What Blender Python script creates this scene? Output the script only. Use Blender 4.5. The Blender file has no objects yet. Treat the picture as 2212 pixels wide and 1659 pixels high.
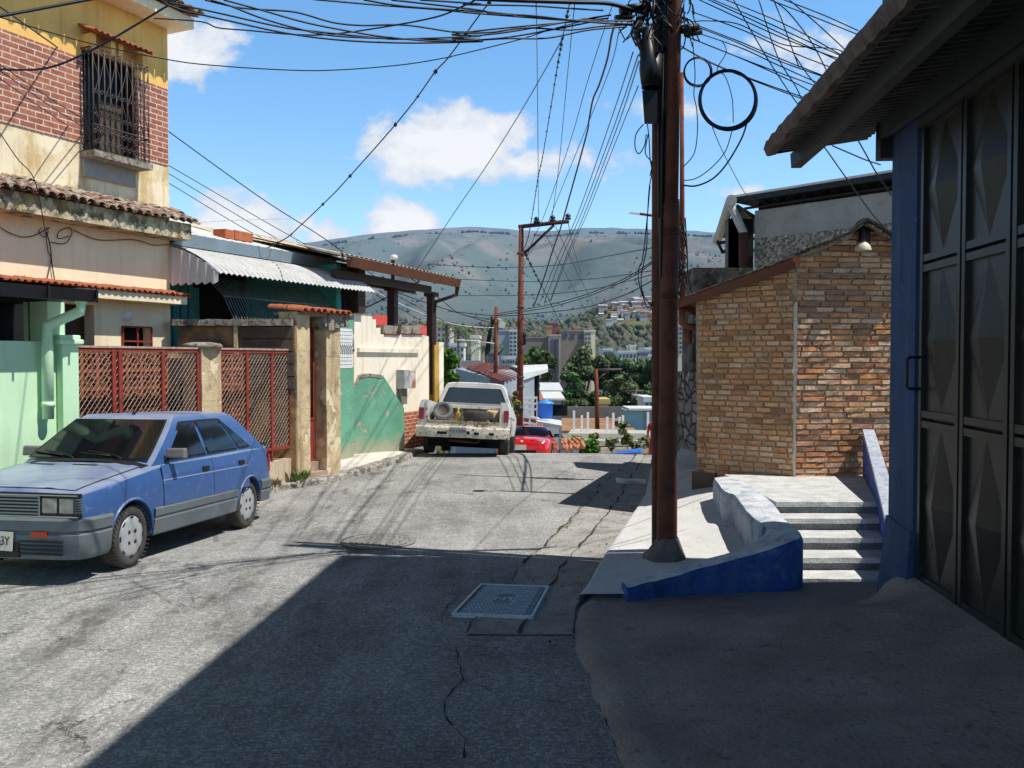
import bpy, bmesh, math, random
import numpy as np
from mathutils import Vector, Matrix, noise as mnoise
random.seed(7)
R = math.radians
sc = bpy.context.scene
COL = sc.collection
V = Vector
# ---------------------------------------------------------------- camera
CW, CH, FPX, CAMZ, HZ = 2212.0, 1659.0, 1900.0, 2.05, 777.0
PITCH = math.atan((CH/2-HZ)/FPX)
cam = bpy.data.cameras.new('camera'); camo = bpy.data.objects.new('camera', cam); COL.objects.link(camo)
cam.sensor_width = 36.0; cam.lens = FPX/CW*36.0; cam.clip_start = .05; cam.clip_end = 20000
camo.location = (0, 0, CAMZ); camo.rotation_euler = (math.pi/2-PITCH, 0, 0)
sc.camera = camo
def ray(px, py):
    a, b = (px-CW/2)/FPX, (CH/2-py)/FPX
    c, s = math.cos(PITCH), math.sin(PITCH)
    return V((a, c+b*s, -s+b*c))
CAM = V((0, 0, CAMZ))
def P(px, py, Y):
    d = ray(px, py); return CAM+d*(Y/d.y)
def G(px, py, z=0.):
    d = ray(px, py); return CAM+d*((z-CAMZ)/d.z)
class Frame:
    def __init__(s, o, deg=None, to=None):
        s.o = V((o[0], o[1], 0))
        if to is not None:
            t = V((to[0]-o[0], to[1]-o[1], 0)); s.len = t.length; s.t = t.normalized()
        else: s.t = V((math.sin(R(deg)), math.cos(R(deg)), 0))
        s.n = V((s.t.y, -s.t.x, 0)); s.z = V((0, 0, 1))
    def p(s, u, v, w=0): return s.o+s.t*u+s.n*w+s.z*v
    def hit(s, px, py, w=0):
        d = ray(px, py); q = s.o+s.n*w
        k = (q-CAM).dot(s.n)/d.dot(s.n); h = CAM+d*k
        return (h-s.o).dot(s.t), h.z
    def u(s, px, py=777, w=0): return s.hit(px, py, w)[0]
# ---------------------------------------------------------------- mesh builder
class MB:
    def __init__(s): s.v = []; s.f = []; s.m = []; s.sm = []; s.c = []; s.cc = None
    def add(s, vs, fs, mi=0, smooth=False):
        b = len(s.v); s.v += [tuple(q) for q in vs]
        for f in fs:
            s.f.append([b+i for i in f]); s.m.append(mi); s.sm.append(smooth); s.c.append(s.cc)
        return s
    def quad(s, a, b, c, d, mi=0): return s.add([a, b, c, d], [(0, 1, 2, 3)], mi)
    def poly(s, pts, mi=0): return s.add(pts, [tuple(range(len(pts)))], mi)
    def hexa(s, q, mi=0):
        return s.add(q, [(3, 2, 1, 0), (4, 5, 6, 7), (0, 1, 5, 4), (1, 2, 6, 5), (2, 3, 7, 6), (3, 0, 4, 7)], mi)
    def bb(s, x0, y0, z0, x1, y1, z1, mi=0):
        return s.hexa([(x0, y0, z0), (x1, y0, z0), (x1, y1, z0), (x0, y1, z0), (x0, y0, z1), (x1, y0, z1), (x1, y1, z1), (x0, y1, z1)], mi)
    def box(s, c, d, M=None, mi=0):
        h = [k/2 for k in d]; q = [(-1, -1, -1), (1, -1, -1), (1, 1, -1), (-1, 1, -1), (-1, -1, 1), (1, -1, 1), (1, 1, 1), (-1, 1, 1)]
        q = [V((a*h[0], b*h[1], e*h[2])) for a, b, e in q]
        if M is not None: q = [M @ k for k in q]
        return s.hexa([k+V(c) for k in q], mi)
    def fb(s, F, u0, u1, v0, v1, w0, w1, mi=0):
        if u0 > u1: u0, u1 = u1, u0
        if w0 > w1: w0, w1 = w1, w0
        if v0 > v1: v0, v1 = v1, v0
        p = F.p   # u x (-n) right handed: order bottom ring ccw from above
        return s.hexa([p(u0, v0, w1), p(u0, v0, w0), p(u1, v0, w0), p(u1, v0, w1), p(u0, v1, w1), p(u0, v1, w0), p(u1, v1, w0), p(u1, v1, w1)][::1], mi) if False else \
            s.hexa([p(u0, v0, w1), p(u1, v0, w1), p(u1, v0, w0), p(u0, v0, w0), p(u0, v1, w1), p(u1, v1, w1), p(u1, v1, w0), p(u0, v1, w0)], mi)
    def prism(s, pts, vec, mi=0):
        pts = [V(q) for q in pts]; vec = V(vec); n = len(pts)
        return s.add(pts+[q+vec for q in pts], [tuple(range(n))[::-1], tuple(range(n, 2*n))]+[(i, (i+1) % n, n+(i+1) % n, n+i) for i in range(n)], mi)
    def tube(s, pts, r, n=8, mi=0, smooth=True, cap=True, closed=False):
        pts = [V(q) for q in pts]; m = len(pts); rs = r if isinstance(r, (list, tuple)) else [r]*m
        vs = []; up = None
        for i, q in enumerate(pts):
            if closed: d = pts[(i+1) % m]-pts[i-1]
            else: d = pts[min(i+1, m-1)]-pts[max(i-1, 0)]
            d = d.normalized() if d.length > 1e-9 else V((0, 0, 1))
            if up is None: up = V((0, 0, 1)) if abs(d.z) < .9 else V((1, 0, 0))
            a = d.cross(up)
            a = a.normalized() if a.length > 1e-6 else d.orthogonal().normalized()
            b = a.cross(d).normalized(); up = b
            for k in range(n):
                t = 2*math.pi*k/n; vs.append(q+(a*math.cos(t)+b*math.sin(t))*rs[i])
        fs = []
        for i in range(m if closed else m-1):
            j = (i+1) % m
            for k in range(n): fs.append((i*n+k, i*n+(k+1) % n, j*n+(k+1) % n, j*n+k))
        s.add(vs, fs, mi, smooth)
        if cap and not closed:
            b = len(s.v)-len(vs)
            s.f += [[b+k for k in range(n)][::-1], [b+(m-1)*n+k for k in range(n)]]; s.m += [mi, mi]; s.sm += [False, False]; s.c += [s.cc, s.cc]
        return s
    def lathe(s, prof, n=24, M=None, mi=0, smooth=True):
        vs = []
        for r, z in prof:
            for k in range(n):
                t = 2*math.pi*k/n; q = V((r*math.cos(t), r*math.sin(t), z)); vs.append(M @ q if M is not None else q)
        fs = []
        for i in range(len(prof)-1):
            for k in range(n): fs.append((i*n+k, i*n+(k+1) % n, (i+1)*n+(k+1) % n, (i+1)*n+k))
        return s.add(vs, fs, mi, smooth)
    def grid(s, fn, nu, nv, mi=0, smooth=True, flip=False):
        vs = [fn(i/nu, j/nv) for j in range(nv+1) for i in range(nu+1)]
        fs = []
        for j in range(nv):
            for i in range(nu):
                a = j*(nu+1)+i; q = (a, a+1, a+nu+2, a+nu+1); fs.append(q[::-1] if flip else q)
        return s.add(vs, fs, mi, smooth)
    def build(s, name, mats, parent=None, world=True, sharp=None, bevel=0):
        me = bpy.data.meshes.new(name)
        me.from_pydata(s.v, [], s.f)
        if not isinstance(mats, (list, tuple)): mats = [mats]
        for m in mats: me.materials.append(m)
        me.polygons.foreach_set('material_index', s.m); me.polygons.foreach_set('use_smooth', s.sm)
        if any(c is not None for c in s.c):
            at = me.color_attributes.new('Col', 'FLOAT_COLOR', 'CORNER'); arr = []
            for p, c in zip(me.polygons, s.c):
                c = c or (1, 1, 1); arr += [c[0], c[1], c[2], 1.]*len(p.vertices)
            at.data.foreach_set('color', arr)
        uvs(me)
        o = bpy.data.objects.new(name, me); COL.objects.link(o)
        if sharp is not None: me.set_sharp_from_angle(angle=R(sharp))
        if bevel:
            md = o.modifiers.new('bevel', 'BEVEL'); md.width = bevel; md.segments = 2; md.limit_method = 'ANGLE'; md.angle_limit = R(40)
        if parent is not None: attach(o, parent, world)
        return o
def uvs(me):
    nl = len(me.loops)
    if not nl: return
    uv = me.uv_layers.new(name='metres')
    co = np.empty(len(me.vertices)*3); me.vertices.foreach_get('co', co); co = co.reshape(-1, 3)
    vi = np.empty(nl, int); me.loops.foreach_get('vertex_index', vi)
    nn = np.empty(len(me.polygons)*3); me.polygons.foreach_get('normal', nn); nn = nn.reshape(-1, 3)
    lt = np.empty(len(me.polygons), int); me.polygons.foreach_get('loop_total', lt)
    n = np.repeat(nn, lt, axis=0); c = co[vi]
    h = np.hypot(n[:, 0], n[:, 1]); flat = h < .35
    t = np.stack([-n[:, 1], n[:, 0]], 1)/np.maximum(h, 1e-6)[:, None]
    u = np.where(flat, c[:, 0], c[:, 0]*t[:, 0]+c[:, 1]*t[:, 1]); v = np.where(flat, c[:, 1], c[:, 2])
    uv.data.foreach_set('uv', np.stack([u, v], 1).ravel())
def attach(o, parent, world=True):
    o.parent = parent
    if world: o.matrix_parent_inverse = wm(parent).inverted()
def wm(o):
    m = Matrix.LocRotScale(o.location, o.rotation_euler, o.scale)
    if o.parent: m = wm(o.parent) @ o.matrix_parent_inverse @ m
    return m
def tag(o, label=None, cat=None, group=None, kind=None):
    if label: o['label'] = label
    if cat: o['category'] = cat
    if group: o['group'] = group
    if kind: o['kind'] = kind
    return o
def thing(name, label, cat, loc=(0, 0, 0), rz=0, group=None):
    o = bpy.data.objects.new(name, None); COL.objects.link(o); o.location = loc; o.rotation_euler = (0, 0, rz)
    o.empty_display_size = .2
    return tag(o, label, cat, group)
def kids(o): return [c for c in COL.objects if c.parent == o]
def copy_tree(o, parent=None):
    c = o.copy(); COL.objects.link(c)
    if parent is not None: c.parent = parent
    for k in kids(o): copy_tree(k, c)
    return c
def smooth_pts(pts, n=6):
    pts = [V(p) for p in pts]; out = []
    for i in range(len(pts)-1):
        a, b, c, d = pts[max(i-1, 0)], pts[i], pts[i+1], pts[min(i+2, len(pts)-1)]
        for k in range(n):
            t = k/n
            out.append(.5*((2*b)+(c-a)*t+(2*a-5*b+4*c-d)*t*t+(3*b-a-3*c+d)*t**3))
    out.append(pts[-1]); return out
def text_mesh(s, size, depth=.002):
    cu = bpy.data.curves.new('t', 'FONT'); cu.body = s; cu.size = size; cu.extrude = depth; cu.align_x = 'CENTER'; cu.align_y = 'CENTER'; cu.resolution_u = 3
    o = bpy.data.objects.new('t', cu); COL.objects.link(o)
    dg = bpy.context.evaluated_depsgraph_get(); me = bpy.data.meshes.new_from_object(o.evaluated_get(dg))
    vs = [v.co.copy() for v in me.vertices]; fs = [tuple(p.vertices) for p in me.polygons]
    bpy.data.objects.remove(o); bpy.data.curves.remove(cu); bpy.data.meshes.remove(me)
    return vs, fs
def boolean(o, cutters):
    for c in cutters:
        md = o.modifiers.new('b', 'BOOLEAN'); md.operation = 'DIFFERENCE'; md.object = c; md.solver = 'EXACT'
    dg = bpy.context.evaluated_depsgraph_get(); me = bpy.data.meshes.new_from_object(o.evaluated_get(dg))
    old = o.data; nm = old.name; o.modifiers.clear(); o.data = me; bpy.data.meshes.remove(old); me.name = nm
    for c in cutters:
        m = c.data; bpy.data.objects.remove(c); bpy.data.meshes.remove(m)
# ---------------------------------------------------------------- materials
class NT:
    def __init__(s, nt): s.nt = nt
    def __call__(s, typ, inp=None, **kw):
        n = s.nt.nodes.new(typ)
        for k, v in kw.items(): setattr(n, k, v)
        for k, v in (inp or {}).items(): s.set(n.inputs[k], v)
        return n
    def set(s, sock, v):
        if isinstance(v, bpy.types.NodeSocket): s.nt.links.new(v, sock)
        elif isinstance(v, bpy.types.Node): s.nt.links.new(v.outputs[0], sock)
        else:
            if isinstance(v, (tuple, list)) and len(v) == 3 and sock.type == 'RGBA': v = (*v, 1)
            sock.default_value = v
    def math(s, op, a, b=0., clamp=False):
        return s('ShaderNodeMath', {0: a, 1: b}, operation=op, use_clamp=clamp).outputs[0]
    def mix(s, f, a, b, blend='MIX'):
        n = s('ShaderNodeMix', data_type='RGBA', blend_type=blend)
        s.set(n.inputs[0], f); s.set(n.inputs[6], a); s.set(n.inputs[7], b); return n.outputs[2]
    def ramp(s, f, lo, hi, a=0., b=1.):
        n = s('ShaderNodeMapRange', {0: f, 1: lo, 2: hi, 3: a, 4: b}, clamp=True); return n.outputs[0]
    def noise(s, vec, scale, detail=4, rough=.55, dist=0.):
        return s('ShaderNodeTexNoise', {'Vector': vec, 'Scale': scale, 'Detail': detail, 'Roughness': rough, 'Distortion': dist}).outputs['Fac']
    def scaled(s, vec, sx, sy, sz): return s('ShaderNodeMapping', {'Vector': vec, 'Scale': (sx, sy, sz)}).outputs[0]
MATS = {}
def new_mat(name):
    m = bpy.data.materials.new(name); m.use_nodes = True; nt = m.node_tree
    return m, NT(nt), nt.nodes['Principled BSDF']
def pm(name, col, rough=.7, metal=0., spec=.4, var=(2., .15), dirt=(), streak=None, peel=None, bump=(30., .15), attr=False, coat=0., low=None, fine=None):
    """weathered surface: var=(scale, amount); dirt=[(scale, lo, hi, colour, amount)]; streak=(colour, amount); peel=(colour, threshold, scale); low=(z, fade, colour, amount)"""
    if name in MATS: return MATS[name]
    m, N, b = new_mat(name)
    pos = N('ShaderNodeNewGeometry').outputs['Position']
    c = (*col, 1)
    if attr: c = N('ShaderNodeAttribute', attribute_name='Col').outputs['Color']
    if var and var[1]:
        f = N.noise(pos, var[0], 5, .6)
        k = N.ramp(f, .3, .7, 1-var[1], 1+var[1])
        c = N.mix(1., c, N('ShaderNodeCombineColor', {0: k, 1: k, 2: k}).outputs[0], 'MULTIPLY')
    if fine:
        k = N.ramp(N.noise(pos, fine[0], 2, .5), .35, .65, 1-fine[1], 1+fine[1])
        c = N.mix(1., c, N('ShaderNodeCombineColor', {0: k, 1: k, 2: k}).outputs[0], 'MULTIPLY')
    for sc_, lo, hi, dc, am in dirt:
        f = N.ramp(N.noise(pos, sc_, 6, .65, .3), lo, hi, 0, am); c = N.mix(f, c, (*dc, 1))
    if streak:
        f = N.noise(N.scaled(pos, 7, 7, .55), 1., 5, .6); f = N.ramp(f, .5, .72, 0, streak[1]); c = N.mix(f, c, (*streak[0], 1))
    hgt = None
    if peel:
        f = N.noise(pos, peel[2], 8, .68, .2); f = N.ramp(f, peel[1], peel[1]+.015, 0, 1); c = N.mix(f, c, (*peel[0], 1)); hgt = f
    if low:
        z = N('ShaderNodeSeparateXYZ', {0: pos}).outputs[2]
        z = N.math('ADD', z, N.ramp(N.noise(pos, 3., 5, .6), .3, .7, -low[1]*.6, low[1]*.6))
        f = N.ramp(z, low[0], low[0]+low[1], low[3], 0); c = N.mix(f, c, (*low[2], 1))
    N.set(b.inputs['Base Color'], c); b.inputs['Roughness'].default_value = rough; b.inputs['Metallic'].default_value = metal
    b.inputs['Specular IOR Level'].default_value = spec; b.inputs['Coat Weight'].default_value = coat
    if bump:
        h = N.noise(pos, bump[0], 5, .6)
        if hgt is not None: h = N.math('SUBTRACT', h, N.math('MULTIPLY', hgt, 1.2))
        bn = N('ShaderNodeBump', {'Height': h, 'Strength': bump[1], 'Distance': bump[2] if len(bump) > 2 else .02}); N.set(b.inputs['Normal'], bn.outputs[0])
    MATS[name] = m; return m
def glass(name, col=(.02, .025, .03), rough=.05, spec=.8):
    return pm(name, col, rough, spec=spec, var=(3, .1), bump=None)
CREAM = pm('cream render', (.9, .76, .54), .85, var=(1.3, .1), dirt=[(2.2, .56, .74, (.45, .31, .14), .6)], streak=((.42, .29, .12), .5), bump=(14, .25))
CREAMU = pm('ochre cream upper render', (.9, .76, .52), .85, var=(1.3, .1), dirt=[(1.7, .5, .66, (.6, .4, .15), .85), (5, .58, .66, (.4, .27, .12), .5)], streak=((.5, .32, .1), .9), bump=(14, .25))
OCHRE = pm('ochre render', (.9, .53, .15), .85, var=(1.5, .12), streak=((.35, .2, .06), .35), bump=(18, .2))
PALEWALL = pm('pale render', (.92, .77, .52), .85, var=(1.2, .08), streak=((.5, .36, .2), .25), bump=(16, .15))  # cream render in its own colour, with darker streaks
MINT = pm('mint paint', (.62, .88, .57), .7, var=(1.6, .06), streak=((.2, .42, .3), .22), bump=(20, .12))
TEAL = pm('teal paint', (.05, .29, .27), .6, var=(2, .15), streak=((.02, .09, .09), .4))
GREENP = pm('green worn paint', (.14, .38, .25), .8, var=(2.2, .16), dirt=[(3, .55, .7, (.24, .48, .36), .6)], peel=((.46, .42, .33), .6, 3.2), streak=((.3, .36, .26), .4), bump=(22, .5), low=(.2, .3, (.4, .37, .27), .85))
TANCOL = pm('stained tan render', (.64, .49, .29), .9, var=(3, .2), dirt=[(4, .5, .68, (.13, .1, .07), .6)], peel=((.8, .66, .44), .56, 2.5), streak=((.16, .11, .07), .55), bump=(25, .5))
TANWALL = pm('low wall render', (.62, .5, .35), .9, var=(3, .18), dirt=[(3, .52, .66, (.2, .16, .12), .6)], streak=((.17, .13, .1), .75), bump=(25, .45))
CREAMW = pm('cream wall', (.92, .82, .66), .85, var=(1.4, .06), dirt=[(5, .6, .75, (.5, .36, .2), .35)], streak=((.45, .3, .15), .4), bump=(20, .2))
STONECAP = pm('weathered cap', (.36, .31, .25), .95, var=(9, .3), dirt=[(12, .5, .62, (.07, .06, .05), .8)], bump=(40, .9))
CONC = pm('concrete', (.36, .34, .31), .92, var=(1.6, .14), fine=(60, .12), dirt=[(5, .55, .7, (.16, .15, .13), .45)], bump=(50, .35))
CONCL = pm('pale concrete', (.64, .63, .6), .92, var=(1.8, .12), fine=(70, .1), dirt=[(4, .55, .72, (.42, .4, .37), .5), (16, .6, .7, (.2, .19, .17), .35)], bump=(45, .35))
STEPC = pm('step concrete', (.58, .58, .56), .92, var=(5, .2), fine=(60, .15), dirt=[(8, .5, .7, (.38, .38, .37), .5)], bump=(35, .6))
RISER = pm('shaded riser concrete', (.2, .2, .2), .95, var=(6, .3), fine=(60, .25), bump=(35, .7))  # darker copy of the step concrete, with the risers' shade in its colour
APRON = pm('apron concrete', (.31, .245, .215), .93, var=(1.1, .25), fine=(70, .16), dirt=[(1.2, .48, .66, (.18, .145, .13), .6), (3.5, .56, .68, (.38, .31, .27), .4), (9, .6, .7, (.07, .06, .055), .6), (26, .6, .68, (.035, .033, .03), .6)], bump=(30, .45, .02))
BLUEP = pm('blue lime paint', (.03, .062, .15), .85, var=(4, .2), peel=((.09, .15, .25), .64, 9), streak=((.09, .14, .24), .4), dirt=[(2, .5, .7, (.02, .05, .16), .6)], bump=(30, .35))
BLUEW = pm('blue wall paint', (.028, .075, .3), .85, var=(4, .18), peel=((.25, .32, .42), .7, 5), dirt=[(3, .52, .7, (.012, .032, .12), .8), (7, .55, .68, (.14, .2, .3), .55)], streak=((.12, .17, .26), .5), bump=(22, .7))
BLUETOP = pm('ragged sunlit blue top', (.46, .49, .54), .9, var=(7, .15), dirt=[(9, .5, .6, (.2, .28, .42), .6)], bump=(28, .8))  # sunlit whiteness of the ragged top is put into this colour
RUST = pm('rusty steel', (.2, .05, .022), .85, var=(5, .3), peel=((.33, .24, .17), .66, 7), dirt=[(7, .5, .62, (.08, .02, .012), .8)], bump=(40, .3))
RUSTD = pm('dark rusty steel', (.075, .022, .014), .8, var=(4, .3), dirt=[(5, .5, .65, (.02, .012, .01), .7)], bump=(40, .25))
REDIRON = pm('red oxide iron', (.28, .04, .025), .7, var=(6, .25), peel=((.42, .3, .24), .7, 12), bump=(40, .2))
BROWNP = pm('brown paint', (.15, .048, .02), .6, var=(3, .15), bump=(30, .15))
BROWND = pm('dark brown steel', (.055, .022, .014), .6, var=(3, .2), bump=None)
WOODB = pm('brown weathered board', (.12, .085, .06), .9, var=(4, .25), dirt=[(3, .5, .7, (.05, .04, .03), .6)], bump=(20, .5))
MOTTLE = pm('mottled dark render', (.33, .2, .095), .95, var=(2.4, .35), dirt=[(2.5, .45, .6, (.07, .055, .045), .9), (1.4, .55, .66, (.34, .2, .07), .7)], bump=(20, .5))
ZINC = pm('white sheet metal', (.66, .65, .62), .5, metal=.0, var=(2, .1), dirt=[(4, .58, .72, (.4, .33, .25), .4)], bump=None)
GUTTER = pm('blue grey gutter', (.25, .32, .36), .5, var=(3, .12), bump=None)
BLACKM = pm('black metal', (.012, .012, .014), .5, var=(5, .3), bump=None)
IRON = pm('grey wrought iron', (.075, .065, .06), .6, var=(12, .4), dirt=[(20, .55, .65, (.14, .06, .03), .6)], bump=None)
DARK = pm('dark interior', (.006, .007, .008), .95, var=(3, .2), bump=None)
TILE = pm('clay tile', (.42, .13, .06), .85, var=(5, .25), dirt=[(6, .56, .68, (.14, .07, .05), .6)], bump=(30, .4))
TILEO = pm('old lichen tile', (.3, .16, .11), .95, var=(7, .35), dirt=[(9, .45, .56, (.5, .46, .36), .7), (11, .52, .6, (.05, .045, .035), .8)], bump=(35, .8))
FASCIAO = pm('mossy fascia', (.6, .52, .35), .95, var=(5, .2), dirt=[(6, .47, .57, (.07, .06, .035), .85), (4, .5, .62, (.35, .25, .07), .7)], streak=((.08, .07, .04), .6), bump=(30, .6))
WIRE = pm('black cable', (.008, .008, .011), .5, var=None, bump=None)
WIREB = pm('blue black cable', (.008, .014, .03), .45, var=None, bump=None)
WIREW = pm('white cable', (.6, .58, .55), .6, var=None, bump=None)
WHITEP = pm('white paint', (.78, .78, .76), .6, var=(3, .08), dirt=[(6, .6, .72, (.4, .36, .3), .3)], bump=None)
BLOCKT = pm('clay breeze block', (.32, .1, .05), .95, var=(8, .25), dirt=[(10, .5, .65, (.1, .05, .03), .6)], bump=(40, .5))
WIREMESH = pm('mesh wire', (.42, .31, .24), .7, metal=.0, var=(15, .3), bump=None)
PLASTB = pm('tank blue plastic', (.015, .13, .6), .4, var=(3, .1), bump=None)
RUBBER = pm('tyre rubber', (.022, .021, .02), .85, var=(9, .3), bump=(60, .2))
RUBBERD = pm('dusty tyre', (.06, .055, .05), .9, var=(9, .3), bump=(60, .2))
def brick_mat(name, c1, c2, mort, w, h, ms, off=(0, 0), soft=.0):
    m, N, b = new_mat(name)
    uv = N('ShaderNodeUVMap', uv_map='metres').outputs[0]
    mp = N('ShaderNodeMapping', {'Vector': uv, 'Location': (*off, 0)}).outputs[0]
    t = N('ShaderNodeTexBrick', {'Vector': mp, 'Color1': c1, 'Color2': c2, 'Mortar': mort, 'Scale': 1., 'Mortar Size': ms, 'Mortar Smooth': .15, 'Bias': 0., 'Brick Width': w, 'Row Height': h})
    pos = N('ShaderNodeNewGeometry').outputs['Position']
    k = N.ramp(N.noise(pos, 14, 6, .7), .3, .7, .62, 1.3)
    c = N.mix(1., t.outputs[0], N('ShaderNodeCombineColor', {0: k, 1: k, 2: k}).outputs[0], 'MULTIPLY')
    N.set(b.inputs['Base Color'], c); b.inputs['Roughness'].default_value = .85
    hh = N.math('ADD', N.math('MULTIPLY', t.outputs[1], -1.), N.math('MULTIPLY', N.noise(pos, 45, 5, .6), .35))
    N.set(b.inputs['Normal'], N('ShaderNodeBump', {'Height': hh, 'Strength': .7, 'Distance': .012}).outputs[0])
    MATS[name] = m; return m
def lerp_tab(tab, y):
    if y <= tab[0][0]: a, b = tab[0], tab[1]
    elif y >= tab[-1][0]: a, b = tab[-2], tab[-1]
    else:
        for a, b in zip(tab, tab[1:]):
            if a[0] <= y <= b[0]: break
    t = (y-a[0])/(b[0]-a[0]); return a[1]+(b[1]-a[1])*t
def sm(t): t = max(0., min(1., t)); return t*t*(3-2*t)
def drop(y):
    t = y-18
    if t <= 0: return 0.
    if t < 3.9: return -.022*t*t
    if y < 60: return -.3346-.1716*(y-21.9)
    k = sm((y-60)/80.); return -6.87*(1-k)-17*k if y < 140 else -17.
def road_z(x, y):
    z = drop(y)
    z += .035*math.exp(-((x+3.8)**2/3+(y-8.4)**2/1.2))-.055*math.exp(-((x+3.6)**2/5+(y-10.9)**2/1.5))
    z += .012*mnoise.noise(V((x*.5, y*.5, 3.)))
    return z
KL = [(-8, -15.4), (9.5, -5.9), (13.34, -3.81), (14.16, -3.3), (14.64, -3.0), (16.2, -2.56), (17.9, -2.12), (21, -2.08), (25, -2.2), (60, -3)]
KR = [(-8, .95), (0, .72), (4.3, .56), (5.4, .49), (6.4, .46), (7.27, .55), (7.5, .63), (8.86, .95), (10.8, 1.45), (12.7, 1.93), (17.8, 2.87), (24, 4.0), (60, 9)]
def ywalk(a, b):
    y = a
    while y < b: yield y; y += .25 if y < 26 else 1.5
    yield b
def ridge_px(px):
    return lerp_tab([(300, 548), (600, 545), (778, 521), (840, 515), (918, 509), (1021, 503), (1090, 507), (1118, 510), (1184, 513), (1259, 505.7), (1309, 506), (1402, 508), (1500, 512), (1560, 516), (1900, 540), (2400, 560)], px)
# ---- asphalt
def asphalt():
    m, N, b = new_mat('asphalt')
    pos = N('ShaderNodeNewGeometry').outputs['Position']
    big = N.noise(pos, .7, 5, .6); med = N.noise(pos, 5, 5, .65); fin = N.noise(pos, 85, 3, .7)
    c = N.mix(N.ramp(big, .35, .68), (.25, .247, .24, 1), (.42, .412, .395, 1))
    c = N.mix(N.ramp(med, .52, .75, 0, .55), c, (.5, .485, .455, 1))
    # worn tracks running with the street
    tr = N.noise(N.scaled(pos, 1.3, .12, 1), 2.2, 4, .6)
    c = N.mix(N.ramp(tr, .48, .7, 0, .55), c, (.51, .495, .465, 1))
    vor = N('ShaderNodeTexVoronoi', {'Vector': pos, 'Scale': 58.}, feature='F1'); vo2 = N('ShaderNodeTexVoronoi', {'Vector': pos, 'Scale': 125.}, feature='F1')
    r1 = N('ShaderNodeSeparateColor', {0: vor.outputs['Color']}).outputs[0]; r2 = N('ShaderNodeSeparateColor', {0: vo2.outputs['Color']}).outputs[0]
    g = N.math('ADD', N.math('MULTIPLY', N.math('POWER', r1, 2.2), 1.25), N.math('MULTIPLY', r2, .55))
    k = N.ramp(g, .05, 1.5, .62, 1.5)
    c = N.mix(1., c, N('ShaderNodeCombineColor', {0: k, 1: k, 2: k}).outputs[0], 'MULTIPLY')
    spk = N.math('MULTIPLY', N.ramp(r1, .6, 1., 0, 1), N.ramp(vor.outputs['Distance'], .5, .2))
    c = N.mix(N.ramp(fin, .46, .28, 0, .6), c, (.09, .088, .085, 1))
    # oil stains by the left kerb
    xyz = N('ShaderNodeSeparateXYZ', {0: pos})
    st = N.math('MULTIPLY', N.ramp(N.noise(N.scaled(pos, 1., .35, 1), 2.6, 6, .7), .52, .7), N.ramp(xyz.outputs[0], -.2, -2.2))
    c = N.mix(N.math('MULTIPLY', st, .85), c, (.07, .06, .05, 1))
    # cracks: edges of a big distorted voronoi, only in places
    wp = N('ShaderNodeVectorMath', {0: pos, 1: N('ShaderNodeTexNoise', {'Vector': pos, 'Scale': 2.5, 'Detail': 6, 'Roughness': .7}).outputs['Color']}, operation='ADD').outputs[0]
    vc = N('ShaderNodeTexVoronoi', {'Vector': wp, 'Scale': .75}, feature='DISTANCE_TO_EDGE')
    cr = N.math('MULTIPLY', N.ramp(vc.outputs['Distance'], .009, .001), N.ramp(N.noise(pos, .5, 2), .57, .64))
    c = N.mix(N.math('MULTIPLY', cr, .55), c, (.07, .047, .043, 1))
    N.set(b.inputs['Base Color'], c); b.inputs['Roughness'].default_value = .9; b.inputs['Specular IOR Level'].default_value = .25
    h = N.math('ADD', N.math('MULTIPLY', spk, .6), N.math('SUBTRACT', fin, N.math('MULTIPLY', cr, 2.)))
    N.set(b.inputs['Normal'], N('ShaderNodeBump', {'Height': h, 'Strength': .9, 'Distance': .012}).outputs[0])
    return m
ASPH = asphalt()
GUTC = pm('gutter concrete', (.38, .36, .325), .93, var=(1.8, .2), fine=(75, .25), dirt=[(4, .5, .66, (.13, .12, .105), .6), (11, .58, .66, (.34, .3, .24), .6)], bump=(55, .7))
b = MB(); ys = list(ywalk(-8, 60)); NX = 26
b.grid(lambda u, v: (lambda y: (lambda x: (x, y, road_z(x, y)))(lerp_tab(KL, y)-.05+u*(lerp_tab(KR, y)-lerp_tab(KL, y)+.25)))(ys[min(int(round(v*(len(ys)-1))), len(ys)-1)]), NX, len(ys)-1)
tag(b.build('road', ASPH), kind='structure')
# ---- terrain sheet to the horizon
GRASSG = pm('rough hillside ground', (.13, .125, .07), .95, var=(.05, .3), dirt=[(.3, .5, .62, (.06, .085, .035), .8)], bump=None)
def terr(x, y):
    z = drop(y)-.06
    if y > 60: z += 2.5*mnoise.noise(V((x*.01, y*.01, 0)))
    if y > 330: z += 34*sm((y-330)/500.)*(1+.5*mnoise.noise(V((x*.004, y*.004, 5))))
    z += 27*math.exp(-((x-118)/75.)**2-((y-800)/85.)**2)
    return z
xs = sorted(set([-6000, -3000, -1600, -900, -500, -300, -180, -110, -70, -45, -30, -20, -14, -10, -7, -5, -3, -1, 1, 3, 5, 7, 10, 14, 20, 30, 45, 55, 70, 85, 100, 115, 130, 145, 160, 180, 210, 300, 500, 900, 1600, 3000, 6000]))
ys2 = [-200, -60, -20, -8, 0, 6, 12, 16, 17, 18, 18.5, 19, 19.5, 20, 20.5, 21, 21.5, 22, 22.5, 23, 23.5, 24, 26, 30, 35, 40, 45, 50, 55, 60, 70, 80, 95, 110, 130, 150, 180, 220, 280, 330, 400, 480, 560, 640, 680, 700, 720, 740, 760, 780, 800, 830, 860, 900, 1000]
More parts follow.
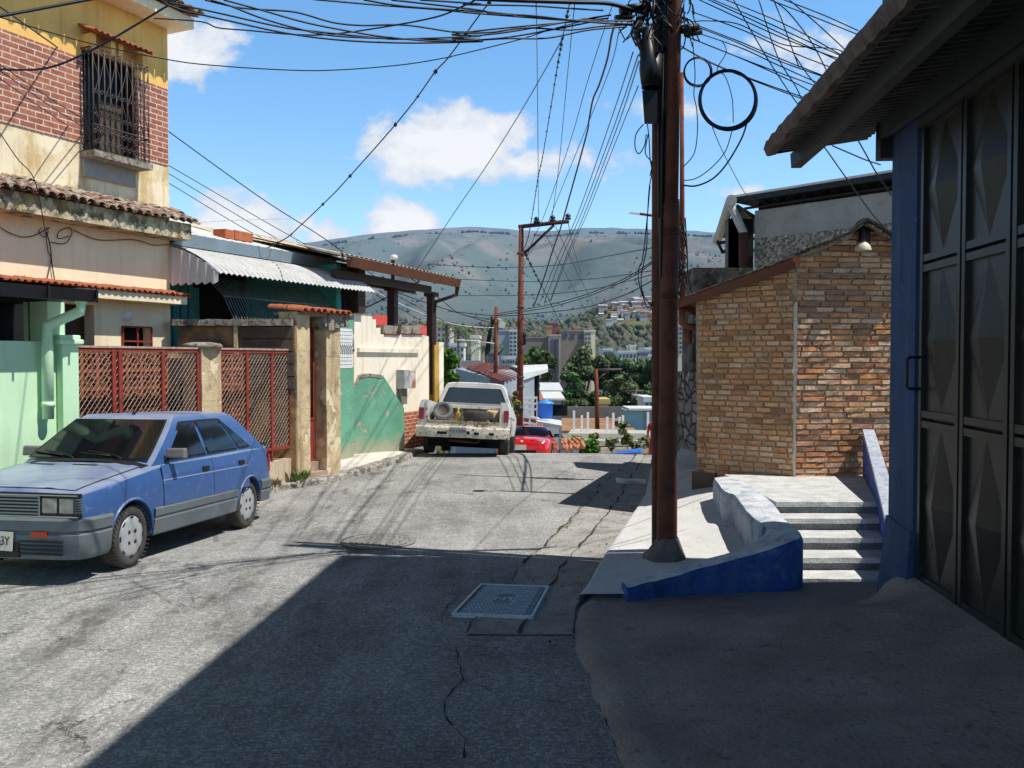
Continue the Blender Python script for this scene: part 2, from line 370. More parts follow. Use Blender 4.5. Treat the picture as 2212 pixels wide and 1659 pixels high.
b = MB(); b.grid(lambda u, v: (lambda x, y: (x, y, terr(x, y)))(xs[int(round(u*(len(xs)-1)))], ys2[int(round(v*(len(ys2)-1)))]), len(xs)-1, len(ys2)-1)
tag(b.build('ground', GRASSG), kind='structure')
# ---- hills
def hillmat():
    m, N, bb = new_mat('dry hillside')
    pos = N('ShaderNodeNewGeometry').outputs['Position']
    z = N('ShaderNodeSeparateXYZ', {0: pos}).outputs[2]
    y = N('ShaderNodeSeparateXYZ', {0: pos}).outputs[1]
    n1 = N.noise(N.scaled(pos, 1, .5, 1.4), .0035, 6, .62, .6); n2 = N.noise(N.scaled(pos, 1, .4, 1.3), .013, 6, .72, .4); n3 = N.noise(N.scaled(pos, 1, .4, 1), .06, 3, .7)
    c = N.mix(N.ramp(n1, .46, .6), (.1, .13, .105, 1), (.25, .2, .15, 1))
    c = N.mix(N.ramp(n2, .47, .64, 0, .8), c, (.055, .078, .05, 1))
    c = N.mix(N.ramp(n3, .6, .72, 0, .55), c, (.028, .045, .035, 1))
    lo = N.ramp(N.math('ADD', z, N.math('MULTIPLY', n2, 120.)), 190, 90)
    c = N.mix(N.math('MULTIPLY', lo, .7), c, N.mix(n3, (.03, .05, .025, 1), (.11, .105, .075, 1)))
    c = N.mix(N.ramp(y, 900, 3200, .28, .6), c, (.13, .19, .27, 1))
    # aerial haze put into base colour and emission, stronger with distance
    N.set(bb.inputs['Base Color'], c); bb.inputs['Roughness'].default_value = 1.; bb.inputs['Specular IOR Level'].default_value = 0
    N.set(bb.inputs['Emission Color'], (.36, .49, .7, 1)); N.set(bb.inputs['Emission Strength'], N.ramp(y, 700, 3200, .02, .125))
    return m
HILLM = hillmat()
def hill_pt(px, t):
    Y = 850+t*2150
    X = (px-CW/2)/FPX*Y
    zr = CAMZ+(HZ-ridge_px(px))/FPX*3000; z0 = 16
    e = t**1.15
    z = z0+(zr-z0)*e
    amp = 130*math.sin(math.pi*min(1, t))*(1-t**5) if t < 1 else 0
    q = V((X*.0022+.7, Y*.0011, 2.)); r = 1-abs(mnoise.noise(q))*2
    r2 = 1-abs(mnoise.noise(V((X*.006, Y*.003, 7.))))*2
    z += amp*((r-.45)*.75+(r2-.4)*.3)
    z += 3*mnoise.noise(V((X*.02, Y*.02, 1)))*min(1, t*4)
    return V((X, Y, z))
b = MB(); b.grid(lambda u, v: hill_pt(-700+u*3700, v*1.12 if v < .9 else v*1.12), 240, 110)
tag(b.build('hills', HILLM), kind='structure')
# ---- left pavement with kerb
KERBM = pm('kerb stone', (.46, .42, .36), .95, var=(4, .25), dirt=[(7, .46, .58, (.1, .09, .075), .8)], bump=(30, 1., .04))
PAVL = pm('left pavement', (.66, .61, .54), .95, var=(2, .15), fine=(60, .12), dirt=[(3, .55, .7, (.3, .26, .2), .5)], bump=(40, .4))
kys = list(np.arange(8., 25., .2))
kl = [V((lerp_tab(KL, y)+.03*mnoise.noise(V((y*3, 0, 0))), y, 0)) for y in kys]
b = MB()
def kz(p): return road_z(p.x, p.y)
vs = []
for p in kl:
    z = kz(p); j = .02*mnoise.noise(V((p.y*5, 9, 0)))
    n = V((-.85, .5, 0)); vs += [p+V((0.02+j, 0, z-.05)), p+V((j*.6, 0, z+.075+j*.4)), p+n*.03+V((0, 0, z+.1)), p+n*.2+V((0, 0, z+.108))]
b.add(vs, [(4*i+k, 4*i+4+k, 4*i+5+k, 4*i+1+k) for i in range(len(kl)-1) for k in range(3)])
tag(b.build('left_kerb', KERBM), kind='structure')
b = MB(); vs = []
for p in kl:
    z = kz(p); n = V((-.85, .5, 0))
    vs += [p+n*.2+V((0, 0, z+.104)), p+n*.8+V((0, 0, z+.125)), p+n*3.2+V((0, 0, z+.15))]
b.add(vs, [(3*i+k, 3*i+3+k, 3*i+4+k, 3*i+1+k) for i in range(len(kl)-1) for k in range(2)])
tag(b.build('left_pavement', PAVL), kind='structure')
# ---- right gutter strip
gp = []
for y in np.arange(6.5, 19.8, .1):
    x1 = lerp_tab(KR, y)-.02; w = .78+.1*mnoise.noise(V((y*1.3, 4, 0)))+.06*mnoise.noise(V((y*6, 4, 0)))
    w *= 1-.5*sm((y-13)/6); gp.append((x1-w, x1, y))
b = MB(); vs = []
for a, c, y in gp: vs += [(a, y, road_z(a, y)+.001), (a+.03, y, road_z(a, y)+.012), ((a+c)/2, y, road_z(c, y)+.008), (c, y, road_z(c, y)+.012)]
b.add(vs, [(4*i+k, 4*i+k+1, 4*i+5+k, 4*i+4+k) for i in range(len(gp)-1) for k in range(3)])
tag(b.build('gutter_strip', GUTC), kind='structure')
# jagged joints along the strip: two lines of open cracks filled with dirt
CRK = pm('crack dirt', (.045, .04, .033), 1., var=(9, .4), bump=None)
b = MB()
for fr, w0 in ((0., .035), (.52, .03)):
    L = []
    for a, c, y in gp:
        x = a+(c-a)*fr+.035*mnoise.noise(V((y*4, fr*9, 0))); w = max(.003, .6*w0*(.3+1.3*mnoise.noise(V((y*2.3, fr*5+1, 2)))))
        L += [(x-w, y, road_z(x, y)+.0165), (x+w, y, road_z(x, y)+.0165)]
    b.add(L, [(2*i, 2*i+1, 2*i+3, 2*i+2) for i in range(len(gp)-1)])
def crack(pts, w, z=.006):
    q = []; pts = [V((*p, 0)) for p in pts]
    for i in range(len(pts)-1):
        for k in range(8):
            t = k/8; p = pts[i].lerp(pts[i+1], t); p += V((mnoise.noise(p*5), mnoise.noise(p*5+V((7, 0, 0))), 0))*.035; q.append(p)
    L = []
    for i, p in enumerate(q):
        d = (q[min(i+1, len(q)-1)]-q[max(i-1, 0)]).normalized(); n = V((-d.y, d.x, 0)); ww = .3*w*(.15+abs(mnoise.noise(p*6))*1.9)
        L += [p+n*ww+V((0, 0, road_z(p.x, p.y)+z)), p-n*ww+V((0, 0, road_z(p.x, p.y)+z))]
    b.add(L, [(2*i, 2*i+1, 2*i+3, 2*i+2) for i in range(len(q)-1)])
g2 = lambda *l: [tuple(G(x, y)[:2]) for x, y in l]
crack(g2((985, 1400), (1000, 1470), (960, 1515), (965, 1560), (1010, 1600), (1000, 1640)), .022)
crack(g2((1000, 1470), (1060, 1495), (1130, 1510), (1260, 1525)), .01)
crack(g2((880, 1412), (960, 1420), (1060, 1418), (1220, 1410)), .007)
crack(g2((860, 1258), (930, 1264), (1010, 1264), (1040, 1262)), .008)
crack(g2((975, 1262), (985, 1290), (950, 1335)), .03)
crack(g2((1190, 1268), (1235, 1275), (1250, 1300)), .03)
crack(g2((1255, 1300), (1238, 1370), (1260, 1430), (1285, 1500), (1320, 1580), (1345, 1655)), .02)
tag(b.build('road_crack', CRK), kind='structure')
# ---- right pavement
def rp(y, s):      # s 0 kerb .. 1 house side
    k = lerp_tab(KR, y); inn = lerp_tab([(7, .85), (7.25, .95), (7.5, 1.15), (7.8, 1.9), (8.1, 2.45), (9, 2.62), (10.8, 2.7), (12, 2.7), (14, 3.6), (18, 4.4), (25, 6.)], y)
    z = road_z(k, y)+.1+s*lerp_tab([(7.3, .0), (8, .06), (9, .14), (11, .25), (12, .23), (14, .3), (16, .3), (25, .2)], y)
    return V((k+(inn-k)*s, y, z))
ysr = list(np.arange(7.3, 25, .15))
b = MB(); vs = []
for y in ysr:
    k = rp(y, 0); vs += [k+V((-.01+.012*mnoise.noise(V((y*5, 1, 1))), 0, -.14)), k+V((.012*mnoise.noise(V((y*7, 1, 1))), 0, -.01)), k+V((.025, 0, 0)), rp(y, .35), rp(y, .7), rp(y, 1)]
b.add(vs, [(6*i+k, 6*i+k+1, 6*i+7+k, 6*i+6+k) for i in range(len(ysr)-1) for k in range(5)])
tag(b.build('right_pavement', CONCL), kind='structure')
# ---- apron in front of the garage
def apz(x, y):
    a = lerp_tab(KR, y)+.0; s = max(0, min(1.05, (x-a)/(3.05-a)))
    fy = 1-.95*sm((y-6.1)/1.15)*(1-sm((s-.9)/.1)*sm((7.25-y)/.35))
    return road_z(a, y)+.055+.3*s**1.25*fy+.008*mnoise.noise(V((x*2, y*2, 0)))
b = MB(); ya = list(np.arange(-6, 7.85, .12))
def apt(u, v):
    y = ya[int(round(v*(len(ya)-1)))]; a = lerp_tab(KR, y)-.02
    a += .05*mnoise.noise(V((y*1.7, 3, 0)))+.02*mnoise.noise(V((y*9, 3, 0))); x = a+u*(min(3.6, 3.6 if y < 7.45 else 3.3)-a)
    return V((x, y, apz(x, y)-(.07 if u == 0 else 0)))
b.grid(apt, 30, len(ya)-1)
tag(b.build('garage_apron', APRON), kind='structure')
# ---- manhole covers
z = .02
c = [G(975.7, 1326.4, z), G(1151.5, 1333, z), G(1187, 1267, z), G(1037.8, 1262, z)]
MHF = pm('zinc frame', (.5, .52, .54), .5, metal=.3, var=(20, .2), bump=None)
MHP = pm('checker plate', (.12, .13, .145), .55, metal=.4, var=(9, .25), bump=None)
MHD = pm('checker studs', (.42, .45, .5), .45, metal=.4, var=(20, .25), bump=None)
root = thing('manhole_cover', 'rectangular chequered steel cover in pale frame set into shaded road', 'manhole cover', (c[0]+c[2])/2)
def bil(u, v): return c[0]*(1-u)*(1-v)+c[1]*u*(1-v)+c[2]*u*v+c[3]*(1-u)*v
UP = V((0, 0, 1)); b = MB()
t = .035
for (a0, a1, b0, b1) in ((0, 1, 0, t*.8), (0, 1, 1-t*.8, 1), (0, t, t*.8, 1-t*.8), (1-t, 1, t*.8, 1-t*.8)):
    q = [bil(a0, b0), bil(a1, b0), bil(a1, b1), bil(a0, b1)]; b.hexa([k-UP*.03 for k in q]+[k+UP*.008 for k in q])
b.build('frame', MHF, root)
b = MB(); q = [bil(.055, .04), bil(.945, .04), bil(.945, .96), bil(.055, .96)]; b.hexa([k-UP*.03 for k in q]+[k-UP*.002 for k in q]); pl = b.build('plate', MHP, root)
b = MB()
for j in range(20):
    for i in range(16):
        u = .11+.78*(i+(j % 2)*.5)/16; v = .08+.84*j/19
        if abs(u-.5) < .1 and abs(v-.52) < .16: continue
        o = bil(u, v); e1 = (c[1]-c[0]).normalized()*.0155; e2 = (c[3]-c[0]).normalized()*.013
        q = [o-e1-e2*.3, o+e1*.2-e2, o+e1+e2*.3, o-e1*.2+e2]; b.prism([k-UP*.003 for k in q], UP*.006)
b.build('stud', MHD, root)
vs, fs = text_mesh('NT', .13, .002)
b = MB(); ex = (c[1]-c[0]).normalized(); ey = UP.cross(ex); o = bil(.5, .52)
b.add([o+ex*p.x+ey*p.y+UP*(p.z+.001) for p in vs], fs); b.build('lettering', MHD, root)
o = G(818, 1169); root = thing('manhole_cover', 'round iron cover with curved ribs flush in the sunlit road', 'manhole cover', o)
b = MB(); M = Matrix.Translation(o+V((0, 0, .004)))
MHR = pm('worn iron cover', (.24, .228, .21), .85, var=(8, .25), bump=(50, .4)); MHG = pm('dirt ring', (.19, .18, .165), 1., var=(9, .3), bump=None)
b.lathe([(.0, .004), (.33, .004), (.335, 0)], 40, M); b.build('lid', MHR, root)
b = MB(); b.lathe([(.42, -.004), (.425, .003), (.36, .003), (.34, -.01)], 40, M); b.build('rim', MHR, root)
b = MB()
for k in range(9):
    x = -.27+k*.0675; h = math.sqrt(max(0, .3**2-x*x))*.95
    b.tube([o+V((x+.03*math.sin(t*3), t*h, .009)) for t in np.linspace(-1, 1, 7)], .007, 5)
b.build('rib', MHG, root)
LF = Frame((-3.32, 14.55), 24)
YW = -1.8                                  # yellow house wall plane
def half_tiles(b, F, u0, u1, wa, va, wb, vb, step=.16, r=.075, jit=.0, mi=0, th=.018, segs=3):
    """a row of half round clay tiles running down from (wa,va) to (wb,vb) along u0..u1"""
    n = max(1, int(round(abs(u1-u0)/step)))
    for i in range(n):
        uc = u0+(i+.5)*(u1-u0)/n
        for k in range(segs):
            a0, a1 = k/segs, (k+1)/segs+.04
            j = [random.uniform(-jit, jit) for _ in range(4)]
            rr = r*(1+random.uniform(-.08, .08)); vs = []
            for t, g in ((a0, 1.06-.02*k), (a1, 1.0)):
                c = F.p(uc+j[0]*.5, va+(vb-va)*t+j[1]*.4+(.012 if t == a1 else 0), wa+(wb-wa)*t+j[2]*.3)
                for s_ in (0, 1):
                    for q in range(7):
                        an = math.pi*q/6; R_ = rr*g-(th if s_ else 0)
                        vs.append(c+F.t*(math.cos(an)*R_)+F.z*(math.sin(an)*R_*.75))
            fs = [(q, q+1, 14+q+1, 14+q) for q in range(6)]+[(7+q+1, 7+q, 21+q, 21+q+1) for q in range(6)]+[(14+q, 14+q+1, 21+q+1, 21+q) for q in range(6)]
            b.add(vs, fs, mi, False)
        # channel tile between
        vs = []
        for t in (0, 1):
            c = F.p(uc+.5*(u1-u0)/n, va+(vb-va)*t, wa+(wb-wa)*t)
            vs += [c-F.t*r*.7+F.z*.01, c-F.z*.02, c+F.t*r*.7+F.z*.01]
        b.add(vs, [(0, 1, 4, 3), (1, 2, 5, 4)], mi)
# ================================================================= yellow two storey house
ur, zt = LF.hit(357, 62, YW); ur = LF.u(366, 500, YW); ul = ur-9.5
YH = thing('yellow_house', 'two storey cream and ochre house with a band of red brick and a barred window', 'house', LF.p(ur-3, 0, YW))
zb0 = LF.hit(354, 353.8, YW)[1]; zb1 = LF.hit(357.6, 195, YW)[1]
ztile = LF.hit(367, 478, YW)[1]; zaw = LF.hit(370, 628, YW)[1]
wu0, wv1 = LF.hit(176, 118, YW); wu1, _ = LF.hit(291, 150, YW); wv0 = LF.hit(291, 352, YW)[1]; wv1 = LF.hit(291, 146, YW)[1]
# openings are cut out of the front wall by building it from rectangles
def wall_with_holes(b, F, u0, u1, v0, v1, w0, w1, holes, mi=0):
    us = sorted({u0, u1, *[h for q in holes for h in q[:2]]}); vs = sorted({v0, v1, *[h for q in holes for h in q[2:]]})
    us = [u for u in us if u0 <= u <= u1]; vs = [v for v in vs if v0 <= v <= v1]
    for a, c in zip(us, us[1:]):
        run = None
        for d, e in zip(vs, vs[1:]):
            hole = any(q[0] <= (a+c)/2 <= q[1] and q[2] <= (d+e)/2 <= q[3] for q in holes)
            if hole:
                if run: b.fb(F, a, c, run[0], run[1], w0, w1, mi); run = None
            else: run = (run[0], e) if run else (d, e)
        if run: b.fb(F, a, c, run[0], run[1], w0, w1, mi)
b = MB(); wall_with_holes(b, LF, ul, ur, ztile-.2, zb0-.02, YW-.25, YW, [(wu0, wu1, wv0, wv1)]); b.build('lower_upper_storey_wall', CREAMU, YH)
b = MB(); wall_with_holes(b, LF, ul, ur, zb1+.02, zt+.3, YW-.25, YW, [(wu0, wu1, wv0, wv1)])
b.fb(LF, ur-.25, ur, zb0, zb1+.02, YW-.25, YW-.002); b.fb(LF, ul, ur, ztile-.2, zt+.3, YW-7, YW-6.8)
b.fb(LF, ur-.2, ur, ztile-.2, zt+.3, YW-6.8, YW-.25); b.build('ochre_wall', OCHRE, YH)
BRK = brick_mat('red facing brick', (.46, .16, .095, 1), (.31, .1, .07, 1), (.72, .56, .42, 1), .235, .082, .009, off=(.03, -zb0))
b = MB(); wall_with_holes(b, LF, ul, ur-.02, zb0-.02, zb1+.02, YW-.25, YW+.014, [(wu0, wu1, wv0, wv1)]); b.build('brick_band', BRK, YH)
# roof slab with overhang
ov = .4
b = MB(); b.fb(LF, ul, ur+.16, zt, zt+.16, YW-.3, YW+ov); b.fb(LF, ul, ur+.16, zt+.16, zt+.2, YW-6.9, YW+ov-.06); b.build('roof_slab', PALEWALL, YH)
b = MB(); half_tiles(b, LF, ul, ur+.2, YW-2.4, zt+.95, YW+ov+.08, zt+.2, .2, .095, .02, segs=5); b.build('roof_tile', TILEO, YH)
# big window
wn = b = MB()
b.fb(LF, wu0-.01, wu1+.01, wv0-.01, wv1+.01, YW-.24, YW-.2); win = b.build('window', DARK, YH)
b = MB(); PANE = glass('dusty window glass', (.006, .008, .01), .4, .15)
b.fb(LF, wu0+.06, wu1-.06, wv0+.5, wv1-.06, YW-.2, YW-.185); b.build('pane', PANE, win)
b = MB(); CURT = pm('pale curtain', (.1, .07, .05), .9, var=(6, .2), bump=None)
b.fb(LF, (wu0+wu1)/2-.02, wu1-.08, wv0+.1, wv0+.85, YW-.184, YW-.17); b.build('curtain', CURT, win)
b = MB(); fr = .035
for (a, c, d, e) in ((wu0-.01, wu0+fr, wv0, wv1), (wu1-fr, wu1+.01, wv0, wv1), (wu0+fr, wu1-fr, wv1-fr, wv1+.01), (wu0+fr, wu1-fr, wv0-.01, wv0+fr)): b.fb(LF, a, c, d, e, YW-.15, YW-.02)
b.build('frame', BROWND, win)
# protruding cage grille
b = MB(); gw = YW+.24; ga, gb = wu0-.02, wu1+.03; gz0, gz1 = wv0-.02, wv1-.02
n = 10
for i in range(n+1):
    u = ga+(gb-ga)*i/n; b.tube([LF.p(u, gz0, gw), LF.p(u, gz1, gw)], .009, 5)
for z in (gz0, gz0+.36, gz1):
    b.tube([LF.p(ga, z, YW), LF.p(ga, z, gw), LF.p(gb, z, gw), LF.p(gb, z, YW)], .011, 5)
for s_ in (ga, gb):
    for k in (1, 2): b.tube([LF.p(s_, gz0, YW+.24*k/3), LF.p(s_, gz1, YW+.24*k/3)], .008, 5)
def scroll(b, F, u, z, r, w, sgn=1, up=1, tr=.007):
    b.tube([F.p(u+sgn*r*(1-t*.75)*math.cos(t*7), z+up*r*(1-t*.75)*math.sin(t*7), w) for t in np.linspace(0, 1, 13)], tr, 4)
for i in range(n):
    u = ga+(gb-ga)*(i+.5)/n; hw = (gb-ga)/n*.5
    for z in (gz0+.09, gz0+.26): scroll(b, LF, u-hw*.4, z, hw*.8, gw+.005); scroll(b, LF, u+hw*.4, z+.05, hw*.75, gw+.005, -1, -1)
    for z in (gz1-.08, gz1-.62, gz1-.95): scroll(b, LF, u, z, hw*.75, gw+.004, 1 if i % 2 else -1)
    zz = np.linspace(gz0+.4, gz1-.1, 9)
    b.tube([LF.p(u+hw*(.95*math.cos(k*math.pi)), z, gw-.002) for k, z in zip(np.linspace(0, 2.0 if i % 2 else 3., 9), zz)], .007, 4)
b.build('grille', IRON, win)
b = MB(); b.fb(LF, ga-.03, gb+.03, gz0-.1, gz0-.015, YW-.05, YW+.29); b.build('sill', STONECAP, win)
b = MB(); b.fb(LF, ga+.0, gb-.08, gz0-.36, gz0-.1, YW-.05, YW+.05); b.build('apron_panel', CONC, win)
b = MB(); hz = wv1+.18; half_tiles(b, LF, ga-.04, gb+.05, YW, hz+.12, YW+.3, hz, .1, .05, .006, segs=2); b.build('window_hood', TILE, YH)
for u in (ga+.02, ga+.36, ga+.5, gb-.06): b = MB(); b.fb(LF, u, u+.08, hz-.2, hz, YW, YW+.2); b.build('hood_post', OCHRE, YH)
# middle tiled pent roof
ov2 = .36
b = MB(); zf = ztile-.22; b.fb(LF, ul, ur+.1, zf-.09, zf+.16, YW+ov2-.14, YW+ov2); b.fb(LF, ul, ur+.1, zf-.09, zf-.06, YW, YW+ov2-.14); b.build('pent_fascia', FASCIAO, YH)
b = MB(); half_tiles(b, LF, ul, ur+.16, YW-.02, ztile+.17, YW+ov2+.1, zf+.17, .16, .08, .045, segs=5); b.build('pent_tile', TILEO, YH)
# ground storey
du0, dz1 = LF.hit(140, 655, YW); du1 = LF.u(203, 655, YW); su0, sz1 = LF.hit(263, 705, YW); su1, sz0 = LF.hit(326, 757, YW); sz0 = sz1-.62
b = MB(); wall_with_holes(b, LF, ul, ur, 0, ztile-.2, YW-.25, YW, [(du0, du1, 0, dz1), (su0, su1, sz0, sz1)]); b.fb(LF, ur-.2, ur, 0, ztile-.2, YW-6.8, YW-.25); b.build('ground_storey_wall', PALEWALL, YH)
b = MB(); zq = zaw-.1; b.fb(LF, ur-4.6, ur+.06, zq-.13, zq, YW, YW+.3); b.build('awning_ledge', PALEWALL, YH)
b = MB(); half_tiles(b, LF, ur-4.6, ur+.08, YW, zq+.07, YW+.34, zq+.0, .11, .05, .014, segs=2); b.build('awning_tile', TILE, YH)
b = MB(); b.fb(LF, du0, du1, 0, dz1, YW-.24, YW-.2); b.build('door', BROWND, YH)
b = MB(); b.fb(LF, su0, su1, sz0, sz1, YW-.2, YW-.16); sw = b.build('small_window', DARK, YH)
b = MB()
for u in (su0, (su0+su1)/2, su1): b.fb(LF, u-.012, u+.012, sz0, sz1, YW+.005, YW+.03)
for z in (sz0+.01, sz0+.2, sz1-.22, sz1): b.fb(LF, su0, su1, z-.012, z+.012, YW+.01, YW+.027)
b.build('grille', REDIRON, sw)
b = MB(); b.lathe([(0, .07), (.07, .06), (.085, 0)], 16, Matrix.Translation(LF.p(*LF.hit(273, 683, YW), YW)) @ LF.n.to_track_quat('Z', 'Y').to_matrix().to_4x4()); b.build('wall_lamp', WHITEP, YH)
# electric service cables on the facade
b = MB()
def fp(x, y, w=YW+.03): return LF.p(*LF.hit(x, y, w), w)
b.tube(smooth_pts([fp(0, 491), fp(20, 503), fp(50, 512), (fp(75, 508)), fp(97, 497), fp(108, 492)]), .007, 5)
b.tube(smooth_pts([fp(100, 500), fp(108, 530), fp(113, 575), fp(120, 615)]), .008, 5); b.tube(smooth_pts([fp(99, 499), fp(103, 540), fp(110, 560), fp(100, 610)]), .006, 5)
b.tube(smooth_pts([fp(110, 523), fp(140, 526), fp(155, 505), fp(150, 492), fp(128, 500), fp(126, 515), fp(150, 510)]), .007, 5)
b.tube(smooth_pts([fp(158, 497), fp(200, 515), fp(230, 519), fp(290, 518), fp(330, 529), fp(366, 528)]), .007, 5)
b.tube(smooth_pts([fp(90, 492, YW+.1), fp(84, 500), fp(95, 512), fp(104, 502), fp(100, 490)]), .006, 5)
b.build('service_cable', WIRE, YH)
# ================================================================= mint house on the left
GH = thing('mint_house', 'mint green house front with black gutter and open dark porch at the left edge', 'house', LF.p(-6, 0, 0))
mu1 = LF.u(149, 800, 0); mu0 = mu1-5.2; mz = LF.hit(100, 738, 0)[1]
b = MB(); b.fb(LF, mu0, mu1, 0, mz, -.2, 0); b.build('parapet_wall', MINT, GH)
b = MB(); a = LF.u(96, 700, -.1); c = LF.u(133, 700, -.1); zg = LF.hit(150, 640, .39)[1]
b.fb(LF, a, c, mz, zg+.05, -.45, -.05); b.build('porch_pillar', MINT, GH)
b = MB(); b.fb(LF, mu0, c, zg-.04, zg+.07, -3.2, -.05); b.fb(LF, mu0, LF.u(97, 700, -.9), mz-.3, zg-.03, -1.0, -.9); b.build('porch_shade', DARK, GH)  # black ceiling and back sheet stand in for the porch's deep shade
b = MB()
for i in range(16):
    u = a-.18-i*.2; b.tube([LF.p(u, mz, -.12), LF.p(u, zg, -.12)], .008, 5)
b.build('porch_bar', BLACKM, GH)
ge = LF.u(196, 640, .39); b = MB(); g0, g1 = zg-.05, zg+.085
pr = [(.28, g0+.05), (.3, g0), (.46, g0), (.5, g1), (.47, g1), (.44, g0+.03), (.31, g0+.03), (.28, g1)]
b.prism([LF.p(mu0, z, w) for w, z in pr], LF.t*(ge-mu0))
for u in np.arange(mu0+.2, ge, .62): b.fb(LF, u, u+.025, g0-.01, g1+.01, .495, .51)
b.build('gutter', BLACKM, GH)
b = MB(); b.poly([LF.p(mu0, zg+.11, .46), LF.p(ge-.02, zg+.11, .46), LF.p(ge-.05, zg+.17, -1.6), LF.p(mu0, zg+.17, -1.6)]); b.fb(LF, mu0, ge-.03, zg+.07, zg+.1, -1.6, .3); b.build('porch_roof', TILE, GH)
pp = lambda x, y, w: LF.p(*LF.hit(x, y, w), w)
b = MB(); b.tube([pp(174, 650, .38), pp(174, 672, .34), pp(102, 704, .1), pp(102, 760, .08), pp(104, 905, .08)], .062, 12); b.tube([pp(174, 646, .38), pp(174, 655, .38)], .07, 12)
b.tube([pp(104, 868, .08), pp(104, 880, .08)], .07, 12); b.build('downpipe', MINT, GH)
b = MB(); q0, q1 = LF.u(115, 750, 0), LF.u(165, 750, .05)
b.fb(LF, q0+.04, mu1+.05, 0, mz-.03, -.02, .1); b.build('gate_pillar', MINT, GH)
b = MB(); bm_ = []
for k in range(2): b.fb(LF, q0-.02+.02*k, q1+.02-.02*k, mz-.03+.05*k, mz+.03+.05*k, -.1, .16-.03*k)
b.build('pillar_cap', MINT, GH, bevel=.015)
# ================================================================= fence wall with columns, mesh panels and breeze blocks
FW = thing('boundary_fence', 'red iron mesh fence on a low stained wall with lattice blocks behind', 'fence', LF.p(-2.5, 0, 0))
f0 = mu1+.06; cA0, cA1 = LF.u(430, 800, 0), LF.u(472, 800, 0); cB0, cB1 = LF.u(636, 800, 0), LF.u(664, 800, 0)
ft = LF.hit(560, 757, 0)[1]; fl = .66
b = MB()
def base_wall(u0, u1):
    n = 10
    for i in range(n):
        a, c = u0+(u1-u0)*i/n, u0+(u1-u0)*(i+1)/n; j = .03*mnoise.noise(V((a*2, 0, 0)))
        b.fb(LF, a, c, 0, .47+j, -.24, .02+.012*mnoise.noise(V((a*3, 5, 0))))
base_wall(f0, cA0); b.build('low_wall', TANWALL, FW); b = MB(); base_wall(cA1, cB0); b.build('low_wall', TANWALL, FW)
def panel(u0, u1, name, divs):
    b = MB(); w0, w1 = -.03, .015; t = .028
    edges = [u0, *[u0+(u1-u0)*d for d in divs], u1]
    for u in edges: b.fb(LF, u-t, u+t, fl, ft, w0, w1)
    for z in (fl, ft-.02): b.fb(LF, u0, u1, z-.02, z+.025, w0+.004, w1-.004)
    for u in edges[::2]: b.fb(LF, u-.015, u+.015, .45, fl, w0+.01, w1-.01)
    pn = b.build(name, REDIRON, FW)
    b = MB(); b.fb(LF, u0, u1, ft+.005, ft+.03, w0-.01, w1+.01); b.build('top_rail', WIREMESH, pn)
    b = MB(); s = .072; H = ft-fl
    for k in range(int((u1-u0+H*.8)/s)):
        for sg in (1, -1):
            x0 = u0+k*s if sg > 0 else u1-k*s; x0 -= sg*H*.8; z0, z1 = fl, ft-.02; x1 = x0+sg*H*.8
            lo, hi = u0, u1
            pa, pb = (x0, z0), (x1, z1)
            def cl(x): return z0+(x-x0)/(x1-x0)*(z1-z0)
            if sg > 0: a_ = max(pa[0], lo); c_ = min(pb[0], hi)
            else: a_ = min(pa[0], hi); c_ = max(pb[0], lo)
            if (c_-a_)*sg <= 0.01: continue
            A, C = LF.p(a_, cl(a_), -.006), LF.p(c_, cl(c_), -.006)
            d = (C-A).normalized(); nn = d.cross(LF.n)*.0042
            b.add([A-nn, C-nn, C+nn, A+nn, A+LF.n*.006, C+LF.n*.006], [(0, 1, 5, 4), (4, 5, 2, 3), (0, 3, 2, 1)])
    b.build('wire_mesh', WIREMESH, pn)
panel(f0+.02, cA0-.02, 'mesh_panel', (.28, .33, .68)); panel(cA1+.03, cB0-.12, 'mesh_panel', (.36, .72))
# breeze blocks: rings with spokes, real holes
def breeze(b, F, u0, u1, v0, v1, w, s=.235):
    nu, nv = int((u1-u0)/s), int((v1-v0)/s)
    for j in range(nv):
        for i in range(nu):
            uc, vc = u0+(i+.5)*s, v0+(j+.5)*s; h = s/2
            for (a, c, d, e) in ((-h, h, -h, -h+.022), (-h, h, h-.022, h), (-h, -h+.022, -h+.022, h-.022), (h-.022, h, -h+.022, h-.022)): b.fb(F, uc+a, uc+c, vc+d, vc+e, w-.1, w)
            N8 = 8; r1, r2 = h*.56, h*.4
            for k in range(N8):
                t0, t1 = 2*math.pi*(k+.5)/N8, 2*math.pi*(k+1.5)/N8
                q = [(r, t) for r, t in ((r2, t0), (r1, t0), (r1, t1), (r2, t1))]
                b.prism([F.p(uc+r*math.cos(t), vc+r*math.sin(t), w-.002) for r, t in q], F.n*-.09)
            for k in range(8):
                t = 2*math.pi*(k+.5)/8; m = h*.97/max(abs(math.cos(t)), abs(math.sin(t))); d = V((math.cos(t), math.sin(t))); e = V((-d.y, d.x))*.009
                q = [d*r1*.97-e, d*m-e, d*m+e, d*r1*.97+e]; b.prism([F.p(uc+k_.x, vc+k_.y, w-.004) for k_ in q], F.n*-.085)
b = MB(); breeze(b, LF, f0, cA0-.1, .5, ft+.0, -.42); b.build('breeze_block', BLOCKT, FW)
b = MB(); breeze(b, LF, cA1+.05, cA1+.05+.235*5, .5, ft, -.42); b.build('breeze_block', BLOCKT, FW)
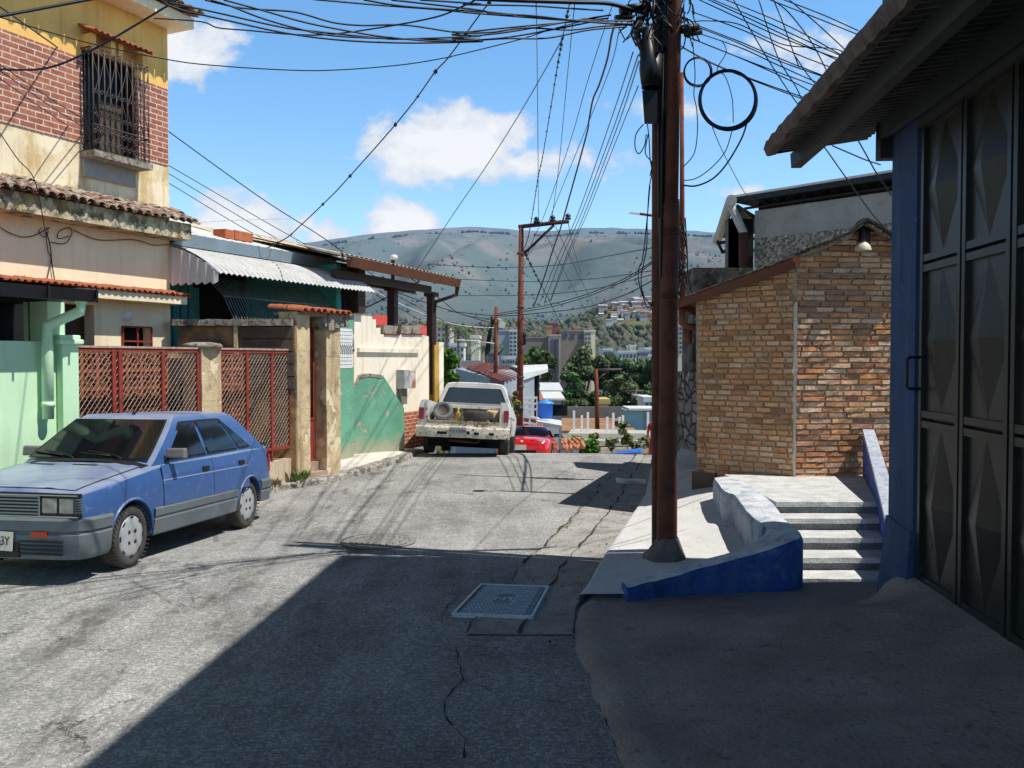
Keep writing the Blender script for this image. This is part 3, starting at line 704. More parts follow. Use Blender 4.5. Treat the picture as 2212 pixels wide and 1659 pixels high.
b = MB(); b.fb(LF, f0, cB0, 0, .5, -.52, -.42); b.fb(LF, f0-.1, cB0, ft-.2, ft-.02, -1.6, -1.5); b.fb(LF, f0-.1, cB0, 0, ft-.15, -1.75, -1.6); b.build('yard_wall', MOTTLE, FW)
b = MB(); b.fb(LF, f0, cB0-.2, 0, ft-.12, -.8, -.75); b.build('shade_backing', pm('dark shade backing', (.03, .016, .012), .95, bump=None), FW)  # dark sheet added to stand in for shade behind the lattice blocks
# columns
def column(u0, u1, z1, name, mat, w0=-.3, w1=.05, par=FW):
    b = MB(); n = 9
    for k in range(n):
        z0, zz = z1*k/n, z1*(k+1)/n; j = .008*mnoise.noise(V((u0, z0*3, 1)))
        b.fb(LF, u0+j, u1+j*.5, z0, zz, w0, w1+j)
    return b.build(name, mat, par)
zc = LF.hit(450, 752, 0)[1]
co = column(cA0, cA1, zc, 'column', TANCOL)
b = MB(); ctr = LF.p((cA0+cA1)/2, zc, -.12)
b.lathe([(0, 0), (.26, .0), (.285, .03), (.25, .065), (.12, .085), (0, .085)], 14, Matrix.Translation(ctr)); b.build('cap', STONECAP, co)
zg2 = LF.hit(650, 674, 0)[1]
column(cB0, cB1, zg2, 'column', TANCOL)
gA, gB = LF.u(699, 800, 0), LF.u(729, 800, 0)
column(gA, gB, zg2-.12, 'column', TANCOL, -.42, .06)
b = MB(); z0 = zg2-.22
for i in range(9):
    a = gA-.1+i*(gB-gA+.22)/9; b.fb(LF, a, a+(gB-gA+.22)/9+.004, z0+random.uniform(-.06, .03), zg2-.01, -.45, .12+random.uniform(-.02, .03))
b.fb(LF, cB0, gA-.1, zg2-.05, zg2-.012, -.4, .08); b.build('gate_lintel', STONECAP, FW)
b = MB(); half_tiles(b, LF, cB0-.08, gB+.12, -.46, zg2+.08, .2, zg2-.0, .17, .085, .02, segs=2); b.build('gate_tile', TILE, FW)
# iron gate
b = MB(); a, c = cB1+.01, gA-.02; gz = zg2-.1
b.fb(LF, a, c, .35, 1.05, -.2, -.18)
for u in (a+.02, c-.02): b.fb(LF, u-.02, u+.02, .33, gz, -.21, -.17)
for z in (.36, 1.05, gz-.03): b.fb(LF, a, c, z-.02, z+.02, -.212, -.168)
for i in range(1, 6): b.tube([LF.p(a+(c-a)*i/6, 1.05, -.19), LF.p(a+(c-a)*(i/6*.5+.25), 1.6, -.19), LF.p(a+(c-a)*i/6, gz, -.19)], .008, 5)
for z in (1.15, 1.85): scroll(b, LF, (a+c)/2, z, .07, -.185)
b.build('gate', REDIRON, FW)
b = MB(); b.fb(LF, a-.02, c+.04, 0, .18, -.3, .06); b.fb(LF, a-.02, c+.04, .18, .33, -.6, -.1); b.build('gate_step', pm('pinkish step', (.4, .3, .24), .95, dirt=[(5, .5, .7, (.2, .15, .12), .6)]), FW)
b = MB(); b.fb(LF, a-.3, c+.3, 0, 2.6, -1.5, -1.45); b.build('yard_back', DARK, FW)
# weeds along the wall foot
def weed(name, label, pos, h=.14, n=40, sp=.1, cols=((.1, .2, .04), (.2, .25, .06))):
    b = MB()
    for i in range(n):
        an = random.uniform(0, 6.28); r = random.uniform(0, sp); p = V(pos)+V((math.cos(an)*r, math.sin(an)*r, 0)); l = h*random.uniform(.4, 1)
        d = V((math.cos(an)*l*.6, math.sin(an)*l*.6, l)); s = V((-math.sin(an), math.cos(an), 0))*l*.16
        b.cc = random.choice(cols); b.add([p, p+d*.5-s, p+d, p+d*.5+s], [(0, 1, 2, 3)])
    o = b.build(name, LEAFM); return tag(o, label, 'plant')
LEAFM = pm('leaf', (.08, .16, .03), .6, var=(4, .2), bump=None, attr=True)
weed('weed', 'green weed at the foot of the low wall beside the gate step', LF.p(cB0-.1, .12, .16), .2, 60, .14)
weed('weed', 'dry brown weed along the low wall behind the blue car', LF.p(cB0-.75, .11, .14), .13, 40, .2, ((.16, .08, .05), (.1, .1, .04)))
# ================================================================= dividing yard wall and its coping
DW = thing('yard_wall', 'mottled brown yard wall with worn stone coping behind the mesh fence', 'wall', (-4.4, 14.2, 0))
A = P(383, 690, 14.0); B = P(637, 690, 14.0); zc2 = A.z
DF = Frame((A.x, 14.0), to=(B.x, 14.02))
b = MB(); b.fb(DF, 0, DF.len, 0, zc2-.09, -.15, 0); b.build('wall', MOTTLE, DW)
b = MB()
n = 14
for i in range(n): b.fb(DF, -.05+DF.len*i/n, -.05+DF.len*(i+1)/n+.01, zc2-.1+.015*mnoise.noise(V((i*.7, 1, 1))), zc2+.012*mnoise.noise(V((i*.9, 4, 1))), -.2, .1)
b.build('coping', STONECAP, DW)
b = MB()
for k in range(5): b.fb(DF, DF.len*.55, DF.len-.02, ft-.6+k*.2, ft-.42+k*.2, .0, .03+.004*k)
b.build('board', WOODB, DW)
b = MB(); b.fb(DF, DF.len*.49, DF.len*.52, 1., zc2-.1, 0, .08); b.build('post', TANCOL, DW)
# ================================================================= teal house with scalloped awning
TH = thing('teal_house', 'dark teal single storey house with white scalloped metal awning and curved bars', 'house', LF.p(2, 0, -3))
tw = -2.3
h0 = ur+.02; h1 = LF.u(765, 740, -.9)
b = MB(); zr = LF.hit(720, 580, -1.75)[1]
b.fb(LF, h0, h0+1.0, 0, zr, tw-.2, tw); b.fb(LF, h1-.7, h1, 0, 2.0, -1.2, -1.0); b.fb(LF, h0, h1, zr-.12, zr+.02, tw-.2, -1.8); b.fb(LF, h0, h1, 0, zr, tw-3.2, tw-3.); b.fb(LF, h1-.15, h1, 0, zr, tw-3.2, -1.2)
b.build('wall', TEAL, TH)
b = MB(); b.fb(LF, h0+1.0, h1-.1, 0, zr-.1, tw-1.2, tw-1.15); b.build('porch_back', DARK, TH)
b = MB(); b.fb(LF, h0+1.35, h0+2.3, .2, zr-.5, tw-1.15, tw-1.1)
for k in range(5): b.fb(LF, h0+.15+k*.18, h0+.2+k*.18, 0, zr-.1, tw, tw+.03)
b.build('shutter_strip', pm('teal board', (.05, .24, .24), .6, var=(3, .2), bump=None), TH)
# curved window guards
b = MB(); g0, g1 = h0+.75, h1-.02; zs0 = 2.15
aw_o = LF.hit(640, 611, -.8)[1]
for i in range(46):
    u = g0+(g1-g0)*i/45
    b.tube([LF.p(u-.25, aw_o+.02, -1.55), LF.p(u-.1, aw_o-.3, -1.3), LF.p(u-.02, aw_o-.75, -1.12), LF.p(u, zs0+.25, -.95), LF.p(u, zs0+.08, -.88), LF.p(u, zs0, -.95), LF.p(u, zs0, -1.2)], .008, 4)
for z, w in ((aw_o-.3, -1.3), (aw_o-.75, -1.12), (zs0+.25, -.95)): b.tube([LF.p(g0-.1, z, w), LF.p(g1, z, w)], .01, 4)
for i in range(6):
    u = g0+.6+i*.5; scroll(b, LF, u, aw_o-.5, .07, -1.2); scroll(b, LF, u+.1, aw_o-.56, .06, -1.2, -1)
b.build('window_guard', pm('grey green bars', (.16, .21, .2), .6, var=(9, .3), bump=None), TH)
b = MB()
for i in range(7):
    u = h1-.02; w = -1.9+i*.15; b.tube([LF.p(u, aw_o, w-.2), LF.p(u+.06, aw_o-.5, w-.05), LF.p(u+.12, zs0+.3, w), LF.p(u+.15, zs0+.1, w), LF.p(u+.1, zs0, w), LF.p(u, zs0, w)], .01, 5)
b.build('side_guard', BLACKM, TH)
# white pierced grille by the door, green door
b = MB(); q0, z1 = LF.hit(731, 712, -.95); q1, z0 = LF.hit(759, 792, -.95)
for i in range(7): b.fb(LF, q0+(q1-q0)*i/6-.02, q0+(q1-q0)*i/6+.02, z0, z1, -.95, -.93)
for j in range(11): b.fb(LF, q0, q1, z0+(z1-z0)*j/10-.025, z0+(z1-z0)*j/10+.025, -.953, -.925)
b.build('pierced_grille', WHITEP, TH)
b = MB(); b.fb(LF, q0-.1, q1+.05, 0, z0, -.96, -.93); b.fb(LF, q0-.1, q1+.05, z1+.02, z1+.2, -.96, -.93); b.build('door', GREENP, TH)
# awning
AWNM = pm('weathered awning sheet', (.55, .54, .52), .5, var=(3, .12), dirt=[(2.5, .5, .7, (.35, .33, .3), .6)], streak=((.3, .28, .25), .4), bump=None)
b = MB(); a0 = LF.u(470, 592, -.8); a1 = LF.u(810, 630, -.8); zo = LF.hit(640, 611, -.8)[1]; zi = zo+.48; na = 36
def awn(u, v):
    U = a0+(a1-a0)*u; w = -1.95+v*1.15; z = zi-(zi-zo)*(.25*v+.75*v**2.2)
    return LF.p(U, z+.03*abs(math.cos(u*na*math.pi))-(.012 if v > .99 else 0), w)
b.grid(awn, na*6, 10); o_ = b.build('awning', AWNM, TH)
b = MB()
for i in range(na+1):
    L = []
    for v in np.linspace(0, 1.005, 11):
        p = awn((i+.5)/na if i < na else 1, v); L += [p-LF.t*.009+UP*.004+LF.n*.004, p+LF.t*.009+UP*.004+LF.n*.004]
    if i < na: b.add(L, [(2*k, 2*k+1, 2*k+3, 2*k+2) for k in range(10)])
b.build('awning_seam', pm('grey seam', (.16, .16, .16), .7, bump=None), o_)
b = MB(); ns = 7
def sc_(u, v):
    w = -1.95+u*1.15; zt_ = zi-(zi-zo)*(.25*u+.75*u**2.2); zbm = zo-.12-.05*abs(math.sin(u*ns*math.pi))
    return LF.p(a0-.0+.02*math.cos(u*ns*2*math.pi), zt_+(zbm-zt_)*v, w)
b.grid(sc_, ns*8, 4); b.build('side_valance', ZINC, o_)
b = MB(); c0 = h0+.01; c1 = LF.u(722, 580, -1.75); zg_ = LF.hit(722, 583, -1.75)[1]
b.prism([LF.p(c0, zg_+z, -1.75+w) for w, z in ((-.12, 0), (.02, 0), (.06, .2), (.04, .2), (.01, .04), (-.1, .04), (-.12, .2))], LF.t*(c1-c0)); b.build('gutter', GUTTER, TH)
b = MB(); rb = zg_+.18
def roofs(u, v): return LF.p(c0+(c1+.25-c0)*u, rb+.02+v*.9+.012*math.cos(u*130), -1.72-v*3.4)
b.grid(roofs, 260, 6); b.build('roof', ZINC, TH)
CB = pm('hollow clay block', (.42, .12, .05), .85, var=(8, .2), bump=(30, .4))
for (x, y, lab, rz) in ((493, 511, 'upper of the clay blocks lying on the white metal roof', .1), (515, 514, 'lower end of the row of clay blocks on the white metal roof', .05), (400, 514, 'single flat clay block on the white roof beside the tiled eave', .3)):
    pz = LF.p(*LF.hit(x, y, -2.3), -2.3); o = thing('clay_block', lab, 'block', pz, -R(24)+math.pi/2*0+rz, 'clay blocks weighing down the sheet roof')
    b = MB(); b.bb(-.13, -.26, -.06, .13, .26, .1)
    for i in range(3): b.bb(-.1+i*.07, -.265, -.03, -.05+i*.07, .265, .07)
    b.build('block', CB, o, world=False)
# neighbour roof of beige sheets above and behind
NR = thing('beige_sheet_roof', 'long beige tile roof rising behind the white awning', 'roof', LF.p(5, 0, -3))
b = MB(); A0 = LF.hit(520, 522, -3.0); 
k0 = LF.u(525, 515, -2.6); k1 = LF.u(740, 565, -2.2); zk = LF.hit(740, 568, -2.2)[1]
def nr(u, v): return LF.p(k0+(k1+.6-k0)*u, zk-.0+v*.55+.02*abs(math.sin(u*60)), -2.1-v*1.8)
b.grid(nr, 240, 5); b.build('roof', pm('beige roof sheet', (.62, .53, .36), .85, var=(4, .2), dirt=[(9, .5, .6, (.25, .19, .12), .6)], bump=None), NR)
b = MB(); b.fb(LF, k0, k1+.6, zk-.12, zk-.02, -2.5, -2.1); b.build('fascia', DARK, NR)
# ================================================================= green worn buttress
a_, c_ = G(733, 981, .16), G(874, 967, .16)
BF = Frame((a_.x, a_.y), to=(c_.x, c_.y)); L_ = BF.len
GW = thing('green_buttress', 'worn green six sided stair wall with crumbling grey top edge on the pavement', 'wall', a_)
ph = [BF.hit(x, y) for x, y in ((733, 983), (874, 968), (873, 882), (828, 812), (797, 808), (778, 812), (733, 890))]
ph = [(max(0, min(L_, u)), z) for u, z in ph]
b = MB(); b.prism([BF.p(u, z if i > 1 else 0, 0) for i, (u, z) in enumerate(ph)], BF.n*-.5); b.build('wall_face', GREENP, GW)
b = MB()
for (ua, za), (ub, zb) in zip(ph[3:], ph[4:]):
    for k in range(8):
        t0, t1 = k/8, (k+1)/8; q = lambda t, w, dz: BF.p(ua+(ub-ua)*t, za+(zb-za)*t+dz, w); j = .03*mnoise.noise(V((ua*9+k, 3, 0)))
        b.hexa([q(t0, .012, -.05-j), q(t0, -.51, -.05), q(t1, -.51, -.05), q(t1, .012, -.05-j), q(t0, .012, .012+j*.4), q(t0, -.51, .02), q(t1, -.51, .02), q(t1, .012, .012+j*.4)])
b.build('crumbling_edge', STONECAP, GW)
# ================================================================= cream wall house
w0 = P(765, 800, 17.9); w1 = P(936, 800, 21.4)
CF = Frame((w0.x, w0.y), to=(w1.x, w1.y)); CL = CF.len
CH_ = thing('cream_house', 'cream walled house with stepped parapet and brown tiled porch roof on steel posts', 'house', w0)
uv_ = lambda x, y, w=0: CF.hit(x, y, w)
prof = [(0, 0), (CL-.25, 0), (CL-.25, uv_(915, 726)[1]), (uv_(905, 720)[0], uv_(905, 722)[1]), (uv_(822, 720)[0], uv_(822, 722)[1]), (uv_(822, 710)[0], uv_(822, 708)[1]), (uv_(812, 700)[0], uv_(812, 708)[1]), (uv_(812, 700)[0], uv_(812, 690)[1]), (uv_(805, 690)[0], uv_(805, 690)[1]), (uv_(803, 690)[0], uv_(803, 677)[1]), (uv_(783, 677)[0], uv_(783, 677)[1]), (0, uv_(770, 677)[1])]
b = MB(); b.prism([CF.p(u, z, 0) for u, z in prof], CF.n*-.3); b.fb(CF, -.2, 0, 0, prof[-1][1]-.3, -1.2, -.02); b.build('wall', CREAMW, CH_)
b = MB(); za = uv_(772, 753)[1]; b.fb(CF, uv_(771, 753)[0], uv_(903, 753)[0], za-.07, za+.02, 0, .06); b.build('string_course', CREAMW, CH_)
BRO = brick_mat('orange painted brick', (.48, .13, .05, 1), (.4, .1, .045, 1), (.6, .45, .35, 1), .25, .085, .012)
b = MB(); dzt = uv_(890, 888)[1]; b.fb(CF, .3, CL-.25, 0, dzt, 0, .02); b.build('brick_dado', BRO, CH_)
# planters on parapet
PLN = pm('old planter', (.5, .44, .36), .9, var=(6, .3), dirt=[(8, .5, .6, (.3, .17, .07), .7)], bump=(30, .6))
for i, (x0, x1) in enumerate(((830, 861), (868, 893), (893, 911))):
    o = thing('planter', ['mottled concrete planter at left end of the cream parapet', 'whitish concrete planter in the middle of the cream parapet', 'small brown planter at right end of the cream parapet'][i], 'planter', CF.p(*uv_((x0+x1)/2, 721), -.15), group='planters along the parapet')
    b = MB(); a, c = uv_(x0, 720)[0], uv_(x1, 720)[0]; z = uv_(x0, 720)[1]; t = uv_(x0, 702)[1]
    p = CF.p; b.hexa([p(a+.04, z, -.05), p(c-.04, z, -.05), p(c-.04, z, -.25), p(a+.04, z, -.25), p(a, t, 0), p(c, t, 0), p(c, t, -.3), p(a, t, -.3)]); b.build('trough', PLN, o)
    b = MB(); b.fb(CF, a-.02, c+.02, z-.03, z, -.3, .03); b.build('tray', BROWNP, o)
# red roof house glimpsed behind
RR = thing('red_roof_house', 'low house with bright red tiled roof seen behind the parapet planters', 'house', P(850, 760, 26))
b = MB(); q = [P(803, 681, 28), P(853, 681, 28), P(858, 718, 26), P(816, 718, 26)]; b.prism(q, V((0, 0, -.12)))
q = [P(900, 700, 29), P(930, 706, 29), P(937, 727, 26.5), P(903, 726, 26.5)]; b.prism(q, V((0, 0, -.12)))
b.build('roof', pm('red glazed roof', (.5, .06, .04), .6, var=(6, .2), bump=(20, .4)), RR)
b = MB(); q = P(860, 706, 28); b.bb(q.x-.7, q.y+.6, -3, q.x+.7, q.y+2, q.z-.1); b.build('wall', WHITEP, RR)
# porch roof with tile edge, beams and posts
e0, ze = uv_(757, 572, .5); e1, ze1 = uv_(993, 612, .5)
b = MB(); zz = (ze+ze1)/2
b.prism([CF.p(e0, zz-.06, .5), CF.p(e0, zz+.12, .55), CF.p(e0, zz+.12, .42), CF.p(e0, zz-.06, .42)], CF.t*(e1-e0)); b.build('fascia', BROWNP, CH_)
b = MB()
def pr_(u, v): return CF.p(e0-.4+(e1-e0+.4)*u, zz+.14+v*.55+.025*abs(math.sin(u*95)), .5-v*2.4)
b.grid(pr_, 300, 5)
b.grid(lambda u, v: pr_(u, v)-V((0, 0, .07)), 60, 3, flip=True); b.build('porch_roof', pm('tan porch tile', (.52, .36, .22), .9, var=(5, .25), dirt=[(8, .5, .62, (.25, .12, .07), .7)], bump=(30, .5)), CH_)  # tan tile base with brown patches at random
b = MB(); p1 = uv_(848, 640, -.15)[0]; p2 = uv_(930.5, 640, -.1)[0]
for w in (.12, -.3): b.fb(CF, e0, e1-.9, zz-.26, zz-.1, w-.05, w+.05)
for u, w, t in ((p1, -.15, .09), (p2, -.1, .075)):
    b.fb(CF, u-t, u+t, 1.2, zz-.2, w-t, w+t); b.fb(CF, u-t-.05, u+t+.12, zz-.3, zz-.2, w-t-.05, w+t+.05)
q = uv_(757, 590, -.1)[0]; b.fb(CF, q-.05, q+.25, 3.0, zz, -.3, .1)
b.build('porch_post', BROWND, CH_)
b = MB(); pq = lambda x, y, w: CF.p(*uv_(x, y, w), w)
b.tube([pq(988, 620, .45), pq(986, 637, .4), pq(941, 652, .1), pq(938, 665, .1), pq(938, 745, .1)], .055, 4, smooth=False); b.build('downpipe', BROWND, CH_)
b = MB(); u0, u1 = CL-.25, CL+.08; zt_ = uv_(925, 738)[1]
b.fb(CF, u0, u0+.5, 0, zt_, -.35, -.1); b.build('side_door', pm('brown door boards', (.2, .1, .05), .7, var=(4, .3), bump=None), CH_)
b = MB(); b.fb(CF, u0+.28, u0+.55, 0, zt_, -.12, .02); b.build('door_post', pm('mustard post', (.5, .3, .06), .8, var=(4, .2), bump=None), CH_)
b = MB(); b.fb(CF, u0+.55, u0+.85, 0, zt_, -.15, .0); b.build('white_post', CREAMW, CH_)
# meter box
q0, z1 = uv_(856, 799, .0); q1, z0 = uv_(880, 838, .0)
MBX = thing('meter_box', 'grey and rusty electric meter box hanging on the cream wall', 'meter box', CF.p(q0, z0, .1))
b = MB(); b.fb(CF, q0, q0+(q1-q0)*.42, z0, z1, 0, .2); b.build('case', pm('grey case', (.4, .4, .4), .6, var=(4, .2), bump=None), MBX)
b = MB(); b.fb(CF, q0+(q1-q0)*.42, q1, z0, z1-.02, 0, .21); b.build('door', pm('rusty white door', (.6, .55, .5), .6, var=(4, .2), dirt=[(5, .46, .56, (.35, .12, .05), .9)], bump=None), MBX)
b = MB(); b.fb(CF, q0+.06, q0+.06+(q1-q0)*.5, z0-.32, z0, 0, .1); b.build('conduit_box', pm('olive box', (.22, .2, .15), .7, bump=None), MBX)
# weatherhead conduit
WH = thing('service_mast', 'short conduit mast with white cap above the brown porch roof', 'mast', P(849, 600, 22))
b = MB(); b.tube([P(848.5, 620, 22), P(848.5, 562, 22)], .05, 8); b.build('pipe', IRON, WH)
b = MB(); c = P(851, 558, 22); b.lathe([(.0, .1), (.08, .07), (.1, 0), (.05, -.04)], 12, Matrix.Translation(c)); b.build('cap', WHITEP, WH)
tag_ = thing('roof_rod', 'thin rusty rod standing on the beige roof by the awning', 'rod', P(740, 560, 17)); b = MB(); b.tube([P(740, 566, 17), P(740, 540, 17)], .02, 6); b.build('rod', RUST, tag_)
# ================================================================= garage with blue pilaster, pressed steel doors, canopy
GF = Frame((3.152, 7.33), 184.5)
BEAM = pm('dark beam', (.03, .034, .04), .7, var=(4, .2), bump=None)
GA = thing('garage_building', 'blue garage building with dark pressed steel doors and corrugated canopy filling the right side', 'building', GF.p(3, 0, -1))
up = GF.u(1976, 800, 0); UE = 13.5
b = MB()
for k in range(12):
    z0, z1 = -.2+k*.36, -.2+(k+1)*.36; j = .006*mnoise.noise(V((k*2.1, 0, 0))); b.fb(GF, 0+j, up+j*.3, z0, z1, -.35, .002+j*.5)
b.build('pilaster', BLUEP, GA)
b = MB(); b.hexa([GF.p(.05, -.1, .02), GF.p(up+.06, -.1, .0), GF.p(up+.06, -.1, .1), GF.p(-.05, -.1, .09), GF.p(.02, .75, .0), GF.p(up, .72, 0), GF.p(up, .7, .02), GF.p(-.01, .75, .02)][::1]); b.build('plinth', BLUEP, GA)
b = MB(); b.fb(GF, .02, UE, -.3, 4.06, -3.2, -.35); b.fb(GF, -.3, UE, 4.06, 7.34, -1.5, 0); b.build('wall', BLUEW, GA); b = MB(); b.fb(GF, up, UE, 3.82, 4.06, -.35, .01); b.build('lintel', BEAM, GA)
b = MB(); b.fb(GF, -.55, UE, 7.34, 7.5, -1.55, .85); b.build('unseen_roof_slab', CONC, GA)  # out-of-view slab, its height and overhang set to cast the foreground shadow
# doors
DOORM = pm('dark green steel', (.026, .028, .024), .4, metal=.25, spec=.45, var=(2.5, .4), dirt=[(3, .55, .72, (.05, .035, .02), .6), (14, .6, .68, (.06, .03, .015), .5)], streak=((.008, .008, .007), .5), bump=(5, .12))
STILE = pm('door stile steel', (.03, .031, .028), .4, metal=.3, var=(5, .2), bump=None)
FRAMEM = pm('black door frame', (.006, .006, .006), .6, var=None, bump=None)
b = MB(); b.fb(GF, up, UE, -.2, 3.82, -.34, -.07); b.build('door_gap', FRAMEM, GA)
rails = [.34, 1.6, 2.78, 3.86]
edges = [up+.03, GF.u(2076, 700, -.02), GF.u(2184, 700, -.02)]
wd = edges[2]-edges[1]
while edges[-1] < 9: edges.append(edges[-1]+wd)
for i in range(len(edges)-1):
    a, c = edges[i]+.015, edges[i+1]-.015
    b = MB(); lf = None
    for (r0, r1) in zip(rails, rails[1:]):
        x0, x1, z0, z1 = a+.045, c-.045, r0+.065, r1-.065; xm, zm = (x0+x1)/2, (z0+z1)/2; w = -.045; h = .065
        f = GF.p
        pts = [f(x0, z0, w), f(xm, z0, w), f(x1, z0, w), f(x1, zm, w), f(x1, z1, w), f(xm, z1, w), f(x0, z1, w), f(x0, zm, w), f(xm, zm, w+h)]
        dirn = [(8, 1, 3), (8, 3, 5), (8, 5, 7), (8, 7, 1), (0, 1, 7), (1, 2, 3), (3, 4, 5), (5, 6, 7)]
        b.add(pts, [t[::-1] for t in dirn])
        for (p, q, r_, s_) in ((x0-.02, x1+.02, z0-.01, z0), (x0-.02, x1+.02, z1, z1+.01)): b.fb(GF, p, q, r_, s_, w-.02, w+.0)
    leaf = b.build('door_leaf', DOORM, GA)
    b = MB()
    for (p, q) in ((a, a+.05), (c-.05, c)): b.fb(GF, p, q, rails[0], rails[-1], -.065, -.012)
    for k, r_ in enumerate(rails):
        for d in (-.065, .012): b.fb(GF, a+.05, c-.05, r_+d, r_+d+.052, -.065, -.016)
    b.build('door_rail', STILE, leaf)
    if i == 0:
        b = MB(); z0, z1 = GF.hit(1985, 840, 0)[1], GF.hit(1985, 772, 0)[1]; u = a+.03
        b.tube([GF.p(u, z0, -.09), GF.p(u, z0, .07), GF.p(u, z0+.015, .085), GF.p(u, z1-.015, .085), GF.p(u, z1, .07), GF.p(u, z1, -.09)], .012, 8); b.build('handle', BLACKM, leaf)
        b = MB(); b.fb(GF, a+.03, a+.12, rails[1]-.05, rails[1]+.02, -.09, -.05); b.fb(GF, a-.01, a+.04, rails[1]-.22, rails[1]-.08, -.09, -.05); b.build('lock', BLACKM, leaf)
# canopy
SOFF = pm('grimy corrugated sheet', (.13, .13, .125), .45, metal=.5, var=(2, .3), dirt=[(3, .5, .65, (.03, .03, .03), .6)], bump=None)
b = MB(); u0 = -.72; zc0, zc1 = 3.955, 4.05; NW = 150
def cor(dz):
    return lambda u, v: GF.p(u0+(UE-u0)*u, zc1+(zc0-zc1)*v+.022*math.sin(u*NW*2*math.pi/1.)*(1)+dz, v*.86)
b.grid(lambda u, v: cor(0)(u, v), NW*6, 3, smooth=False, flip=True); b.build('canopy_sheet', SOFF, GA)
RIM = pm('brown cement rim', (.14, .1, .085), .95, var=(6, .3), dirt=[(5, .5, .62, (.05, .04, .035), .7)], bump=(25, .8))
b = MB(); n = 260
vs = []
for i in range(n+1):
    u = u0-.02+(UE-u0)*i/n; j = .035*mnoise.noise(V((u*4, 0, 0)))+.02*mnoise.noise(V((u*15, 0, 0))); k = .02*mnoise.noise(V((u*7, 3, 0)))
    vs += [GF.p(u, zc0-.02+j, .8), GF.p(u, zc0-.035+j, .87+k), GF.p(u, zc0+.03, .9+k), GF.p(u, zc0+.1+k, .88), GF.p(u, zc0+.13+k*.5, .78), GF.p(u, zc0+.2, 0)]
b.add(vs, [(6*i+k, 6*i+6+k, 6*i+7+k, 6*i+1+k) for i in range(n) for k in range(5)])
b.add(vs[:6]+[GF.p(u0-.02, zc1, 0)], [(0, 1, 2, 3, 4, 5, 6)]); b.build('canopy_rim', RIM, GA)
b = MB(); b.hexa([GF.p(u0-.16, zc0-.12, .62), GF.p(UE, zc0-.13, .62), GF.p(UE, zc0-.13, .53), GF.p(u0-.16, zc0-.12, .53), GF.p(u0-.2, zc0+.02, .62), GF.p(UE, zc0+.04, .62), GF.p(UE, zc0+.04, .53), GF.p(u0-.2, zc0+.02, .53)]); b.build('canopy_beam', BEAM, GA)
b = MB(); b.fb(GF, -.12, 0, 3.72, 4.04, -.3, .1); b.fb(GF, -.12, UE, 3.88, 4.04, .04, .1); b.build('wall_plate', BEAM, GA)
# ================================================================= stairs, platform, blue curved wall
ST = thing('stairs', 'short flight of grey concrete steps between blue walls climbing to the brick house', 'stairs', (3, 8.5, 0))
tr = [(.56, 9.17, 11.6), (.44, 8.87, 9.17), (.32, 8.5, 8.87), (.2, 8.17, 8.5), (.08, 7.86, 8.17)]
def sl(y): return 2.45+(y-7.6)*.2
def sr(y): return 3.3+(y-7.6)*.36
for i, (z, ya_, yb_) in enumerate(tr):
    b = MB(); n = 8; ee = lambda t: ya_+.02*mnoise.noise(V((t*3, z*9, 0)))
    x0, x1 = sl(ya_), sr(ya_)+.1
    if i == 0: x1 = 4.95
    for k in range(n):
        t0, t1 = k/n, (k+1)/n; a, c = x0+(x1-x0)*t0, x0+(x1-x0)*t1
        xa = a if i else a+.0; yb2 = yb_+.02 if i else 11.4
        b.hexa([(a, ee(t0), z-.05), (c, ee(t1), z-.05), (c, yb2, z-.05), (a, yb2, z-.05), (a, ee(t0), z), (c, ee(t1), z), (c, yb2, z), (a, yb2, z)])
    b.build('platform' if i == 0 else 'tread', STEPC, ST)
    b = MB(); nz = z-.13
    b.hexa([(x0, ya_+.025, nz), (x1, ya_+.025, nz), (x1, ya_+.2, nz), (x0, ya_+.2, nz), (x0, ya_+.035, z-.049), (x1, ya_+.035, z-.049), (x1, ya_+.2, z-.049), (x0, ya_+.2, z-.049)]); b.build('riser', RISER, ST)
BW = thing('blue_wall', 'low curved blue wall with pale top between pavement and steps', 'wall', (2, 8, 0))
# outer path (street side) and inner path (front face / stair side), with top heights
pth = [((.93, 7.42), (.95, 7.2), .17), ((1.2, 7.55), (1.25, 7.33), .2), ((1.6, 7.66), (1.62, 7.42), .28), ((2.0, 7.76), (2.03, 7.48), .37), ((2.24, 7.9), (2.32, 7.5), .455), ((2.32, 8.08), (2.55, 7.66), .51), ((2.3, 8.5), (2.6, 8.3), .54), ((2.36, 9.1), (2.72, 9.0), .555), ((2.42, 9.6), (2.76, 9.55), .57), ((2.36, 9.75), (2.78, 9.7), .575), ((2.4, 10.2), (2.8, 10.2), .58), ((2.5, 10.9), (2.82, 11.), .58)]
oS = smooth_pts([V((a[0], a[1], z)) for a, i, z in pth], 6); iS = smooth_pts([V((i[0], i[1], z)) for a, i, z in pth], 6)
b = MB(); vs = []; bt = MB()
for k, (o_, i_) in enumerate(zip(oS, iS)):
    j = .012*mnoise.noise(V((k*.4, 0, 0)))
    vs += [V((o_.x, o_.y, -.2)), V((o_.x, o_.y, o_.z-.05+j)), o_.lerp(i_, .06)+V((0, 0, j)), o_.lerp(i_, .5)+V((0, 0, .012)), o_.lerp(i_, .94)+V((0, 0, -j)), V((i_.x, i_.y, i_.z-.04)), V((i_.x, i_.y, -.2))]
m_ = len(oS)
KS = 31
b.add(vs, [(7*i+k, 7*i+7+k, 7*i+8+k, 7*i+1+k) for i in range(KS) for k in (0, 1, 4, 5)]); b.add(vs[:7], [(0, 1, 2, 3, 4, 5, 6)])
b.build('wall_face', BLUEW, BW)
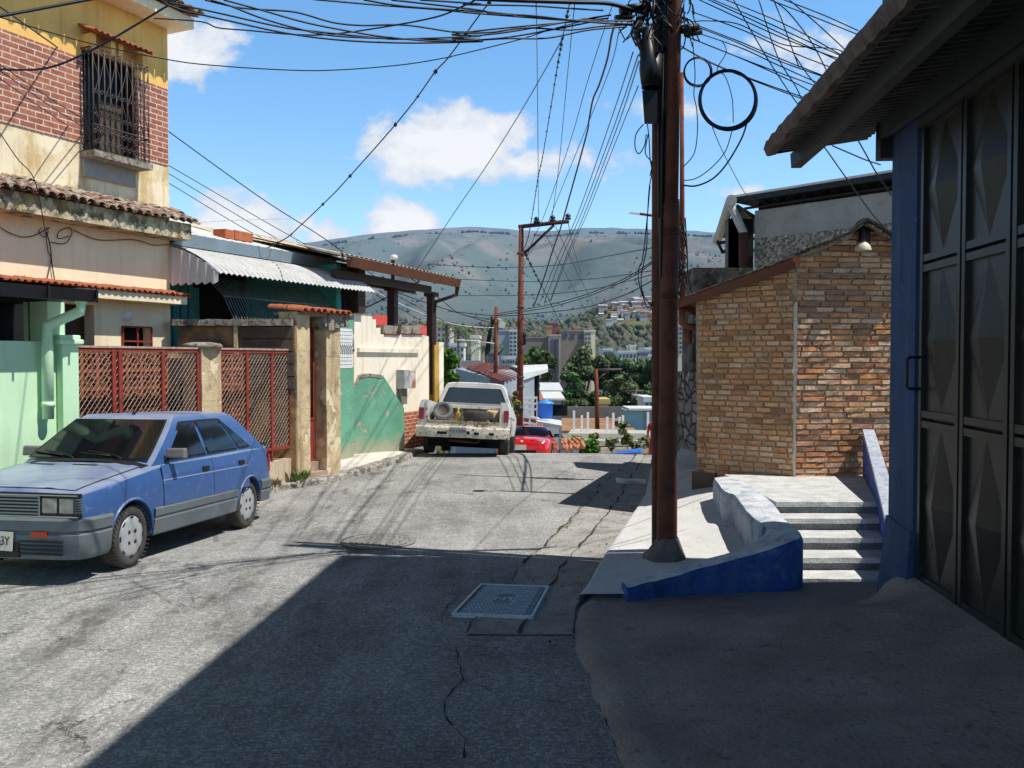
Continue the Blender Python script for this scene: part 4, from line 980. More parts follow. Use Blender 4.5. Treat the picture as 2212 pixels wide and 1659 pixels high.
b = MB(); b.add(vs, [(7*i+k, 7*i+7+k, 7*i+8+k, 7*i+1+k) for i in range(KS, m_-1) for k in (0, 1, 4, 5)]); b.build('rear_face', pm('washed out blue', (.3, .36, .42), .92, var=(5, .2), dirt=[(6, .48, .62, (.1, .16, .28), .6)], streak=((.55, .56, .56), .5), bump=(20, .8)), BW)
TOPM = pm('pale wall top', (.6, .61, .62), .9, var=(7, .18), dirt=[(5, .5, .62, (.13, .2, .36), .55)], bump=(28, .9))  # pale top with bluish patches at random
b = MB(); b.add(vs, [(7*i+k, 7*i+7+k, 7*i+8+k, 7*i+1+k) for i in range(m_-1) for k in (2, 3)]); b.build('wall_top', TOPM, BW)
RW = thing('stair_side_wall', 'low blue wall with ragged sunlit white top along the right side of the steps', 'wall', (3.8, 9, 0))
a0, a1 = V((3.27, 7.5)), V((4.5, 11.25)); SF = Frame((a0.x, a0.y), to=(a1.x, a1.y)); n = 24
b = MB(); t_ = MB()
for k in range(n):
    u0_, u1_ = SF.len*k/n, SF.len*(k+1)/n; zt0 = .34+.8*(k/n)**.8; zt1 = .34+.8*((k+1)/n)**.8; j0 = .02*mnoise.noise(V((k*.8, 1, 0))); j1 = .02*mnoise.noise(V((k*.8+.8, 1, 0)))
    b.hexa([SF.p(u0_, -.2, .12), SF.p(u1_, -.2, .12), SF.p(u1_, -.2, 0), SF.p(u0_, -.2, 0), SF.p(u0_, zt0, .12), SF.p(u1_, zt1, .12), SF.p(u1_, zt1, 0), SF.p(u0_, zt0, 0)])
    d0 = -.03-abs(j0)*2; d1 = -.03-abs(j1)*2
    t_.hexa([SF.p(u0_, zt0+d0, .13), SF.p(u1_, zt1+d1, .13), SF.p(u1_, zt1+d1, -.006), SF.p(u0_, zt0+d0, -.006), SF.p(u0_, zt0+.02, .13), SF.p(u1_, zt1+.02, .13), SF.p(u1_, zt1+.02, -.006), SF.p(u0_, zt0+.02, -.006)])
b.build('wall_face', BLUEW, RW); t_.build('wall_top', BLUETOP, RW)
# ================================================================= brick house
BL = Frame((2.54, 12.0), to=(3.59, 11.2)); BR = Frame((3.59, 11.2), to=(4.95, 11.34))
BH = thing('brick_house', 'house of mixed tan and brown thin bricks with brown eave board at the corner', 'house', (3.6, 11.6, 0))
dd = V((.3, .954, 0))
topL = [BL.hit(x, y) for x, y in ((1503, 640), (1560, 618), (1640, 588), (1716, 560))]
topR = [BR.hit(x, y) for x, y in ((1714, 560), (1770, 537), (1800, 526), (1835, 512), (1850, 495), (1868, 484), (1888, 492), (1905, 502), (1925, 514), (1990, 550))]
def ztop(tab, u): return lerp_tab([(a, z) for a, z in tab], u)
MORT = pm('grey brown mortar', (.42, .32, .22), .95, var=(4, .25), dirt=[(3, .52, .68, (.3, .17, .07), .5)], bump=(35, .8))
b = MB(); b.prism([BL.p(0, 0), BL.p(BL.len, 0), BL.p(BL.len, topL[-1][1]), BL.p(topL[0][0], topL[0][1])], dd*5); b.prism([BR.p(0, 0), BR.p(BR.len, 0)]+[BR.p(u, z) for u, z in topR[::-1]], dd*5); b.build('wall', MORT, BH)
FB = pm('thin brick', (.3, .16, .08), .9, var=(9, .22), attr=True, dirt=[(5, .6, .75, (.12, .07, .04), .4)], bump=(38, .6, .03))
PAL = [(.6, .32, .15), (.56, .27, .115), (.64, .42, .25), (.54, .2, .08), (.27, .12, .07), (.62, .35, .18), (.6, .31, .15), (.66, .47, .32), (.6, .33, .165)]
PALR = [(.6, .42, .29), (.27, .145, .1), (.52, .2, .09), (.66, .48, .34), (.58, .31, .17), (.3, .15, .1), (.6, .36, .21), (.6, .26, .115)]
def bricks(F, tab, bw, bh, gap, z0, pal, rough, u_lo=0, u_hi=None):
    b = MB(); z = z0; r = 0; U = u_hi or F.len
    while z < 4:
        u = u_lo-random.uniform(0, bw); 
        while u < U:
            w_ = bw*random.choice((.85, 1, 1, 1.1)); a, c = max(u, u_lo+.004), min(u+w_, U-.004)
            if c-a > .03 and z+bh < ztop(tab, (a+c)/2)-.015:
                pr = .02+rough*random.random(); mul = random.uniform(.9, 1.2); b.cc = tuple((k*.68+m*.32)*mul for k, m in zip(random.choice(pal), (.62, .3, .13))); j = lambda: random.uniform(-.003, .003)-random.random()*rough*.12
                o0, o1 = .004, pr
                # chipped face: ring of 8 with random set back
                q = [F.p(a, z, -.01), F.p(c, z, -.01), F.p(c, z+bh, -.01), F.p(a, z+bh, -.01)]
                m1, m2 = a+(c-a)*random.uniform(.3, .45), a+(c-a)*random.uniform(.55, .75)
                f = lambda u_, z_, k: F.p(u_, z_+random.uniform(-.0035, .0035)*(1+rough*20), pr*random.uniform(1-rough*14, 1) if k else pr)
                fr = [f(a+.003, z+.003, 1), f(m1, z+.002, 1), f(m2, z+.002, 1), f(c-.003, z+.003, 1), f(c-.003, z+bh-.003, 1), f(m2, z+bh-.002, 1), f(m1, z+bh-.002, 1), f(a+.003, z+bh-.003, 1)]
                bk = [F.p(a, z, -.01), F.p(m1, z, -.01), F.p(m2, z, -.01), F.p(c, z, -.01), F.p(c, z+bh, -.01), F.p(m2, z+bh, -.01), F.p(m1, z+bh, -.01), F.p(a, z+bh, -.01)]
                b.add(bk+fr, [(8, 9, 14, 15), (9, 10, 13, 14), (10, 11, 12, 13)]+[(i, (i+1) % 8, 8+(i+1) % 8, 8+i) for i in range(8)])
            u += w_+gap
        z += bh+gap; r += 1
    return b
bricks(BL, topL, .165, .052, .02, .22, PAL, .006).build('brick_facing', FB, BH)
bricks(BR, topR, .265, .052, .019, .53, PALR, .03, .02).build('brick_facing', FB, BH)
b = MB(); b.fb(BL, -.06, .28, .1, .52, 0, .05); b.build('corner_plinth', WOODB, BH)
b = MB(); vs = []
for k in range(40):
    z = lerp_tab([(0, .55), (1, topL[-1][1]-.55)], k/39); ww = .012+.02*abs(mnoise.noise(V((k*.9, 0, 0))))*(1 if k > 16 else .5); u = mnoise.noise(V((k*.7, 5, 0)))*.015
    vs += [BR.p(u-ww, z, .026), BR.p(u+ww, z, .05)]
b.add(vs, [(2*i, 2*i+1, 2*i+3, 2*i+2) for i in range(39)]); b.build('joint_mortar', pm('pale mortar', (.6, .55, .47), .95, bump=(40, .6)), BH)
# roof
EA, EB = BL.p(*BL.hit(1462, 645, .2), .2), BL.p(*BL.hit(1716, 552, .12), .12)
rl = [EA, EB]+[BR.p(*BR.hit(x, y, .22), .22) for x, y in ((1770, 531), (1800, 520), (1838, 506), (1850, 490), (1868, 477), (1888, 487), (1905, 497), (1925, 510), (1990, 545))]
b = MB()
for p, q in zip(rl, rl[1:]): b.prism([p, q, q-UP*.035, p-UP*.035], dd*5.4)
b.build('roof', TILEO, BH)
b = MB(); fA, fB = EA-UP*.012, EB-UP*.012; dn = UP*.12
b.hexa([fA-dn+BL.n*.0, fB-dn*1.25, fB-dn*1.25-BL.n*.05, fA-dn-BL.n*.05, fA, fB, fB-BL.n*.05, fA-BL.n*.05]); b.prism([EA-UP*.02, EA-UP*.13, EA-UP*.13+BL.t*.05, EA-UP*.02+BL.t*.05], dd*5.4); b.build('eave_board', BROWNP, BH)
b = MB(); b.prism([BL.p(*BL.hit(x, y, .14), .14) for x, y in ((1718, 550), (1727, 559), (1722, 572), (1711, 562))], BL.n*-.04); b.build('board_end', CB, BH)
b = MB()
for p, q in zip(rl[1:], rl[2:]):
    L_ = (q-p).length; n = max(1, int(L_/.07))
    for k in range(n):
        c = p.lerp(q, (k+.5)/n); b.box(c+UP*.012+V((0, -.02, random.uniform(-.008, .008))), (L_/n*.92, .12, .03), Matrix.Rotation(-math.atan2((q-p).z, (q-p).xy.length), 3, 'Y') if True else None)
b.build('edge_tile', pm('black edge tile', (.03, .025, .022), .9, var=(8, .4), bump=(30, .6)), BH)
pk = BR.hit(1868, 490, .07); b = MB()
arc = [(.14*math.cos(t), .13*math.sin(t)) for t in np.linspace(-.2, math.pi+.2, 13)]; arc2 = [(.1*math.cos(t), .09*math.sin(t)) for t in np.linspace(math.pi+.2, -.2, 13)]
b.prism([BR.p(pk[0]+x, pk[1]-.02+z, .1) for x, z in arc+arc2], dd*.5); b.prism([BR.p(pk[0]+x, pk[1]-.03+z, .06) for x, z in arc], dd*.3); b.build('ridge_tile', BLACKM, BH)
# downpipe and little bracket at the eave corner
b = MB(); e = EA+dd*.1; b.tube([e+V((.06, 0, -.12)), e+V((.06, 0, -.33)), e+V((.16, .05, -.38)), e+V((.42, .1, -.38))], .05, 8); b.tube([e+V((.16, .1, -.4)), e+V((.16, .1, -.62))], .06, 4); b.build('eave_downpipe', BROWNP, BH)
# barn lamp
LP = thing('wall_lamp', 'cream bell shaped lamp on a black arm under the brick gable peak', 'lamp', BR.p(*BR.hit(1864, 530, .15), .15))
lc = BR.p(*BR.hit(1864, 541, .2), .2)
b = MB(); b.lathe([(.102, 0), (.1, .02), (.085, .06), (.055, .095), (.02, .11), (.018, .105), (.05, .088), (.08, .055), (.095, .018), (.098, 0)], 24, Matrix.Translation(lc)); b.build('lamp_shade', pm('cream enamel', (.72, .64, .45), .45, var=(8, .08), bump=None), LP)
b = MB(); b.lathe([(.022, .1), (.028, .13), (.02, .15), (0, .15)], 12, Matrix.Translation(lc)); b.build('fitting', REDIRON, LP)
b = MB(); b.tube(smooth_pts([lc+UP*.15, lc+UP*.24, lc+UP*.29-BR.n*.05, lc+UP*.28-BR.n*.15, lc+UP*.25-BR.n*.2]), .02, 8); b.fb(BR, pk[0]-.06, pk[0]+.06, pk[1]-.28, pk[1]-.02, .03, .1); b.build('arm', BLACKM, LP)
# ================================================================= stone wall and stoop beyond, block parapet
def stone_mat():
    m, N, bb = new_mat('rubble stone'); pos = N('ShaderNodeNewGeometry').outputs['Position']
    wp = N('ShaderNodeVectorMath', {0: pos, 1: N.scaled(N('ShaderNodeTexNoise', {'Vector': pos, 'Scale': 3., 'Detail': 3}).outputs['Color'], .25, .25, .25)}, operation='ADD').outputs[0]
    e = N('ShaderNodeTexVoronoi', {'Vector': wp, 'Scale': 4.2}, feature='DISTANCE_TO_EDGE').outputs['Distance']; f = N('ShaderNodeTexVoronoi', {'Vector': wp, 'Scale': 4.2}).outputs['Color']
    k = N.ramp(N('ShaderNodeSeparateColor', {0: f}).outputs[0], 0, 1, .6, 1.25)
    c = N.mix(1., (.34, .31, .28, 1), N('ShaderNodeCombineColor', {0: k, 1: k, 2: k}).outputs[0], 'MULTIPLY')
    c = N.mix(N.ramp(e, .09, .03), c, (.03, .028, .025, 1)); N.set(bb.inputs['Base Color'], c); bb.inputs['Roughness'].default_value = .95
    N.set(bb.inputs['Normal'], N('ShaderNodeBump', {'Height': N.ramp(e, 0, .25), 'Strength': 1., 'Distance': .06}).outputs[0]); return m
SW = thing('stone_wall', 'rubble stone retaining wall behind the power pole beside the brick house', 'wall', P(1480, 900, 15.5))
s0, s1 = P(1450, 802, 16.2), P(1512, 802, 15.); SWF = Frame((s0.x, s0.y), to=(s1.x, s1.y)); b = MB(); b.fb(SWF, 0, SWF.len, .2, s0.z, -.4, 0); b.build('wall', stone_mat(), SW)
b = MB(); q0, q1 = G(1450, 1000, .3), G(1512, 998, .3); b.hexa([(q0.x, q0.y, 0), (q1.x, q1.y, 0), (q1.x+.3, 15.2, 0), (q0.x+.5, 16.2, 0), (q0.x, q0.y, .3), (q1.x, q1.y, .3), (q1.x+.3, 15.2, .56), (q0.x+.5, 16.2, .56)])
tag(b.build('raised_pavement', CONCL), kind='structure')
BP = thing('block_parapet', 'dark stained concrete parapet behind the brown eave board', 'wall', P(1550, 600, 16))
b = MB(); q = P(1497, 578, 16); q2 = P(1625, 578, 15); b.hexa([(q.x, 16, 0), (q2.x, 15, 0), (q2.x, 16, 0), (q.x, 17, 0), (q.x, 16, q.z), (q2.x, 15, q2.z), (q2.x, 16, q2.z), (q.x, 17, q.z)]); b.build('wall', pm('black stained block', (.12, .11, .095), .95, var=(3, .3), dirt=[(2.5, .48, .58, (.025, .024, .022), .9), (6, .55, .66, (.35, .32, .26), .6)], bump=(18, .9)), BP)
# ================================================================= black roofed roughcast building
RBt = thing('roughcast_building', 'grey roughcast building with thin black roof and pipe gutter above the brick house', 'building', P(1750, 600, 18))
r0, r1 = P(1630, 462, 19.5), P(1960, 400, 17.0); RF = Frame((r0.x, r0.y), to=(r1.x, r1.y)); zt_ = (r0.z+r1.z)/2
RC = pm('roughcast', (.4, .35, .28), .97, var=(4, .2), fine=(15, .6), dirt=[(17, .5, .6, (.1, .085, .07), .8), (1.2, .5, .7, (.2, .18, .155), .5)], bump=(15, 1., .1))
b = MB(); b.fb(RF, 0, RF.len, -1, zt_-.62, -5, 0); b.build('roughcast_wall', RC, RBt)
b = MB(); b.fb(RF, 0, RF.len, zt_-.62, zt_, -5, -.01); b.build('render_band', CONC, RBt)
zu = RF.hit(1592, 424, .35)[1]; ue = RF.u(1586, 430, .35)
b = MB(); b.fb(RF, ue, RF.len, zu-.13, zu-.02, -6.4, .35); b.fb(RF, ue+.2, RF.len, zt_, zu-.13, -5.8, -.3)
for i in range(12):
    u = ue+.4+i*.33; b.tube([RF.p(u, zt_+.02, .0), RF.p(u+.17, zu-.14, .2), RF.p(u+.33, zt_+.02, 0)], .014, 4)
b.tube([RF.p(ue+.1, zt_+.06, .1), RF.p(RF.len, zt_+.06, .1)], .03, 4); b.build('roof_underside', BLACKM, RBt)
b = MB(); b.fb(RF, ue-.02, RF.len, zu-.015, zu+.03, -6.5, .37); b.build('roof_sheet', ZINC, RBt)
g_a, g_b = P(1580, 432, 19.3), P(1549, 520, 25.); GP = pm('grey pvc pipe', (.45, .43, .39), .6, var=(5, .2), dirt=[(6, .55, .68, (.2, .17, .13), .5)], bump=None)
b = MB(); b.tube([g_a, g_b], .12, 12); b.tube([P(1580, 445, 19.4), P(1605, 500, 19.4), P(1607, 505, 19.4)], .09, 10); b.build('gutter', GP, RBt)
b = MB(); b.tube([P(1606, 503, 19.4), P(1606, 575, 19.4)], .1, 10); b.build('downpipe', RUSTD, RBt)
b = MB()
for x, w in ((1588, .16), (1600, .3)): q = P(x, 570, 21); b.bb(q.x-w, 21, 0, q.x+w, 21.3, 5.4)
for x0, y0, x1, y1 in ((1552, 525, 1625, 515), (1560, 545, 1620, 520), (1549, 520, 1562, 547), (1620, 540, 1632, 540), (1618, 515, 1632, 515)): b.tube([P(x0, y0, 22), P(x1, y1, 22)], .04, 4)
q = P(1545, 500, 23); b.add([P(1592, 440, 20), P(1640, 470, 20), P(1640, 505, 24), P(1560, 515, 25)], [(0, 1, 2, 3)]); b.build('eave_truss', BLACKM, RBt)
# ================================================================= shared vehicle helpers
def wheel(parent, x, y, z, r, w, side, cap, rim_mat, rubber, rcap=.7):
    """side +1: outer face towards +x"""
    M = Matrix.Translation((x, y, z)) @ Matrix.Rotation(R(90*side), 4, 'Y')
    wh = bpy.data.objects.new('wheel', None); COL.objects.link(wh); wh.parent = parent
    b = MB(); h = w/2; q = r*rcap
    b.lathe([(q*.95, h*.75), (q+.01, h*.98), ((q+r)/2, h*1.04), (r-.025, h*.95), (r-.006, h*.8), (r, h*.5), (r, -h*.5), (r-.006, -h*.8), (r-.03, -h), (q, -h*.9), (q*.6, -h*.6), (0, -h*.6)], 40, M)
    n = 44
    for k in range(n):
        a = 2*math.pi*k/n
        for s_ in (-.45, 0, .45):
            c = M @ V((math.cos(a+s_*.1)*r*.998, math.sin(a+s_*.1)*r, s_*w)); b.box(c, (w*.26, .012, .003), Matrix.Rotation(a*side, 3, 'X'))
    t = b.build('tyre', rubber, wh, world=False)
    b = MB()
    if cap == 'slots':
        b.lathe([(q, h*.76), (q*.97, h*.9), (q*.8, h*1.02), (q*.45, h*1.06), (q*.2, h*.98), (0, h*.98)], 40, M)
    else:
        b.lathe([(q, h*.8), (q*.9, h*.85), (q*.8, h*.55), (q*.5, h*.5), (q*.35, h*.9), (0, h*.95)], 32, M)
    if cap == 'slots':
        for k in range(8):
            a = 2*math.pi*k/8
            pts = [M @ V((math.cos(a+da)*q*rr, math.sin(a+da)*q*rr, h*(1.0 if rr > .8 else 1.07))) for rr, da in ((.98, -.14), (.98, .14), (.86, .12), (.86, -.12))]
            b.add(pts, [(0, 1, 2, 3)], 1)
        for k in range(4):
            a = 2*math.pi*(k+.5)/4; c = M @ V((math.cos(a)*q*.36, math.sin(a)*q*.36, h*1.03)); b.lathe([(0, .012), (.018, .006), (.02, -.01)], 8, Matrix.Translation(c) @ Matrix.Rotation(R(90*side), 4, 'Y'), 1)
    b.build('rim', [rim_mat, BLACKM], wh, world=False)
    return wh
def loft(b, secs, mi=0, caps=True):
    """secs: [(y, [(x,z) half ring from bottom centre round to top centre])]; mirrored"""
    k = len(secs[0][1]); rings = []
    for y, h in secs:
        full = [(x, y, z) for x, z in h]+[(-x, y, z) for x, z in h[-2:0:-1]]; rings.append(full)
    m = len(rings[0]); vs = [q for r_ in rings for q in r_]
    fs = [(i*m+j, i*m+(j+1) % m, (i+1)*m+(j+1) % m, (i+1)*m+j) for i in range(len(rings)-1) for j in range(m)]
    b.add(vs, fs, mi, True)
    if caps: b.add(rings[0], [tuple(range(m))[::-1]], mi); b.add(rings[-1], [tuple(range(m))], mi)
def cyl_cutter(x0, x1, y, z, r):
    b = MB(); n = 28; c = [(y+r*math.cos(2*math.pi*k/n), z+r*math.sin(2*math.pi*k/n)) for k in range(n)]
    b.prism([(x0, a, e) for a, e in c], (x1-x0, 0, 0)); return b.build('cut', BLACKM)
def weld_body(o, cutters, parent, sharp=32):
    bm = bmesh.new(); bm.from_mesh(o.data); bmesh.ops.remove_doubles(bm, verts=bm.verts, dist=1e-5); bmesh.ops.recalc_face_normals(bm, faces=bm.faces); bm.to_mesh(o.data); bm.free()
    for c in cutters:
        bm = bmesh.new(); bm.from_mesh(c.data); bmesh.ops.recalc_face_normals(bm, faces=bm.faces); bm.to_mesh(c.data); bm.free()
    if cutters: boolean(o, cutters)
    o.data.polygons.foreach_set('use_smooth', [True]*len(o.data.polygons)); o.data.set_sharp_from_angle(angle=R(sharp)); o.parent = parent
def carpaint(name, col, fade, fadecol, dust):
    m, N, bb = new_mat(name); pos = N('ShaderNodeNewGeometry').outputs['Position']; nz = N('ShaderNodeSeparateXYZ', {0: N('ShaderNodeNewGeometry').outputs['Normal']}).outputs[2]
    up = N.math('MULTIPLY', N.ramp(nz, .35, .95), N.ramp(N.noise(pos, 2.2, 5, .6), .25, .6, .35, 1.)); c = N.mix(N.math('MULTIPLY', up, fade), (*col, 1), (*fadecol, 1))
    c = N.mix(N.ramp(N.noise(pos, 9, 6, .65), .56, .75, 0, .35), c, (*dust, 1)); c = N.mix(N.ramp(N.noise(pos, 26, 3, .6), .72, .76, 0, .5), c, (*dust, 1))
    N.set(bb.inputs['Base Color'], c); N.set(bb.inputs['Roughness'], N.ramp(N.noise(pos, 5, 4), .3, .7, .3, .5)); bb.inputs['Coat Weight'].default_value = .25; bb.inputs['Coat Roughness'].default_value = .18
    h = N.noise(pos, 3.5, 2, .5); N.set(bb.inputs['Normal'], N('ShaderNodeBump', {'Height': h, 'Strength': .08, 'Distance': .03}).outputs[0]); return m
# ================================================================= blue hatchback
BC = thing('parked_hatchback', 'faded blue five door hatchback with grey bumpers parked facing the camera', 'car', (-4.48, 8.62, .035), -R(9.5))
BC.rotation_euler = (-R(2.), R(0), -R(9.5)); BC.scale = (1, 1, 1.05)
CP = carpaint('faded blue paint', (.035, .095, .27), .85, (.34, .385, .49), (.3, .33, .42))
GREYP = pm('grey bumper plastic', (.13, .155, .17), .6, var=(3, .15), dirt=[(4, .55, .7, (.24, .26, .27), .4)], bump=None)
WIN = glass('dark tinted window', (.006, .007, .009), .06, .55); LENS = pm('hazy lens', (.33, .32, .29), .15, spec=.8, var=(14, .35), bump=None)
HUB = pm('silver hubcap', (.45, .47, .48), .45, metal=.3, var=(8, .15), bump=None); TRIM = pm('black trim', (.012, .013, .014), .55, var=None, bump=None); AMB = pm('amber lens', (.35, .04, .01), .25, spec=.7, var=None, bump=None)
def Wd(y): return lerp_tab([(-.74, .745), (-.66, .775), (-.4, .8), (.3, .815), (2.4, .815), (2.9, .79), (3.16, .745)], max(-.74, min(3.16, y)))
def prf(z): return lerp_tab([(.2, .955), (.3, .975), (.5, 1.), (.66, 1.), (.8, .975), (.93, .935)], max(.2, min(.95, z)))
def sx(y, z): return Wd(y)*prf(z)
def belt(y): return lerp_tab([(-.74, .74), (-.66, .765), (0, .835), (.45, .885), (2.6, .925), (3.16, .93)], y)
def topc(y): return lerp_tab([(-.74, .745), (-.68, .79), (-.5, .825), (0, .895), (.45, .945), (2.6, .95), (3.05, .955), (3.16, .93)], y)
secs = []
for y in (-.72, -.69, -.62, -.5, -.3, 0, .25, .45, .8, 1.6, 2.4, 2.7, 2.95, 3.08, 3.14, 3.16):
    bt_ = belt(y); tc = topc(y); w = lambda z: sx(y, z); f = .75 if y in (-.72, 3.16) else 1
    zb_ = .24 if -.5 < y < 2.8 else .3
    secs.append((y, [(0, zb_), (w(zb_)*.8, zb_), (w(zb_+.02), zb_+.02), (w(.4), .4), (w(.52), .52), (w(.64), .64), (w(.76), min(.76, bt_-.02)), (w(bt_)-.006, bt_-.012), (w(bt_)-.035, bt_+.008), (w(bt_)*.8, bt_+(tc-bt_)*.62), (w(bt_)*.45, bt_+(tc-bt_)*.93), (0, tc)]))
b = MB(); loft(b, secs); body = b.build('body', CP)
weld_body(body, [cyl_cutter(s_*.55, s_*1.2, y, .285, r) for s_ in (1, -1) for y, r in ((0, .335), (2.483, .325))], BC)
# greenhouse
def gx(z): return lerp_tab([(.86, .735), (1.0, .71), (1.3, .585), (1.38, .53)], z)
fr_y = lambda z: lerp_tab([(.9, .4), (1.36, 1.12)], z); re_y = lambda z: lerp_tab([(.9, 3.08), (1.36, 2.42)], z)
b = MB(); rings = []
for z in (.88, .95, 1.1, 1.25, 1.335):
    rings.append([(gx(z), fr_y(z)+.03, z), (gx(z), re_y(z)-.02, z), (gx(z)*.85, re_y(z)+.02, z), (-gx(z)*.85, re_y(z)+.02, z), (-gx(z), re_y(z)-.02, z), (-gx(z), fr_y(z)+.03, z), (-gx(z)*.8, fr_y(z)-.02, z), (gx(z)*.8, fr_y(z)-.02, z)])
z = 1.372; rings.append([(x*.93, y*1 if False else (1.18 if y < 2 else 2.36), z) for x, y, _ in rings[-1]])
vs = [q for r_ in rings for q in r_]; b.add(vs, [(i*8+(j+1) % 8, i*8+j, i*8+8+j, i*8+8+(j+1) % 8) for i in range(5) for j in range(8)], 0, True)
# roof crown
t_ = rings[-1]; b.add([*t_, (0, 1.2, 1.395), (0, 2.34, 1.39)], [(0, 1, 9, 8), (1, 2, 9), (2, 3, 9), (3, 4, 9), (4, 5, 8, 9), (5, 6, 8), (6, 7, 8), (7, 0, 8)], 0, True)
rf = b.build('roof', CP); weld_body(rf, [], BC, 38)
def side_poly(pts, off=.008): return [(gx(z)+off, y, z) for y, z in pts]
def both(fn):
    for s_ in (1, -1): fn(s_)
def mir(pts, s_): return [(x*s_, y, z) for x, y, z in pts]
FWN = [(.72, .945), (1.52, .957), (1.46, 1.29), (1.2, 1.285)]; RWN = [(1.6, .958), (2.28, .97), (2.02, 1.295), (1.53, 1.292)]; QWN = [(2.33, .972), (2.62, .98), (2.12, 1.285), (2.07, 1.29)]
for s_ in (1, -1):
    for nm, y0, y1, wn_ in (('door', .53, 1.56, [FWN]), ('door', 1.57, 2.42, [RWN, QWN])):
        b = MB(); ys_ = np.linspace(y0, y1, 9); zs_ = [.505, .6, .7, .8, .9]
        g = [[(s_*(sx(y, z)+.0055), y+(.12*max(0, .75-z) if y == y1 and y1 > 2 else 0), z) for y in ys_] for z in zs_]
        for j in range(len(zs_)-1):
            for i in range(8):
                q = [g[j][i], g[j][i+1], g[j+1][i+1], g[j+1][i]]; b.add(q, [(0, 1, 2, 3) if s_ > 0 else (3, 2, 1, 0)], 0, True)
        dr = b.build(nm, CP, BC, world=False)
        b = MB()    # shut lines and rub strip
        for yy in (y0, y1): b.add([(s_*(sx(yy, z)+.004), yy+d, z) for z in zs_ for d in (-.006, .006)], [(2*i, 2*i+1, 2*i+3, 2*i+2) for i in range(4)])
        b.build('shut_line', TRIM, dr, world=False)
        b = MB(); z = .755; b.add([(s_*(sx(y, z)+.008), y, z+d) for y in ys_ for d in (-.006, .005)], [(2*i, 2*i+1, 2*i+3, 2*i+2) for i in range(8)]); b.build('crease', pm('bright edge', (.3, .36, .55), .4, var=None, bump=None), dr, world=False)
        b = MB(); yh = y1-.17; b.box((s_*(sx(yh, .8)+.014), yh, .8), (.018, .13, .05)); b.build('handle', TRIM, dr, world=False)
        b = MB()
        for w_ in wn_:
            c = (sum(p[0] for p in w_)/len(w_), sum(p[1] for p in w_)/len(w_)); big = [(c[0]+(y-c[0])*1.0+(.028 if y > c[0] else -.028), c[1]+(z-c[1])*1.0+(.022 if z > c[1] else -.022)) for y, z in w_]
            b.add(mir(side_poly(big, .006), s_), [(0, 1, 2, 3)])
        b.build('window_trim', TRIM, dr, world=False)
        b = MB()
        for w_ in wn_: b.add(mir(side_poly(w_, .011), s_), [(0, 1, 2, 3)])
        b.build('window', WIN, dr, world=False)
# windscreen
def ws(u, v, o): z = .955+v*.36; return (u*gx(z)*.93, fr_y(z)-.03-o, z+.012)
for nm, k, o, mt in (('windscreen_seal', 1.03, .004, TRIM), ('windscreen', .985, .012, WIN)):
    b = MB(); b.grid(lambda u, v: (lambda q: (q[0], q[1]-(1-(2*u-1)**2)*.035, q[2]))(ws((u*2-1)*k, (v-.5)*k+.5, o)), 8, 4); b.build(nm, mt, BC, world=False)
b = MB(); b.grid(lambda u, v: ((u*2-1)*.6*(1-.12*v), re_y(.97+v*.34)+.035, .97+v*.34), 4, 3, flip=True); b.build('rear_window', WIN, BC, world=False)
b = MB(); b.bb(-.68, 3.0, .955, .68, 3.2, .975); b.build('spoiler', TRIM, BC, world=False)
b = MB(); b.grid(lambda u, v: ((u*2-1)*.7, .3+v*.13, .948+v*.02-.06*abs(u*2-1)**3), 10, 2); b.build('cowl', TRIM, BC, world=False)
b = MB()
for x0, x1 in ((-.12, .42), (-.62, -.12)):
    b.tube([(x1+.02, .36, .97), (x1-.1, .43, 1.0), (x0+.1, .49, 1.03)], .007, 5); b.tube([(x0-.02, .5, 1.015), (x1-.15, .43, .99)], .009, 5)
b.build('wiper', TRIM, BC, world=False)
# bonnet: shut line, vents, ridges
def hood(x, y): bt_ = belt(y); tc = topc(y); a = abs(x)/sx(y, bt_); return lerp_tab([(0, tc), (.45, bt_+(tc-bt_)*.93), (.8, bt_+(tc-bt_)*.62), (.96, bt_+.008)], a)
b = MB(); b.grid(lambda u, v: (lambda x, y: (x, y, hood(x, y)+.006+.008*math.exp(-((abs(x)-.42)/.05)**2)))((u*2-1)*(.665+.0*v), -.675+v*.99), 30, 12); b.build('bonnet', CP, BC, world=False)
b = MB()
for s_ in (1, -1): b.add([(s_*(.667+d), y, hood(.667, y)+.0075) for y in np.linspace(-.67, .32, 9) for d in (0, .012)], [(2*i, 2*i+1, 2*i+3, 2*i+2) for i in range(8)])
for x in (.02, -.46): b.add([(x+d, y, hood(x+.15, y)+.011) for d, y in ((0, .17), (.28, .16), (.28, .2), (0, .21))], [(0, 1, 2, 3)])
b.build('bonnet_gap', TRIM, BC, world=False)
